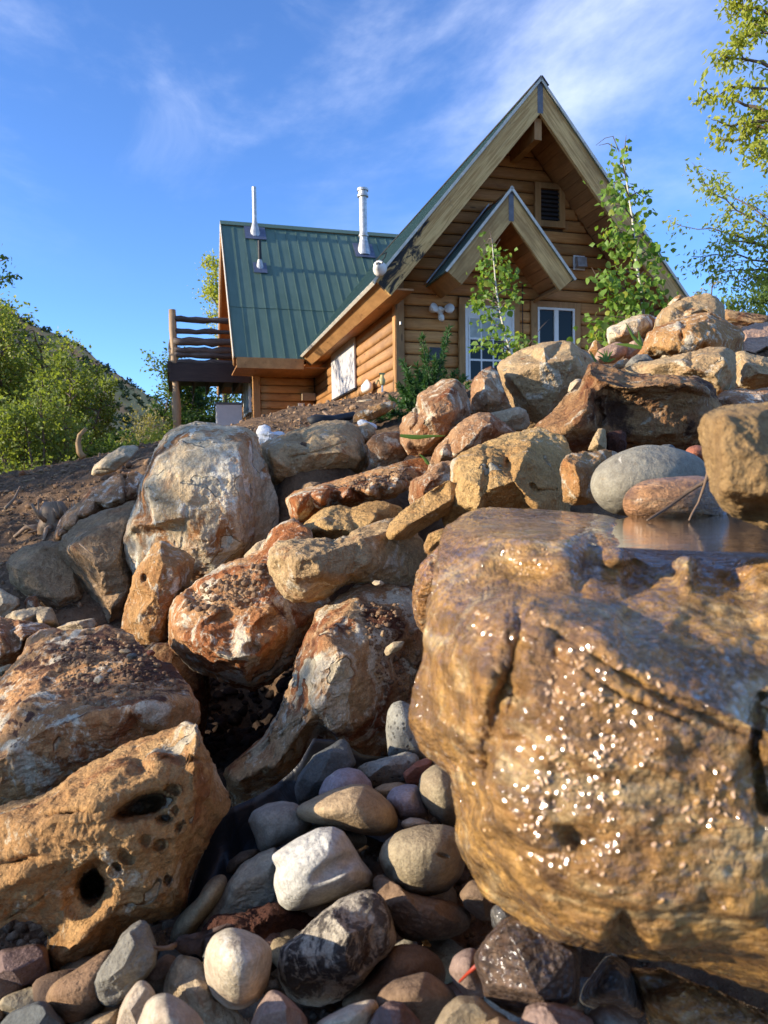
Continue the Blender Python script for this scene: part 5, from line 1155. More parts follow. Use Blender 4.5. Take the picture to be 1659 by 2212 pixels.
MB().lathe([(.13, -.08), (.075, .12), (.06, .2)], (-1.36, 8.5, ZR2 - TT * (VR - 8.5)), 14).build('boot', GALV, vp)
MB().prism(*vz([wsl((VR - 8.60) / CS, -.045, -1), wsl((VR - 8.30) / CS, -.045, -1), wsl((VR - 8.30) / CS, -.034, -1), wsl((VR - 8.60) / CS, -.034, -1)], -1.55, .37)).build('flashing', FLASH, vp)
# side wall things
MB().box((-.075, 2.88, .96), (-.04, 5.25, 2.02)).build('window_board', BOARDM, cabin, loc=LZ)
MB().box((-.09, 2.86, .92), (-.04, 5.27, .958)).build('window_sill', DARKP, cabin, loc=LZ)
sw = MB().box((ULW - .02, 8.58, 1.0), (ULW + .02, 10.22, 2.18)).build('side_window', GLASS, cabin, loc=LZ)
for b in [((ULW - .09, 8.5, .95), (ULW - .021, 8.6, 2.22)), ((ULW - .09, 10.2, .95), (ULW - .021, 10.3, 2.22)), ((ULW - .09, 9.36, 1.0), (ULW - .021, 9.44, 2.15)), ((ULW - .09, 8.6, 2.13), (ULW - .021, 10.2, 2.22)), ((ULW - .09, 8.6, .95), (ULW - .021, 10.2, 1.03))]: MB().box(*b).build('frame', WHITEP, sw)
# lamps and small fixtures
fl = MB(); fl.lathe([(0, -.02), (.105, -.02), (.115, .0), (.10, .05), (.06, .12), (.045, .16), (0, .16)], (0, 0, 0), 22)
fo = fl.build('floodlight', WHITEP, cabin, smooth=True); fo.location = (-.60, -1.13, 2.29 + ZB); fo.rotation_euler = (math.radians(78), 0, math.radians(-38))
MB().tube([(0, 0, .14), (.03, .02, .20), (.09, .0, .24), (.14, -.03, .24)], .02).build('bracket', GALV, fo)
MB().tube([(.05, 0, .15), (.14, .09, .17), (.2, .12, .25), (.16, .06, .32)], .008, 6).build('cable', BLACKP, fo)
tw = MB().lathe([(0, 0), (.07, 0), (.07, .035), (0, .04)], (0, 0, 0), 18).build('twin_security_light', WHITEP, cabin, smooth=True); tw.location = (.77, -.06, 1.95 + ZB); tw.rotation_euler = (math.radians(90), 0, 0)
for sx in (-1, 1):
    h = MB().lathe([(0, 0), (.085, 0), (.09, .02), (.06, .09), (.03, .13), (0, .13)], (0, 0, 0), 18).build('lamp_head', WHITEP, tw, smooth=True)
    h.location = (sx * .13, .03, .13); h.rotation_euler = (math.radians(160), math.radians(sx * -28), 0)
    MB().tube([(0, 0, .03), (sx * .06, .02, .07), (sx * .12, .03, .06)], .018).build('arm', WHITEP, tw)
sn = MB().lathe([(0, 0), (.05, 0), (.055, .05), (.04, .11), (0, .12)], (0, 0, 0), 16).build('sensor', WHITEP, tw, smooth=True); sn.location = (.0, -.09, .05); sn.rotation_euler = (math.radians(60), 0, 0)
hv = MB().prism([(3.41, -.05, 3.06), (3.41, -.17, 3.03), (3.41, -.20, 2.85), (3.41, -.05, 2.84)], (.19, 0, 0)).build('vent_hood', GALV, cabin, loc=LZ)
MB().box((3.39, -.075, 2.82), (3.62, -.05, 3.08)).build('back_plate', WHITEP, hv)
MB().box((.57, -.075, 1.08), (.83, -.05, 1.31)).build('wall_plaque', plain('dark_plaque', (.045, .045, .048), .5), cabin, loc=LZ)
MB().lathe([(0, 0), (.018, 0), (.018, .05), (0, .05)], (.05, -.06, 1.68)).build('hook', GALV, cabin, loc=LZ)
MB().box((-.40, V1 - .20, 1.20), (-.04, V1 - .05, 1.40)).build('wall_box', plain('tan_wall_box', (.34, .24, .14), .6), cabin, loc=LZ)
MB().box((-.50, V1 - .10, .98), (-.33, V1 - .05, 1.13)).build('outlet_cover', WHITEP, cabin, loc=LZ)
MB().tube([(2.36, -.06, 2.5), (2.36, -.065, 1.2), (2.37, -.06, .2)], .008, 6).build('cable', BLACKP, cabin, loc=LZ)
bag = MB().lathe([(0, 0), (.09, .01), (.11, .06), (.10, .14), (.05, .20), (.02, .24), (0, .24)], (0, 0, 0), 14).build('tap_cover', WHITEP, cabin, smooth=True); bag.location = (-.16, 1.5, .70 + ZB)
bag.scale = (1, 2.2, 1)

# ------------------------------------------------------------------ balcony of rough logs
BARK = wood('weathered_log', (0.07, 0.05, 0.04), (0.17, 0.13, 0.105), 0, 0.8, stain=0.7, stainc=(0.05, 0.03, 0.025))
POLE = wood('peeled_log_post', (0.32, 0.20, 0.10), (0.44, 0.30, 0.17), 2, 0.7, stain=0.4, stainc=(0.10, 0.06, 0.035))
DECK = wood('dark_deck_wood', (0.035, 0.022, 0.018), (0.06, 0.04, 0.03), 0, 1.0)
balc = empty('balcony', CAB, YAW)
tag(balc, 'raised log balcony with rough pole rails at the left gable end of the cabin', 'balcony')
def rough_log(pts, r, nm, mat, seed, n=10):
    rg = random.Random(seed); a, b = Vector(pts[0]), Vector(pts[1])
    P = []; R = []
    for i in range(11):
        f = i / 10
        P.append(a.lerp(b, f) + Vector((0, rg.uniform(-.02, .02), rg.uniform(-.018, .018)) if abs(a.x - b.x) > .5 or abs(a.y - b.y) > .5 else (rg.uniform(-.008, .008), rg.uniform(-.008, .008), 0)))
        R.append(r * (1 + rg.uniform(-.24, .24)))
    return MB().tube(P, R, n).build(nm, mat, balc, smooth=True, loc=LZ)
rough_log([(-3.66, 8.28, -ZB - 1.2), (-3.73, 8.28, 3.62)], .105, 'post', POLE, 1)
rough_log([(-3.66, 12.4, -ZB - 1.2), (-3.73, 12.4, 3.62)], .105, 'post', POLE, 2)
for i, (z, r) in enumerate([(3.38, .075), (3.06, .07), (2.79, .11), (2.56, .09), (2.44, .085), (2.24, .08)]):
    rough_log([(-3.72, 8.28, z), (ULW - .05, 8.28, z + .02)], r, 'rail', BARK, 10 + i)
    rough_log([(-3.74, 8.28, z), (-3.74, 12.4, z)], r, 'rail', BARK, 30 + i)
MB().box((-3.86, 8.16, 1.72), (ULW - .07, 8.24, 2.20)).build('rim_beam', DECK, balc, loc=LZ)
MB().box((-3.90, 8.14, 1.94), (-3.80, 12.5, 2.24)).build('rim_beam', DECK, balc, loc=LZ)
for k in range(11):
    v0 = 8.26 + k * .39
    MB().box((-3.79, v0, 2.14), (ULW - .07, v0 + .375, 2.18)).build('deck_board', DECK, balc, loc=LZ)
for k in range(5):
    u0 = -3.6 + k * .42
    MB().box((u0, 8.25, 1.86), (u0 + .06, 12.4, 2.135)).build('joist', DECK, balc, loc=LZ)
cab2 = empty('utility_cabinet', (0, 0, 0)); 
cab2.location = Vector(CAB) + Matrix.Rotation(YAW, 3, 'Z') @ Vector((-2.28, 8.9, -1.4 + ZB)); cab2.rotation_euler = (0, 0, YAW)
tag(cab2, 'plain grey metal cabinet standing under the balcony', 'cabinet')
CABM = plain('grey_cabinet_paint', (0.62, 0.60, 0.57), 0.5, var=.05)
MB().box((-.35, -.3, 0), (.35, .3, 2.56)).build('body', CABM, cab2, bevel=.01)
MB().box((-.37, -.32, 2.561), (.37, .32, 2.62)).build('lid', plain('dark_cabinet_lid', (.12, .12, .12), .5), cab2, bevel=.01)
# stone chimney breast at the far end
# ------------------------------------------------------------------ vegetation
BARKM = plain('grey_brown_bark', (0.13, 0.095, 0.07), 0.9, sc=20, bump=.6)
ASPB = plain('pale_aspen_bark', (0.50, 0.46, 0.36), 0.8, sc=30, bump=.4)
L_ASP = leafmat('aspen_leaf', (0.13, 0.22, 0.035), (0.18, 0.29, 0.06), .45)
L_YEL = leafmat('yellow_green_leaf', (0.30, 0.33, 0.055), (0.40, 0.42, 0.085), .55)
L_LIGHT = leafmat('light_green_leaf', (0.19, 0.235, 0.05), (0.26, 0.30, 0.075), .48)
L_MID = leafmat('mid_green_leaf', (0.10, 0.155, 0.035), (0.145, 0.205, 0.05), .45)
L_DARK = leafmat('dark_green_leaf', (0.04, 0.085, 0.02), (0.07, 0.13, 0.03), .4)
L_PALE = leafmat('pale_dry_leaf', (0.22, 0.21, 0.08), (0.28, 0.25, 0.11), .4)
L_EVER = leafmat('evergreen_needle', (0.05, 0.12, 0.035), (0.085, 0.18, 0.05), .3)
L_GRASS = leafmat('grass_blade', (0.11, 0.20, 0.035), (0.17, 0.27, 0.05), .4)
L_JUN = leafmat('juniper_foliage', (0.05, 0.065, 0.025), (0.085, 0.10, 0.04), .2)

def leaf_mesh(name, P, D, S, mat, aspect=.55, rg=None, droop=.0):
    """one kite shaped leaf at each P, pointing along D, length S"""
    rg = rg or RNG
    n = len(P); D = D / np.maximum(np.linalg.norm(D, axis=1), 1e-9)[:, None]
    D = D + np.array([0, 0, -droop]); D /= np.linalg.norm(D, axis=1)[:, None]
    A = rg.normal(size=(n, 3)); Sd = np.cross(D, A); Sd /= np.maximum(np.linalg.norm(Sd, axis=1), 1e-9)[:, None]
    Nn = np.cross(Sd, D)
    S = np.broadcast_to(S, (n,))[:, None]
    tip = P + D * S
    mid = P + D * S * .45
    l = mid + Sd * S * aspect * .5 + Nn * S * .10; r = mid - Sd * S * aspect * .5 + Nn * S * .10
    V = np.stack([P, l, tip, r], 1).reshape(-1, 3)
    i = np.arange(n)[:, None] * 4
    F = np.concatenate([i + np.array([0, 2, 1]), i + np.array([0, 3, 2])])
    return mesh_np(name, V, [F], mat, smooth=False)
def tubes(name, segs, mat, n=6):
    """segs: list of (points (k,3), radii (k,))"""
    Vs, Fs, off = [], [], 0
    for P, R in segs:
        P = np.asarray(P, float); R = np.asarray(R, float); k = len(P)
        d = np.gradient(P, axis=0); d /= np.maximum(np.linalg.norm(d, axis=1), 1e-9)[:, None]
        ref = np.array([.31, .95, .05]) if abs(d[0, 2]) > .6 else np.array([.05, .1, .99])
        a = np.cross(d, ref); a /= np.maximum(np.linalg.norm(a, axis=1), 1e-9)[:, None]; b = np.cross(d, a)
        th = np.linspace(0, 2 * np.pi, n, endpoint=False)
        V = P[:, None] + R[:, None, None] * (np.cos(th)[None, :, None] * a[:, None] + np.sin(th)[None, :, None] * b[:, None])
        ix = off + np.arange(k * n).reshape(k, n)
        Fs.append(np.stack([ix[:-1], np.roll(ix[:-1], -1, 1), np.roll(ix[1:], -1, 1), ix[1:]], -1).reshape(-1, 4))
        Vs.append(V.reshape(-1, 3)); off += k * n
    return mesh_np(name, np.concatenate(Vs), [np.concatenate(Fs)], mat)
def wander(rg, p, d, L, n, wob, trop):
    P = [p]; d = d / np.linalg.norm(d)
    for i in range(n):
        d = d + rg.normal(size=3) * wob + np.array([0, 0, trop]); d /= np.linalg.norm(d)
        P.append(P[-1] + d * L / n)
    return np.array(P)
def tree(name, label, base, H, spread, leaf, seed, nleaf=6000, ls=.11, stems=3, bark=None, cat='tree', group=None, dens=1.0, low=.22, lean=.25, clump=.30, aspect=.6):
    rg = np.random.default_rng(seed)
    segs, tips = [], []
    base = np.array(base, float)
    for s in range(stems):
        a = rg.uniform(0, 6.28); d = np.array([math.cos(a) * lean, math.sin(a) * lean, 1.0])
        h = H * rg.uniform(.82, 1.0) if s else H
        T = wander(rg, base + np.array([math.cos(a), math.sin(a), 0]) * .08 * H * .2, d, h, 9, .07, .05)
        T = base + (T - base) * np.array([1, 1, h / max(T[-1, 2] - base[2], .1)])
        r0 = H * .016
        segs.append((T, np.linspace(r0, r0 * .2, 10)))
        nb = int(15 * dens)
        for b in range(nb):
            f = low + (1 - low) * (b + rg.uniform(0, 1)) / nb
            p = np.array([np.interp(f * 9, np.arange(10), T[:, k]) for k in range(3)])
            a = rg.uniform(0, 6.28); L = spread * (1.15 - .75 * f) * rg.uniform(.55, 1.1)
            B = wander(rg, p, np.array([math.cos(a), math.sin(a), rg.uniform(.25, .9)]), L, 5, .16, .08)
            segs.append((B, np.linspace(r0 * .38, r0 * .08, 6)))
            tips += [(B[k], B[k] - B[k - 1]) for k in (3, 4, 5)]
            for c in range(4):
                q = B[rg.integers(2, 6)]
                C = wander(rg, q, rg.normal(size=3) + np.array([0, 0, .5]), L * .42, 3, .2, .05)
                segs.append((C, np.linspace(r0 * .13, r0 * .04, 4)))
                tips += [(C[k], C[k] - C[k - 1]) for k in (1, 2, 3)]
        tips.append((T[-1], T[-1] - T[-2])); tips.append((T[-2], T[-1] - T[-2]))
    TP = np.array([t_[0] for t_ in tips]); TD = np.array([t_[1] for t_ in tips])
    k = rg.integers(0, len(TP), nleaf)
    P = TP[k] + rg.normal(size=(nleaf, 3)) * clump * spread * .33
    D = TD[k] / np.linalg.norm(TD[k], axis=1)[:, None] + rg.normal(size=(nleaf, 3)) * .9
    root = empty(name, tuple(base)); tag(root, label, cat, group)
    o = link('trunk', tubes('trunk', [(a - base, r) for a, r in segs], bark or BARKM), root)
    o = link('crown', leaf_mesh('crown', P - base, D, ls * rg.uniform(.6, 1.25, nleaf), leaf, aspect, rg, droop=.25), root)
    o['kind'] = 'stuff'
    return root
def px_tree(name, label, px, top, Y, spread, leaf, seed, **kw):
    t0 = at(px, top, Y); b = gz(t0.x, t0.y)
    return tree(name, label, (t0.x, t0.y, b - .1), t0.z - b + .1, spread, leaf, seed, **kw)
GL = 'trees beyond the soil bank'
px_tree('leafy_tree', 'tall light green tree with slim grey stems left of the bank', 40, 665, 21, 1.7, L_LIGHT, 1, nleaf=11000, ls=.13, stems=5, group=GL, dens=1.4)
px_tree('leafy_tree', 'bushy light green tree overlapping the red hillside', 125, 780, 18, 1.05, L_LIGHT, 2, nleaf=8500, ls=.12, stems=5, group=GL, dens=1.3)
px_tree('leafy_tree', 'tall green tree reaching out of the left edge', -90, 720, 19, 1.9, L_MID, 3, nleaf=9000, ls=.13, stems=4, group=GL, dens=1.3)
px_tree('leafy_tree', 'dark green tree at the foot of the hillside', 225, 960, 25, 1.3, L_MID, 4, nleaf=10000, ls=.14, stems=4, group=GL, dens=1.2)
px_tree('dry_tree', 'sparse pale yellowish tree before the dark trees', 312, 905, 17, .95, L_PALE, 5, nleaf=1300, ls=.08, stems=3, group=GL, bark=plain('pale_dry_bark', (.26, .22, .16), .9))
px_tree('leafy_tree', 'dark tree seen left of the balcony post', 355, 810, 27, 1.1, L_DARK, 6, nleaf=5000, ls=.14, stems=3, group=GL, dens=1.3)
px_tree('leafy_tree', 'green tree seen through the balcony rails', 430, 800, 28, 1.7, L_MID, 7, nleaf=9000, ls=.14, stems=4, group=GL, dens=1.2)
px_tree('leafy_tree', 'slender tree whose leaf sprays show left of the green wing roof', 520, 560, 31, 1.6, L_YEL, 8, nleaf=4200, ls=.13, stems=1, group=GL, dens=1.2, lean=.05)
px_tree('leafy_tree', 'small dark green tree below the hill slope', 215, 960, 20, 1.1, L_DARK, 9, nleaf=6000, ls=.12, stems=4, group=GL)
px_tree('leafy_tree', 'low light green bush at the crest of the soil bank', 70, 880, 13, 1.1, L_LIGHT, 10, nleaf=7000, ls=.085, stems=5, group=GL, low=.05, cat='bush')
px_tree('leafy_tree', 'low dark bush right of the crest of the soil bank', 190, 965, 14, .8, L_MID, 21, nleaf=5500, ls=.085, stems=5, group=GL, low=.05, cat='bush')
px_tree('leafy_tree', 'small light bush near the foot of the balcony post', 330, 960, 15, .9, L_LIGHT, 22, nleaf=4200, ls=.085, stems=5, group=GL, low=.05, cat='bush')
px_tree('leafy_tree', 'dark bush under the balcony', 440, 905, 24, 1.3, L_DARK, 23, nleaf=6000, ls=.12, stems=5, group=GL, low=.05, cat='bush')
px_tree('leafy_tree', 'bare topped tree just showing above the wing ridge', 690, 485, 36, 1.0, L_YEL, 24, nleaf=900, ls=.13, stems=2, group=GL, dens=.6)
px_tree('pale_tree', 'pale far tree behind the right eave of the cabin', 1508, 612, 34, 1.3, L_PALE, 25, nleaf=2600, ls=.15, stems=4, dens=.9)
# shrubs and a tree off to the left, between the evening sun and the stones
tree('leafy_shrub', 'low leafy shrub standing sunward of the dirt topped boulder', (-6.5, .15, gz(-6.5, .15) - .05), 1.9, .62, L_MID, 41, nleaf=6500, ls=.075, stems=6, cat='bush', low=.1, lean=.5, group='shrubs on the sunward side')
tree('leafy_shrub', 'taller leafy shrub standing sunward of the grey boulders', (-6.6, 2.3, gz(-6.6, 2.3) - .05), 2.7, .95, L_MID, 42, nleaf=9000, ls=.08, stems=6, cat='bush', low=.1, lean=.4, group='shrubs on the sunward side')
tree('leafy_shrub', 'leafy shrub standing sunward of the soil bank', (-7.4, 4.6, gz(-7.4, 4.6) - .05), 2.7, 1.1, L_MID, 43, nleaf=8000, ls=.085, stems=6, cat='bush', low=.1, lean=.4, group='shrubs on the sunward side')
tree('leafy_tree', 'open crowned tree dappling the side wall of the cabin', (-11.0, 13.0, gz(-11, 13) - .05), 7.2, 1.9, L_LIGHT, 44, nleaf=3000, ls=.13, stems=4, dens=1.0)

# limbs of trees standing outside the right edge
def limb_tree(name, label, Y, trunk, limbs, leaf, seed, ls, per, tw=.5, clump=.12, bark=None, tail=.45, yv=.5, droop=.9, aspect=.5):
    rg = np.random.default_rng(seed)
    tr = rays(np.array([p[0] for p in trunk], float), np.array([p[1] for p in trunk], float), Y)
    g0 = gz(tr[0, 0], tr[0, 1]); tr[0, 2] = g0 - .1
    base = tr[0].copy(); H = tr[-1, 2] - base[2]
    tt = np.linspace(0, len(tr) - 1, 14)
    T = np.stack([np.interp(tt, np.arange(len(tr)), tr[:, k]) for k in range(3)], 1)
    segs = [(T, np.linspace(H * .018, H * .005, 14))]
    LP, LD = [], []
    for lb in limbs:
        yy = Y + rg.uniform(-yv, yv)
        start = lb[0]
        B = rays(np.array([p[0] for p in lb], float), np.array([p[1] for p in lb], float), np.linspace(Y, yy, len(lb)))
        f = np.argmin(np.abs(T[:, 2] - (B[0, 2] - .15 * H * .2))); B = np.concatenate([[T[f]], B])
        tq = np.linspace(0, len(B) - 1, 12)
        B = np.stack([np.interp(tq, np.arange(len(B)), B[:, k]) for k in range(3)], 1) + rg.normal(size=(12, 3)) * .006 * np.linalg.norm(B[-1] - B[0])
        segs.append((B, np.linspace(H * .006, H * .0012, 12)))
        Lb = np.linalg.norm(B[-1] - B[0])
        ntw = int(7 * tw * 2)
        for k in range(ntw):
            j = int(12 * tail + rg.uniform(0, 1) * (12 - 12 * tail)); j = min(j, 11)
            d = (B[min(j + 1, 11)] - B[max(j - 1, 0)]); d = d / np.linalg.norm(d) + rg.normal(size=3) * .55
            C = wander(rg, B[j], d, Lb * rg.uniform(.05, .12), 4, .2, -.03)
            segs.append((C, np.linspace(H * .0016, H * .0005, 5)))
            for q in (1, 2, 3, 4):
                n = rg.poisson(per)
                LP.append(C[q] + rg.normal(size=(n, 3)) * clump); LD.append(np.tile(C[q] - C[q - 1], (n, 1)) * 3 + rg.normal(size=(n, 3)) * .5)
        n = per * 3
        LP.append(B[-1] + rg.normal(size=(n, 3)) * clump); LD.append(rg.normal(size=(n, 3)))
    P = np.concatenate(LP); D = np.concatenate(LD)
    root = empty(name, tuple(base)); tag(root, label, 'tree')
    link('trunk', tubes('trunk', [(a - base, r) for a, r in segs], bark or BARKM), root)
    o = link('crown', leaf_mesh('crown', P - base, D, ls * rg.uniform(.6, 1.2, len(P)), leaf, aspect, rg, droop=droop), root); o['kind'] = 'stuff'
    return root
rr = random.Random(4)
mapl = [[(1760,330),(1650,272),(1600,300),(1548,302)],[(1780,300),(1640,235),(1590,215),(1540,208)],[(1760,230),(1640,190),(1580,185)],[(1760,180),(1660,140),(1600,125),(1562,122)],[(1760,120),(1660,70),(1600,85)],[(1770,90),(1660,30),(1590,5)],[(1780,390),(1680,345),(1615,322)],[(1760,250),(1640,262),(1560,268)],[(1780,20),(1680,-30),(1600,-20)],[(1770,60),(1680,60),(1625,40)],[(1780,-40),(1690,-60),(1600,-60)],[(1780,280),(1700,240),(1640,250)]]
limb_tree('maple_tree', 'near maple tree with drooping leaf clusters entering at the upper right', 9.0, [(1960,900),(1930,500),(1900,200),(1880,-200)], mapl, L_YEL, 51, .095, 6, tw=.55, clump=.06)
lowr = [[(1760,600),(1640,520),(1560,500),(1478,488)],[(1760,580),(1640,480),(1560,430),(1512,385)],[(1760,560),(1660,470),(1590,430),(1555,415)],[(1760,560),(1680,480),(1620,445)],[(1760,610),(1640,560),(1560,550),(1500,552)],[(1760,620),(1650,580),(1590,585),(1548,592)],[(1760,600),(1680,540),(1600,520),(1560,530)],[(1760,640),(1680,600),(1620,600),(1585,610)],[(1770,540),(1700,500),(1645,490)],[(1770,650),(1700,640),(1640,640)],[(1770,640),(1690,620),(1640,605)],[(1770,480),(1710,440),(1660,420)]]
limb_tree('maple_tree', 'farther yellow green tree at the right edge above the dark retaining stone', 16.0, [(1950,900),(1880,640),(1820,500),(1760,380)], lowr, L_YEL, 52, .12, 6, tw=.7, clump=.13, yv=1.2)
lowb = [[(1740,700),(1660,655),(1600,652),(1572,655)],[(1740,710),(1660,680),(1610,675)],[(1740,690),(1680,650),(1640,640)],[(1740,720),(1680,690),(1640,690)]]
limb_tree('leafy_shrub', 'dark green shrub twigs hanging over the dark retaining stone', 9.5, [(1800,760),(1780,720),(1760,690)], lowb, L_MID, 53, .06, 9, tw=.8, clump=.06)
limb_tree('leafy_tree', 'dark leafed tree reaching in at the left edge', 11.0, [(-260,1000),(-240,700),(-200,520)], [[(-160,600),(-40,575),(20,556)],[(-160,620),(-50,610),(14,602)],[(-170,640),(-80,640),(-30,640)]], L_DARK, 54, .075, 5, tw=.4, clump=.06)

# aspens with single leaves
def round_leaf(name, mat, s):
    pts = [(0, 0), (.30, .10), (.48, .36), (.42, .66), (.20, .88), (0, 1.05), (-.20, .88), (-.42, .66), (-.48, .36), (-.30, .10)]
    V = [(x * s, y * s, abs(x) * .22 * s + (y - .4) ** 2 * -.12 * s) for x, y in pts] + [(0, .5 * s, 0)]
    F = [(i, (i + 1) % 10, 10) for i in range(10)]
    return mesh_np(name, np.array(V), [np.array(F)], mat)
def aspen(name, label, Y, trunkpx, clusters, seed, s, nmax, rad, twigs, extra):
    rg = random.Random(seed)
    tr = [at(x, y, Y) for x, y in trunkpx]
    tr[0].z = gz(tr[0].x, tr[0].y) - .05
    base = tr[0].copy(); root = empty(name, base); tag(root, label, 'aspen', 'young aspens before the gable wall')
    T = np.array([tuple(p - base) for p in tr]); tq = np.linspace(0, len(T) - 1, 20)
    T = np.stack([np.interp(tq, np.arange(len(T)), T[:, k]) for k in range(3)], 1)
    link('trunk', tubes('trunk', [(T, np.linspace(.017, .004, 20))], ASPB, 8), root)
    lm = [round_leaf('leaf', L_ASP, s), round_leaf('leaf', L_YEL, s * .9), round_leaf('leaf', L_MID, s)]
    tw = []; EP = []; ED = []
    tot = sum(c[2] for c in clusters); 
    for (cx, cy, wgt) in clusters:
        c = at(cx, cy, Y + rg.uniform(-.35, .35)) - base
        j = min(range(20), key=lambda k: (Vector(T[k]) - c).length + (0 if T[k][2] < c.z else .4))
        a = Vector(T[j]); mid = a.lerp(c, .5) + Vector((0, 0, .05))
        tw.append((np.array([a, mid, c]), np.array([.009, .006, .003])))
        for i in range(round(extra * wgt / tot)):
            EP.append(c + Vector((rg.gauss(0, rad * 1.15), rg.gauss(0, rad * 1.15), rg.gauss(0, rad)))); ED.append((rg.gauss(0, 1), rg.gauss(0, 1), rg.gauss(-.6, .6)))
        for i in range(max(2, round(nmax * wgt / tot))):
            p = c + Vector((rg.gauss(0, rad), rg.gauss(0, rad), rg.gauss(0, rad * .8)))
            o = link('leaf', lm[rg.choices((0, 1, 2), (5, 2, 3))[0]], root, p)
            sc = rg.uniform(.65, 1.2); o.scale = (sc, sc, sc)
            o.rotation_euler = (rg.uniform(-2.3, -.6), rg.uniform(-.8, .8), rg.uniform(0, 6.28))
    for pts in twigs:
        P = np.array([tuple(at(x, y, Y) - base) for x, y in pts]); tw.append((P, np.linspace(.006, .002, len(P))))
    link('twigs', tubes('twigs', tw, BARKM, 5), root)['kind'] = 'stuff'
    o = link('smaller_leaves', leaf_mesh('smaller_leaves', np.array([tuple(p) for p in EP]), np.array(ED), s * .95, L_ASP, .85, np.random.default_rng(seed)), root); o['kind'] = 'stuff'
z5 = lambda x, y, w=1: (1188 + .2197 * x, 270 + .2197 * y, w)
aspen('aspen_tree', 'taller leafy young aspen growing beside the right eave of the cabin', 7.6,
      [z5(930, 2200)[:2], z5(905, 1640)[:2], z5(860, 1440)[:2], z5(830, 1200)[:2], z5(815, 950)[:2], z5(790, 800)[:2], z5(760, 600)[:2], z5(730, 400)[:2], z5(700, 230)[:2]],
      [z5(*c) for c in [(700,260,.6),(690,370,1),(660,480,1),(690,580,.7),(580,650,1.2),(680,680,.8),(850,690,1.2),(930,720,.6),(650,790,1),(760,760,.8),(900,900,1),(840,980,.8),(620,1060,1.2),(560,1100,.8),(790,1060,1.2),(700,1180,1.4),(620,1200,1),(950,1170,1.2),(860,1200,1),(1060,1250,1.2),(960,1300,.8),(760,1290,1),(600,1450,1),(680,1480,1.2),(520,1560,1),(800,1560,1.2),(960,1480,1.2),(1060,1500,1),(640,1650,1.2),(560,1700,1),(740,1720,1.4),(860,1680,1.2),(980,1640,1),(1150,1720,.9),(700,1850,1.4),(600,1880,1.2),(820,1820,1),(480,1950,1),(430,2020,1),(560,2000,1),(500,2100,.8),(1050,1800,.9),(920,1800,.8),(380,2120,.5)]],
      61, .074, 285, .07, [[z5(680, 260)[:2], z5(620, 110)[:2], z5(540, 130)[:2], z5(450, 200)[:2]], [z5(650, 230)[:2], z5(570, 180)[:2], z5(480, 200)[:2]], [z5(735, 230)[:2], z5(750, 100)[:2]], [z5(560, 1560)[:2], z5(450, 1470)[:2], z5(410, 1400)[:2]], [z5(850, 1430)[:2], z5(785, 1380)[:2]]], 620)
z2 = lambda x, y, w=1: (810 + .4232 * x, 135 + .4232 * y, w)
aspen('aspen_tree', 'slimmer young aspen growing before the white cabin door', 8.6,
      [z2(720, 1560)[:2], z2(690, 1480)[:2], z2(650, 1330)[:2], z2(620, 1170)[:2], z2(605, 1000)[:2], z2(597, 900)[:2]],
      [z2(*c) for c in [(570,940,.8),(600,990,1),(650,1000,1),(560,1040,.9),(640,1060,1),(690,1080,1),(550,1110,1),(610,1130,1),(680,1150,1.2),(720,1170,.7),(530,1190,1.2),(600,1210,1),(680,1230,1),(510,1230,.5),(550,1270,.8),(600,1310,.5),(580,1370,.8),(640,1360,.5),(610,1430,.9),(560,1420,.6),(740,1410,1),(750,1450,.8),(520,1450,.5),(640,1480,.8)]],
      62, .068, 190, .055, [[z2(600, 930)[:2], z2(585, 850)[:2], z2(560, 850)[:2]], [z2(605, 960)[:2], z2(640, 900)[:2]], [z2(740, 1500)[:2], z2(800, 1420)[:2], z2(850, 1350)[:2], z2(890, 1310)[:2]]], 420)

# evergreen shrub between the boulders
def evergreen():
    rg = np.random.default_rng(71); Y = 4.9
    base = at(925, 900, Y); base.z = gz(base.x, base.y) - .05
    root = empty('evergreen_shrub', base); tag(root, 'dark evergreen shrub with upright needled sprigs between the boulders', 'shrub')
    b = np.array(base)
    tips = [(912,726),(969,706),(868,780),(880,800),(940,770),(960,800),(985,800),(900,790),(925,800),(860,830),(845,860),(830,880),(810,890),(800,915),(835,905),(870,880),(890,850),(910,830),(950,830),(880,910),(855,930),(820,930),(900,900),(975,850),(990,840),(1000,860),(870,850),(930,860),(850,890),(790,900),(905,870),(945,880),(920,905),(1010,830),(840,925)]
    segs, P, D = [], [], []
    for i, (x, y) in enumerate(tips * 2):
        if i >= len(tips): x += rg.uniform(-18, 18); y += rg.uniform(5, 40)
        tip = np.array(at(x, y, Y + rg.uniform(-.28, .28))) - b
        st = np.array([rg.normal() * .06, rg.normal() * .06, .0])
        mid = st * .4 + tip * .5 + np.array([0, 0, -.04])
        t_ = np.linspace(0, 1, 12)[:, None]
        C = (1 - t_) ** 2 * st + 2 * t_ * (1 - t_) * mid + t_ ** 2 * tip
        segs.append((C, np.linspace(.006, .0015, 12)))
        n = 260
        f = rg.uniform(.25, 1, n); q = np.stack([np.interp(f * 11, np.arange(12), C[:, k]) for k in range(3)], 1)
        ax = C[-1] - C[4]; ax = ax / np.linalg.norm(ax)
        P.append(q); D.append(rg.normal(size=(n, 3)) * .8 + ax * .75)
    P = np.concatenate(P); D = np.concatenate(D)
    link('stems', tubes('stems', segs, BARKM, 5), root)
    o = link('foliage', leaf_mesh('foliage', P, D, .040 * rg.uniform(.7, 1.3, len(P)), L_EVER, .20, rg), root); o['kind'] = 'stuff'
evergreen()

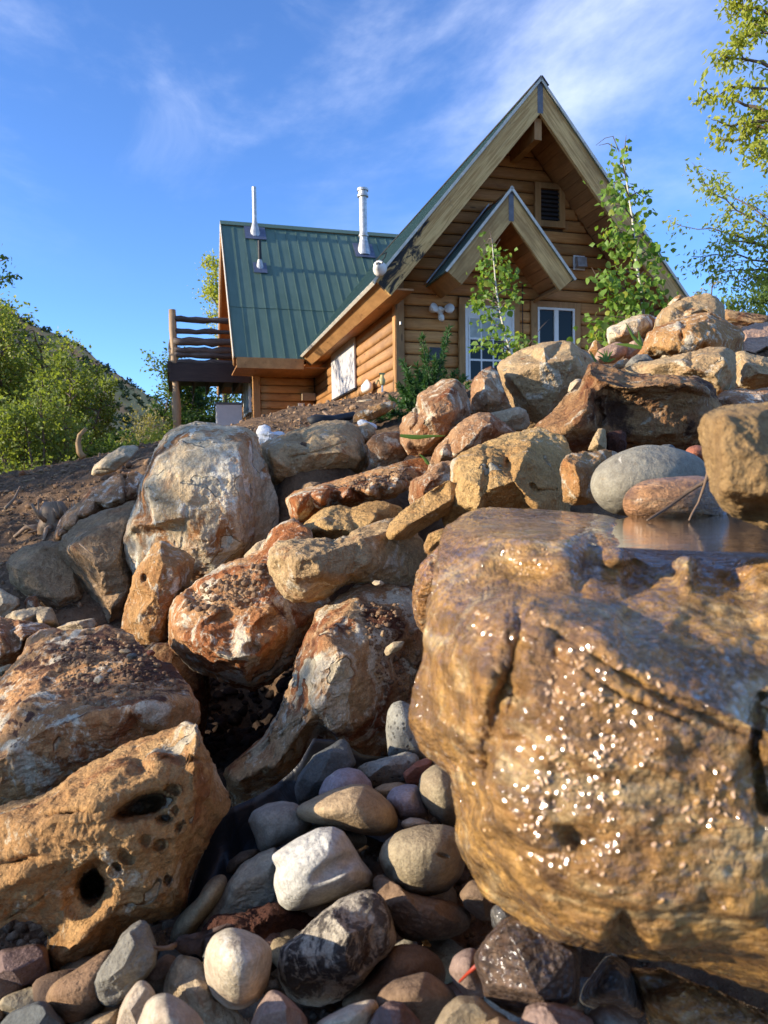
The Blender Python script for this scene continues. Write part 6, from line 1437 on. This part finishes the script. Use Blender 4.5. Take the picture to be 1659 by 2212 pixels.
# grass blades
def blades(label, key, lines, Y, w, seed):
    rg = random.Random(seed)
    c = fr(key, [lines[0][0]])[0]; base = at(c[0], c[1], Y)
    root = empty('grass_tuft', base); tag(root, label, 'grass')
    for ln in lines:
        pts = [at(x, y, Y) - base for x, y in fr(key, ln)]
        n = 8; tq = [i * (len(pts) - 1) / n for i in range(n + 1)]
        C = [pts[min(int(a), len(pts) - 2)].lerp(pts[min(int(a), len(pts) - 2) + 1], a - min(int(a), len(pts) - 2)) for a in tq]
        vs = []; 
        for i, p in enumerate(C):
            d = (C[min(i + 1, n)] - C[max(i - 1, 0)]).normalized(); s_ = d.cross(Vector((.25, -1, .1))).normalized()
            ww = w * (1 - (i / n) ** 2 * .93) * (0.6 + .4 * min(1, i / 2))
            vs += [p - s_ * ww + Vector((0, .3 * ww, 0)), p + Vector((0, -.4 * ww, 0)), p + s_ * ww + Vector((0, .3 * ww, 0))]
        fs = [(3*i+k, 3*i+k+1, 3*i+k+4, 3*i+k+3) for i in range(n) for k in (0, 1)]
        MB().add(vs, fs).build('blade', L_GRASS, root, smooth=True)
blades('grass tuft growing before the rounded pink white stone','I',[[(260,640),(245,580),(180,540)],[(265,640),(262,580),(250,540)],[(270,640),(300,580),(330,540)],[(262,640),(220,600),(190,590)],[(275,640),(290,600),(300,560)],[(268,640),(275,570),(272,530)],[(180,640),(150,580),(120,540)],[(280,640),(320,620),(350,610)]],3.3,.006,1)
blades('three long grass blades beside the orange crusted boulder','I',[[(575,505),(500,420),(435,300)],[(578,505),(560,440),(545,370)],[(575,520),(460,495),(340,485)]],3.25,.010,2)
blades('single green grass blade across the block shaped boulder','B',[[(830,335),(920,345),(1000,338),(1080,337)]],2.45,.008,3)
blades('short green grass blade on the long rust coloured slab','B',[[(990,495),(968,465),(935,435)]],2.2,.006,4)
# ------------------------------------------------------------------ hillside junipers, gravel and odd things
rg = np.random.default_rng(5)
HP = P.reshape(-1, 3) if False else None
hv = np.empty(len(hill.data.vertices) * 3, np.float32); hill.data.vertices.foreach_get('co', hv); hv = hv.reshape(90, 190, 3)
n = 1800
jj = rg.uniform(5, 62, n); ii = rg.uniform(0, 188, n)
j0, i0 = jj.astype(int), ii.astype(int); fj, fi = (jj - j0)[:, None], (ii - i0)[:, None]
C = hv[j0, i0] * (1 - fj) * (1 - fi) + hv[j0 + 1, i0] * fj * (1 - fi) + hv[j0, i0 + 1] * (1 - fj) * fi + hv[j0 + 1, i0 + 1] * fj * fi
R = rg.uniform(.7, 1.9, n)
k = 30
off = rg.normal(size=(n, k, 3)); off /= np.linalg.norm(off, axis=2)[..., None]; off *= rg.uniform(.5, 1, (n, k, 1)); off[..., 2] = np.abs(off[..., 2]) * 1.25
PP = (C[:, None] + off * R[:, None, None]).reshape(-1, 3)
o = link('hillside_junipers', leaf_mesh('hillside_junipers', PP, off.reshape(-1, 3) + rg.normal(size=(n * k, 3)) * .6, np.repeat(R * .75, k), L_JUN, .9, rg))
tag(o, 'dark junipers scattered over the red hillside', 'junipers', kind='stuff')

OCT = np.array([(1,0,0),(-1,0,0),(0,1,0),(0,-1,0),(0,0,1),(0,0,-1)], float)
OF = np.array([(0,2,4),(2,1,4),(1,3,4),(3,0,4),(2,0,5),(1,2,5),(3,1,5),(0,3,5)])
_e = {}; SV = [tuple(p_) for p_ in OCT]; SF = []
def _mid(a_, b_):
    k_ = (min(a_, b_), max(a_, b_))
    if k_ not in _e:
        m_ = (np.array(SV[a_]) + np.array(SV[b_])); SV.append(tuple(m_ / np.linalg.norm(m_))); _e[k_] = len(SV) - 1
    return _e[k_]
for a_, b_, c_ in OF:
    x_, y_, z_ = _mid(a_, b_), _mid(b_, c_), _mid(c_, a_); SF += [(a_, x_, z_), (x_, b_, y_), (z_, y_, c_), (x_, y_, z_)]
SV = np.array(SV); SF = np.array(SF)
def scatter(name, label, C, S, mat, cat):
    m_ = len(C); nv = len(SV)
    V = SV[None] * (1 + rg.uniform(-.22, .22, (m_, nv, 1))) * (S[:, None, None] * rg.uniform(.6, 1.2, (m_, 1, 3)) * np.array([1, 1, .8]))
    a = rg.uniform(0, 6.28, m_); ca, sa = np.cos(a)[:, None], np.sin(a)[:, None]
    V = np.stack([V[..., 0] * ca - V[..., 1] * sa, V[..., 0] * sa + V[..., 1] * ca, V[..., 2]], -1) + C[:, None]
    F = (np.arange(m_)[:, None, None] * nv + SF[None]).reshape(-1, 3)
    o = link(name, mesh_np(name, V.reshape(-1, 3), [F], mat, smooth=True)); tag(o, label, cat, kind='stuff')
    return o
GRAV = rock_mat('soil_gravel', (0.34, 0.23, 0.145), (0.20, 0.125, 0.08), wa=.25, white=(.38, .29, .21), ra=.2, da=.2, sc=6)
xs = rg.uniform(-4.6, -.4, 9000); ys = rg.uniform(2.6, 7.0, 9000)
S1 = rg.gamma(1.5, .0042, 9000).clip(.003, .035)
scatter('soil_gravel', 'loose clods and gravel strewn over the soil bank', np.stack([xs, ys, ground_z(xs, ys) + S1 * .2], 1), S1, GRAV, 'gravel')
xs = rg.uniform(-2.6, 1.6, 3000); ys = rg.uniform(4.5, 12.0, 3000); S1 = rg.gamma(1.5, .0065, 3000).clip(.004, .05)
scatter('soil_gravel', 'clods and small stones on the soil mound before the side wall', np.stack([xs, ys, ground_z(xs, ys) + S1 * .2], 1), S1, GRAV, 'gravel')
HOLLOW_SHADE = rock_mat('shade_dark_earth', (0.045, 0.026, 0.018), (0.022, 0.014, 0.010), wa=.12, white=(.10, .075, .055), ra=.2, rust=(.05, .022, .012), da=0, sc=9, bump=1.2)  # earth colour taken near black to paint the deep shade of the hollow
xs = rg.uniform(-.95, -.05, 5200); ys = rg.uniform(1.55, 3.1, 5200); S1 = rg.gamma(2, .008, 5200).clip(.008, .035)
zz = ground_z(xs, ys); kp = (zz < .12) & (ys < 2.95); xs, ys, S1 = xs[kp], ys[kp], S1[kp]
scatter('hollow_gravel', 'earth and gravel coloured near black for the shade in the hollow under the rusty boulder', np.stack([xs, ys, ground_z(xs, ys) + .002], 1), S1, HOLLOW_SHADE, 'gravel')
xs = rg.uniform(-.75, .75, 4200); ys = rg.uniform(.72, 1.65, 4200); S1 = rg.gamma(2, .0035, 4200).clip(.003, .016)
scatter('bed_gravel', 'small gravel lying between the cobbles of the heap', np.stack([xs, ys, ground_z(xs, ys) + S1 * .3], 1), S1, rock_mat('bed_gravel', (.26, .20, .145), (.13, .095, .07), wa=.3, ra=.2, da=.1, sc=8), 'gravel')
# straw and bark litter on the bank
n = 2600; xs = rg.uniform(-4.4, -.3, n); ys = rg.uniform(2.8, 7.2, n); a = rg.uniform(0, 6.28, n); L_ = rg.gamma(2, .018, n).clip(.015, .12)
Pl = np.stack([xs, ys, ground_z(xs, ys) + .006], 1)
o = link('soil_litter', leaf_mesh('soil_litter', Pl, np.stack([np.cos(a), np.sin(a), rg.uniform(-.05, .25, n)], 1), L_, rock_mat('dry_litter', (.40, .29, .18), (.14, .085, .05), wa=.2, ra=.2, da=.1, sc=3), .16, rg))
tag(o, 'dry straw and bark litter strewn over the soil bank', 'litter', kind='stuff')
# crumbs of dirt on boulders
from mathutils.bvhtree import BVHTree
def crumbs(target, key, poly, n, smin, smax, label, mat):
    o = ROCKS[target]
    bv = BVHTree.FromPolygons([o.matrix_world.to_translation() * 0 + Vector(v_.co) + o.location for v_ in o.data.vertices], [tuple(p_.vertices) for p_ in o.data.polygons])
    pl = np.array(fr(key, poly)); C = []
    while len(C) < n:
        x, y = rg.uniform(pl[:, 0].min(), pl[:, 0].max()), rg.uniform(pl[:, 1].min(), pl[:, 1].max())
        ins = False; q = len(pl) - 1
        for i_ in range(len(pl)):
            if (pl[i_, 1] > y) != (pl[q, 1] > y) and x < (pl[q, 0] - pl[i_, 0]) * (y - pl[i_, 1]) / (pl[q, 1] - pl[i_, 1]) + pl[i_, 0]: ins = not ins
            q = i_
        if not ins: n -= .2; continue
        d = (at(x, y, 1) - CAMP).normalized(); h = bv.ray_cast(CAMP, d)
        if h[0] is None: n -= 1; continue
        C.append(tuple(h[0]))
    C = np.array(C); S_ = rg.gamma(1.3, smin, len(C)).clip(smin * .5, smax)
    scatter('dirt_crumbs', label, C, S_, mat, 'dirt')
crumbs('wide flat boulder whose sloping top is covered in brown dirt', 'O', [(110,1400),(190,1375),(260,1375),(330,1420),(400,1490),(330,1515),(200,1530),(130,1480)], 900, .0022, .010, 'crumbs of dirt and grit on the wide flat boulder', GRAV)
crumbs('big rusty orange boulder overhanging the dark hollow', 'O', [(385,1310),(440,1262),(520,1230),(580,1200),(600,1260),(540,1310),(450,1330)], 500, .003, .012, 'crumbs of dirt lying on the big rusty orange boulder', GRAV)
crumbs('rust red boulder with a pale grey fracture patch above the black liner', 'O', [(770,1290),(880,1300),(905,1400),(900,1500),(830,1500),(800,1400)], 500, .002, .009, 'crumbs of dirt on the right side of the rust red boulder', GRAV)
crumbs('long low rust coloured slab packed with brown earth', 'J', [(900,930),(1150,850),(1500,780),(1550,850),(1300,940),(1000,960)], 350, .003, .012, 'crumbs of dirt on the long rust coloured slab', GRAV)

STICK = wood('dry_stick', (0.26, 0.17, 0.10), (0.36, 0.25, 0.15), 2, 2.0)
DSTICK = wood('dark_stick', (0.12, 0.075, 0.045), (0.20, 0.13, 0.08), 2, 2.0)
def stick(name, label, key, pts, Ys, r, mat=STICK, cat='twig', group=None):
    P = [at(x, y, Yd) for (x, y), Yd in zip(fr(key, pts), Ys)]
    base = P[0].copy()
    o = MB().tube([p - base for p in P], [r * (1 - .5 * i / (len(P) - 1)) for i in range(len(P))], 8).build(name, mat, None, smooth=True)
    o.location = base; tag(o, label, cat, group); return o
stick('twig','thin brown twig crossing the wet brown river boulder down to the water','C',[(1370,1120),(1300,1170),(1200,1235),(1100,1310),(1010,1368),(975,1390)],[.98,.99,1.0,.99,.98,.97],.0030,DSTICK)
stick('twig','pale grass stalk leaning from the blunt golden stone into the pool','C',[(1320,1110),(1300,1190),(1265,1290),(1230,1350),(1212,1390)],[.96,.97,.98,.97,.96],.0022,DSTICK)
stick('twig','short grey twig end resting on the wet brown river boulder','C',[(1290,1185),(1240,1205),(1180,1237)],[.99,1.0,1.01],.0026,DSTICK)
stick('twig','thin red twig beside the wet brown cobble','F',[(1547,728),(1510,760),(1467,802)],[.70,.72,.73],.0022,plain('red_twig',(.30,.035,.015),.5))
stick('bent_stick','curved bare stick standing up out of the soil bank','A',[(462,318),(440,290),(432,240),(440,195),(475,158)],[5.2]*5,.026,wood('orange_stick',(.45,.26,.10),(.60,.38,.17),2,2.0),cat='stick')
stick('twig','pale straight twig lying on the soil bank','A',[(30,600),(80,545),(112,478)],[4.4,4.5,4.6],.010)
stick('twig','pale twig lying on the soil mound before the side wall','J',[(815,305),(850,335),(895,360)],[6.2,6.1,6.0],.012)
stick('twig','thin pale straw on the big grey boulder','A',[(440,795),(480,830),(510,850)],[2.84,2.82,2.8],.004)
for i, (x, y, l, a) in enumerate([(60,1140,40,.4),(180,1120,50,-.3),(240,1050,45,.2),(20,1190,38,-.5),(130,1170,40,.1),(280,1010,36,.5)]):
    Yd = float(np.interp(y, [1000, 1200], [5.4, 3.75]))
    p = at(x, y, Yd); L_ = l / FPX * Yd
    z = lambda q: gz(q.x, q.y) + .012
    p0 = Vector((p.x, p.y, 0)); p1 = p0 + Vector((math.cos(a), math.sin(a), 0)) * L_
    p0.z, p1.z = z(p0), z(p1)
    o = MB().tube([Vector((0, 0, 0)), (p1 - p0) * .5 + Vector((0, 0, .008)), p1 - p0], [.007, .006, .004], 6).build('twig', STICK); o.location = p0
    tag(o, 'short dry twig lying loose on the soil bank', 'twig', 'dry twigs on the soil bank')
# torn stump
def stump():
    Y = 4.3; b = at(115, 1062, Y); b.z = gz(b.x, b.y) - .04
    root = empty('torn_stump', b); tag(root, 'splintered dark root stump on the soil bank', 'stump')
    r_ = random.Random(3); M_ = wood('splintered_wood', (0.26, 0.16, 0.09), (0.44, 0.30, 0.18), 2, 1.5)
    MB().lathe([(.10, 0), (.085, .08), (.075, .16), (.05, .2)], (0, 0, 0), 12).build('core', M_, root, smooth=True)
    for i in range(34):
        a = r_.uniform(0, 6.28); q = Vector((math.cos(a), math.sin(a), 0))
        s_ = q * r_.uniform(.02, .09) + Vector((0, 0, r_.uniform(.02, .12)))
        e = s_ + q * r_.uniform(.0, .08) + Vector((-.06 * r_.random(), 0, r_.uniform(.04, .12)))
        MB().tube([s_, s_.lerp(e, .5) + q * .02, e], [r_.uniform(.010, .018), .009, .003], 6).build('splinter', M_, root, smooth=True)
    for i in range(7):
        a = r_.uniform(0, 6.28); q = Vector((math.cos(a), math.sin(a), 0))
        MB().tube([q * .06 + Vector((0, 0, .06)), q * .16 + Vector((0, 0, .05)), q * .26 + Vector((0, 0, -.03))], [.02, .013, .005], 6).build('root', M_, root, smooth=True)
stump()
# crumpled white sheet
def crumple(name, label, key, pts, Y, T, mat, cat, seed):
    return rock(name, key, pts, Y, T, mat, label, cat, p=2.2, nplanes=6, rough=2.4, seed=seed)
t = NT('white_plastic'); v = t.coord()
PLAST = t.setp(color=(.72, .70, .66), rough=.35, spec=.5, normal=t.bump(t.noise(v, 22, 6, .6, 1.0), .8, .02))
crumple('plastic_bag','crumpled white plastic bag stuffed behind the tall pale boulder','J',[(262,470),(280,425),(330,405),(375,440),(380,480),(450,470),(505,480),(480,530),(380,570),(300,590)],3.45,.10,PLAST,'bag',5)
crumple('plastic_bag','white plastic scrap under the evergreen shrub','J',[(1095,400),(1130,365),(1190,390),(1270,420),(1250,460),(1170,440),(1110,430)],3.9,.06,PLAST,'bag',9)
stick('black_pipe','black plastic pipe end lying on the soil behind the blunt boulder','J',[(715,415),(760,385),(830,385),(900,380),(960,360),(1070,335)],[5.0,5.0,5.0,5.1,5.2,5.3],.055,BLACKP,'pipe')
# garden tap on a standpipe
tp0 = Vector(CAB) + Matrix.Rotation(YAW, 3, 'Z') @ Vector((-.32, -.15, ZB)); g0 = gz(tp0.x, tp0.y)
tap = empty('garden_tap', (tp0.x, tp0.y, g0)); tag(tap, 'brass garden tap on a thin standpipe before the side wall', 'tap')
zt = CZ + .992 + .62 - g0
MB().tube([(0, 0, -.05), (0, 0, zt)], .018, 8).build('standpipe', GALV, tap)
MB().lathe([(.02, 0), (.05, .02), (.055, .10), (.03, .14), (.03, .18)], (0, 0, zt), 12).build('valve_body', plain('yellow_brass', (.55, .42, .16), .45), tap, smooth=True)
MB().tube([(0, 0, zt + .08), (-.08, -.02, zt + .08), (-.10, -.03, zt + .02)], .018, 8).build('spout', plain('brass_spout', (.45, .34, .13), .4), tap)
MB().box((-.05, -.012, zt + .181), (.05, .012, zt + .21)).build('handle', plain('green_handle', (.04, .10, .06), .5), tap)
# dry leaf on the cobbles
def dry_leaf(label, key, pts, Y, mat, seed, stem=None):
    r_ = random.Random(seed); Q = fr(key, pts); cx = sum(p[0] for p in Q) / len(Q); cy = sum(p[1] for p in Q) / len(Q)
    base = at(cx, cy, Y); root = empty('dead_leaf', base); tag(root, label, 'leaf')
    ring = [at(x, y, Y + r_.uniform(-.012, .012)) - base for x, y in Q]
    inner = [p * .5 + Vector((0, r_.uniform(-.006, .010), 0)) for p in ring]; n_ = len(ring)
    vs = ring + inner + [Vector((0, .004, 0))]
    fs = [(i, (i + 1) % n_, n_ + (i + 1) % n_, n_ + i) for i in range(n_)] + [(n_ + i, n_ + (i + 1) % n_, 2 * n_) for i in range(n_)]
    o = MB().add(vs, fs).build('blade', mat, root, smooth=True); md = o.modifiers.new('thickness', 'SOLIDIFY'); md.thickness = .0012
    if stem: MB().tube([at(x, y, Y) - base for x, y in fr(key, stem)], [.0016, .0016, .0012], 6).build('stalk', STICK, root)
DRY = rock_mat('dead_leaf_brown', (.10, .07, .06), (.065, .045, .042), wa=.1, ra=0, da=0, sc=20, bump=.5)
dry_leaf('dark curled dead leaf with a stalk beside the cream egg cobble','L',[(1040,280),(1080,220),(1130,205),(1200,195),(1290,170),(1370,140),(1420,150),(1400,190),(1300,230),(1240,300),(1220,350),(1180,320),(1110,330)],.88,DRY,3,[(1050,290),(960,300),(860,318)])
stick('twig','dark twig end poking out beside the dead leaf','L',[(1060,270),(1000,290),(950,288),(878,275)],[.87,.86,.86,.85],.0030,DSTICK)
dry_leaf('tiny orange leaf scrap in the gap below the low brown cobble','F',[(1285,610),(1310,605),(1335,630),(1325,640),(1295,630)],.96,plain('orange_leaf',(.42,.19,.04),.7),4)

# beads aimed to flash the sun at the lens, standing in for running water
def facets():
    o = ROCKS['huge glistening golden brown rock with water trickling down its face']
    co = np.empty(len(o.data.vertices) * 3, np.float32); o.data.vertices.foreach_get('co', co); co = co.reshape(-1, 3) + np.array(o.location)
    bv = BVHTree.FromPolygons([tuple(c_) for c_ in co], [tuple(p_.vertices) for p_ in o.data.polygons])
    r2 = np.random.default_rng(77)
    zones = [((520, 1180), (1000, 1800), 190), ((620, 1050), (1250, 1500), 100), ((1250, 1300), (1560, 1620), 60), ((640, 760), (1000, 1050), 60), ((430, 330), (690, 450), 40), ((900, 420), (1600, 620), 40), ((330, 560), (560, 760), 24), ((900, 1600), (1500, 2000), 40), ((250, 1250), (420, 1700), 14)]
    pts = [(r2.uniform(a_[0], b_[0]), r2.uniform(a_[1], b_[1])) for a_, b_, n_ in zones for _ in range(int(n_ * 1.25))]
    for i in range(90):
        f = r2.uniform(0, 1); pts.append((np.interp(f, [0, .3, .55, .8, 1], [560, 720, 900, 1080, 1300]) + r2.normal() * 14, np.interp(f, [0, .3, .55, .8, 1], [600, 640, 720, 880, 985]) + r2.normal() * 16))
    V, F = [], []
    n, rings = 10, 4
    for x, y in fr('G', pts):
        d = (at(x, y, 1) - CAMP).normalized(); h = bv.ray_cast(CAMP, d)
        if h[0] is None: continue
        nn = h[1] if h[1].dot(d) < 0 else -h[1]
        m0 = nn; nn = ((S - d).normalized() + nn * .12 + Vector(r2.normal(size=3)) * .10).normalized()
        if nn.dot(m0) < .74 : continue
        a_ = nn.orthogonal().normalized(); b_ = nn.cross(a_)
        Rc = r2.uniform(.006, .011); el = r2.uniform(.7, 2.2); sz = r2.uniform(.06, .15)
        c0 = h[0] - nn * (Rc * 1.0) + m0 * .0004; o0 = len(V)
        V.append(c0 + nn * Rc)
        for k in range(1, rings + 1):
            ph = sz * k / rings
            for j in range(n):
                t_ = 2 * math.pi * j / n
                V.append(c0 + (nn * math.cos(ph) + (a_ * math.cos(t_) * el + b_ * math.sin(t_)) * math.sin(ph)) * Rc)
        F += [(o0, o0 + 1 + j, o0 + 1 + (j + 1) % n, o0) for j in range(n)]
        for k in range(rings - 1):
            F += [(o0 + 1 + k * n + j, o0 + 1 + (k + 1) * n + j, o0 + 1 + (k + 1) * n + (j + 1) % n, o0 + 1 + k * n + (j + 1) % n) for j in range(n)]
    T_ = [f[:3] for f in F if f[0] == f[3]]; Q_ = [f for f in F if f[0] != f[3]]
    t = NT('glint_coat')
    m_ = t.setp(color=(.40, .21, .06), rough=.5, spec=.4, coat=1.0, coatr=.06)
    t.b.inputs['Coat IOR'].default_value = 1.7
    V = np.array([tuple(v_) for v_ in V]); b0 = V.mean(0)
    ob = link('glint_facets', mesh_np('glint_facets', V - b0, [np.array(Q_), np.array(T_)], m_), None, b0)
    tag(ob, 'glinting beads aimed to flash the sun like running water on the face of the wet rock', 'water', kind='stuff')
facets()
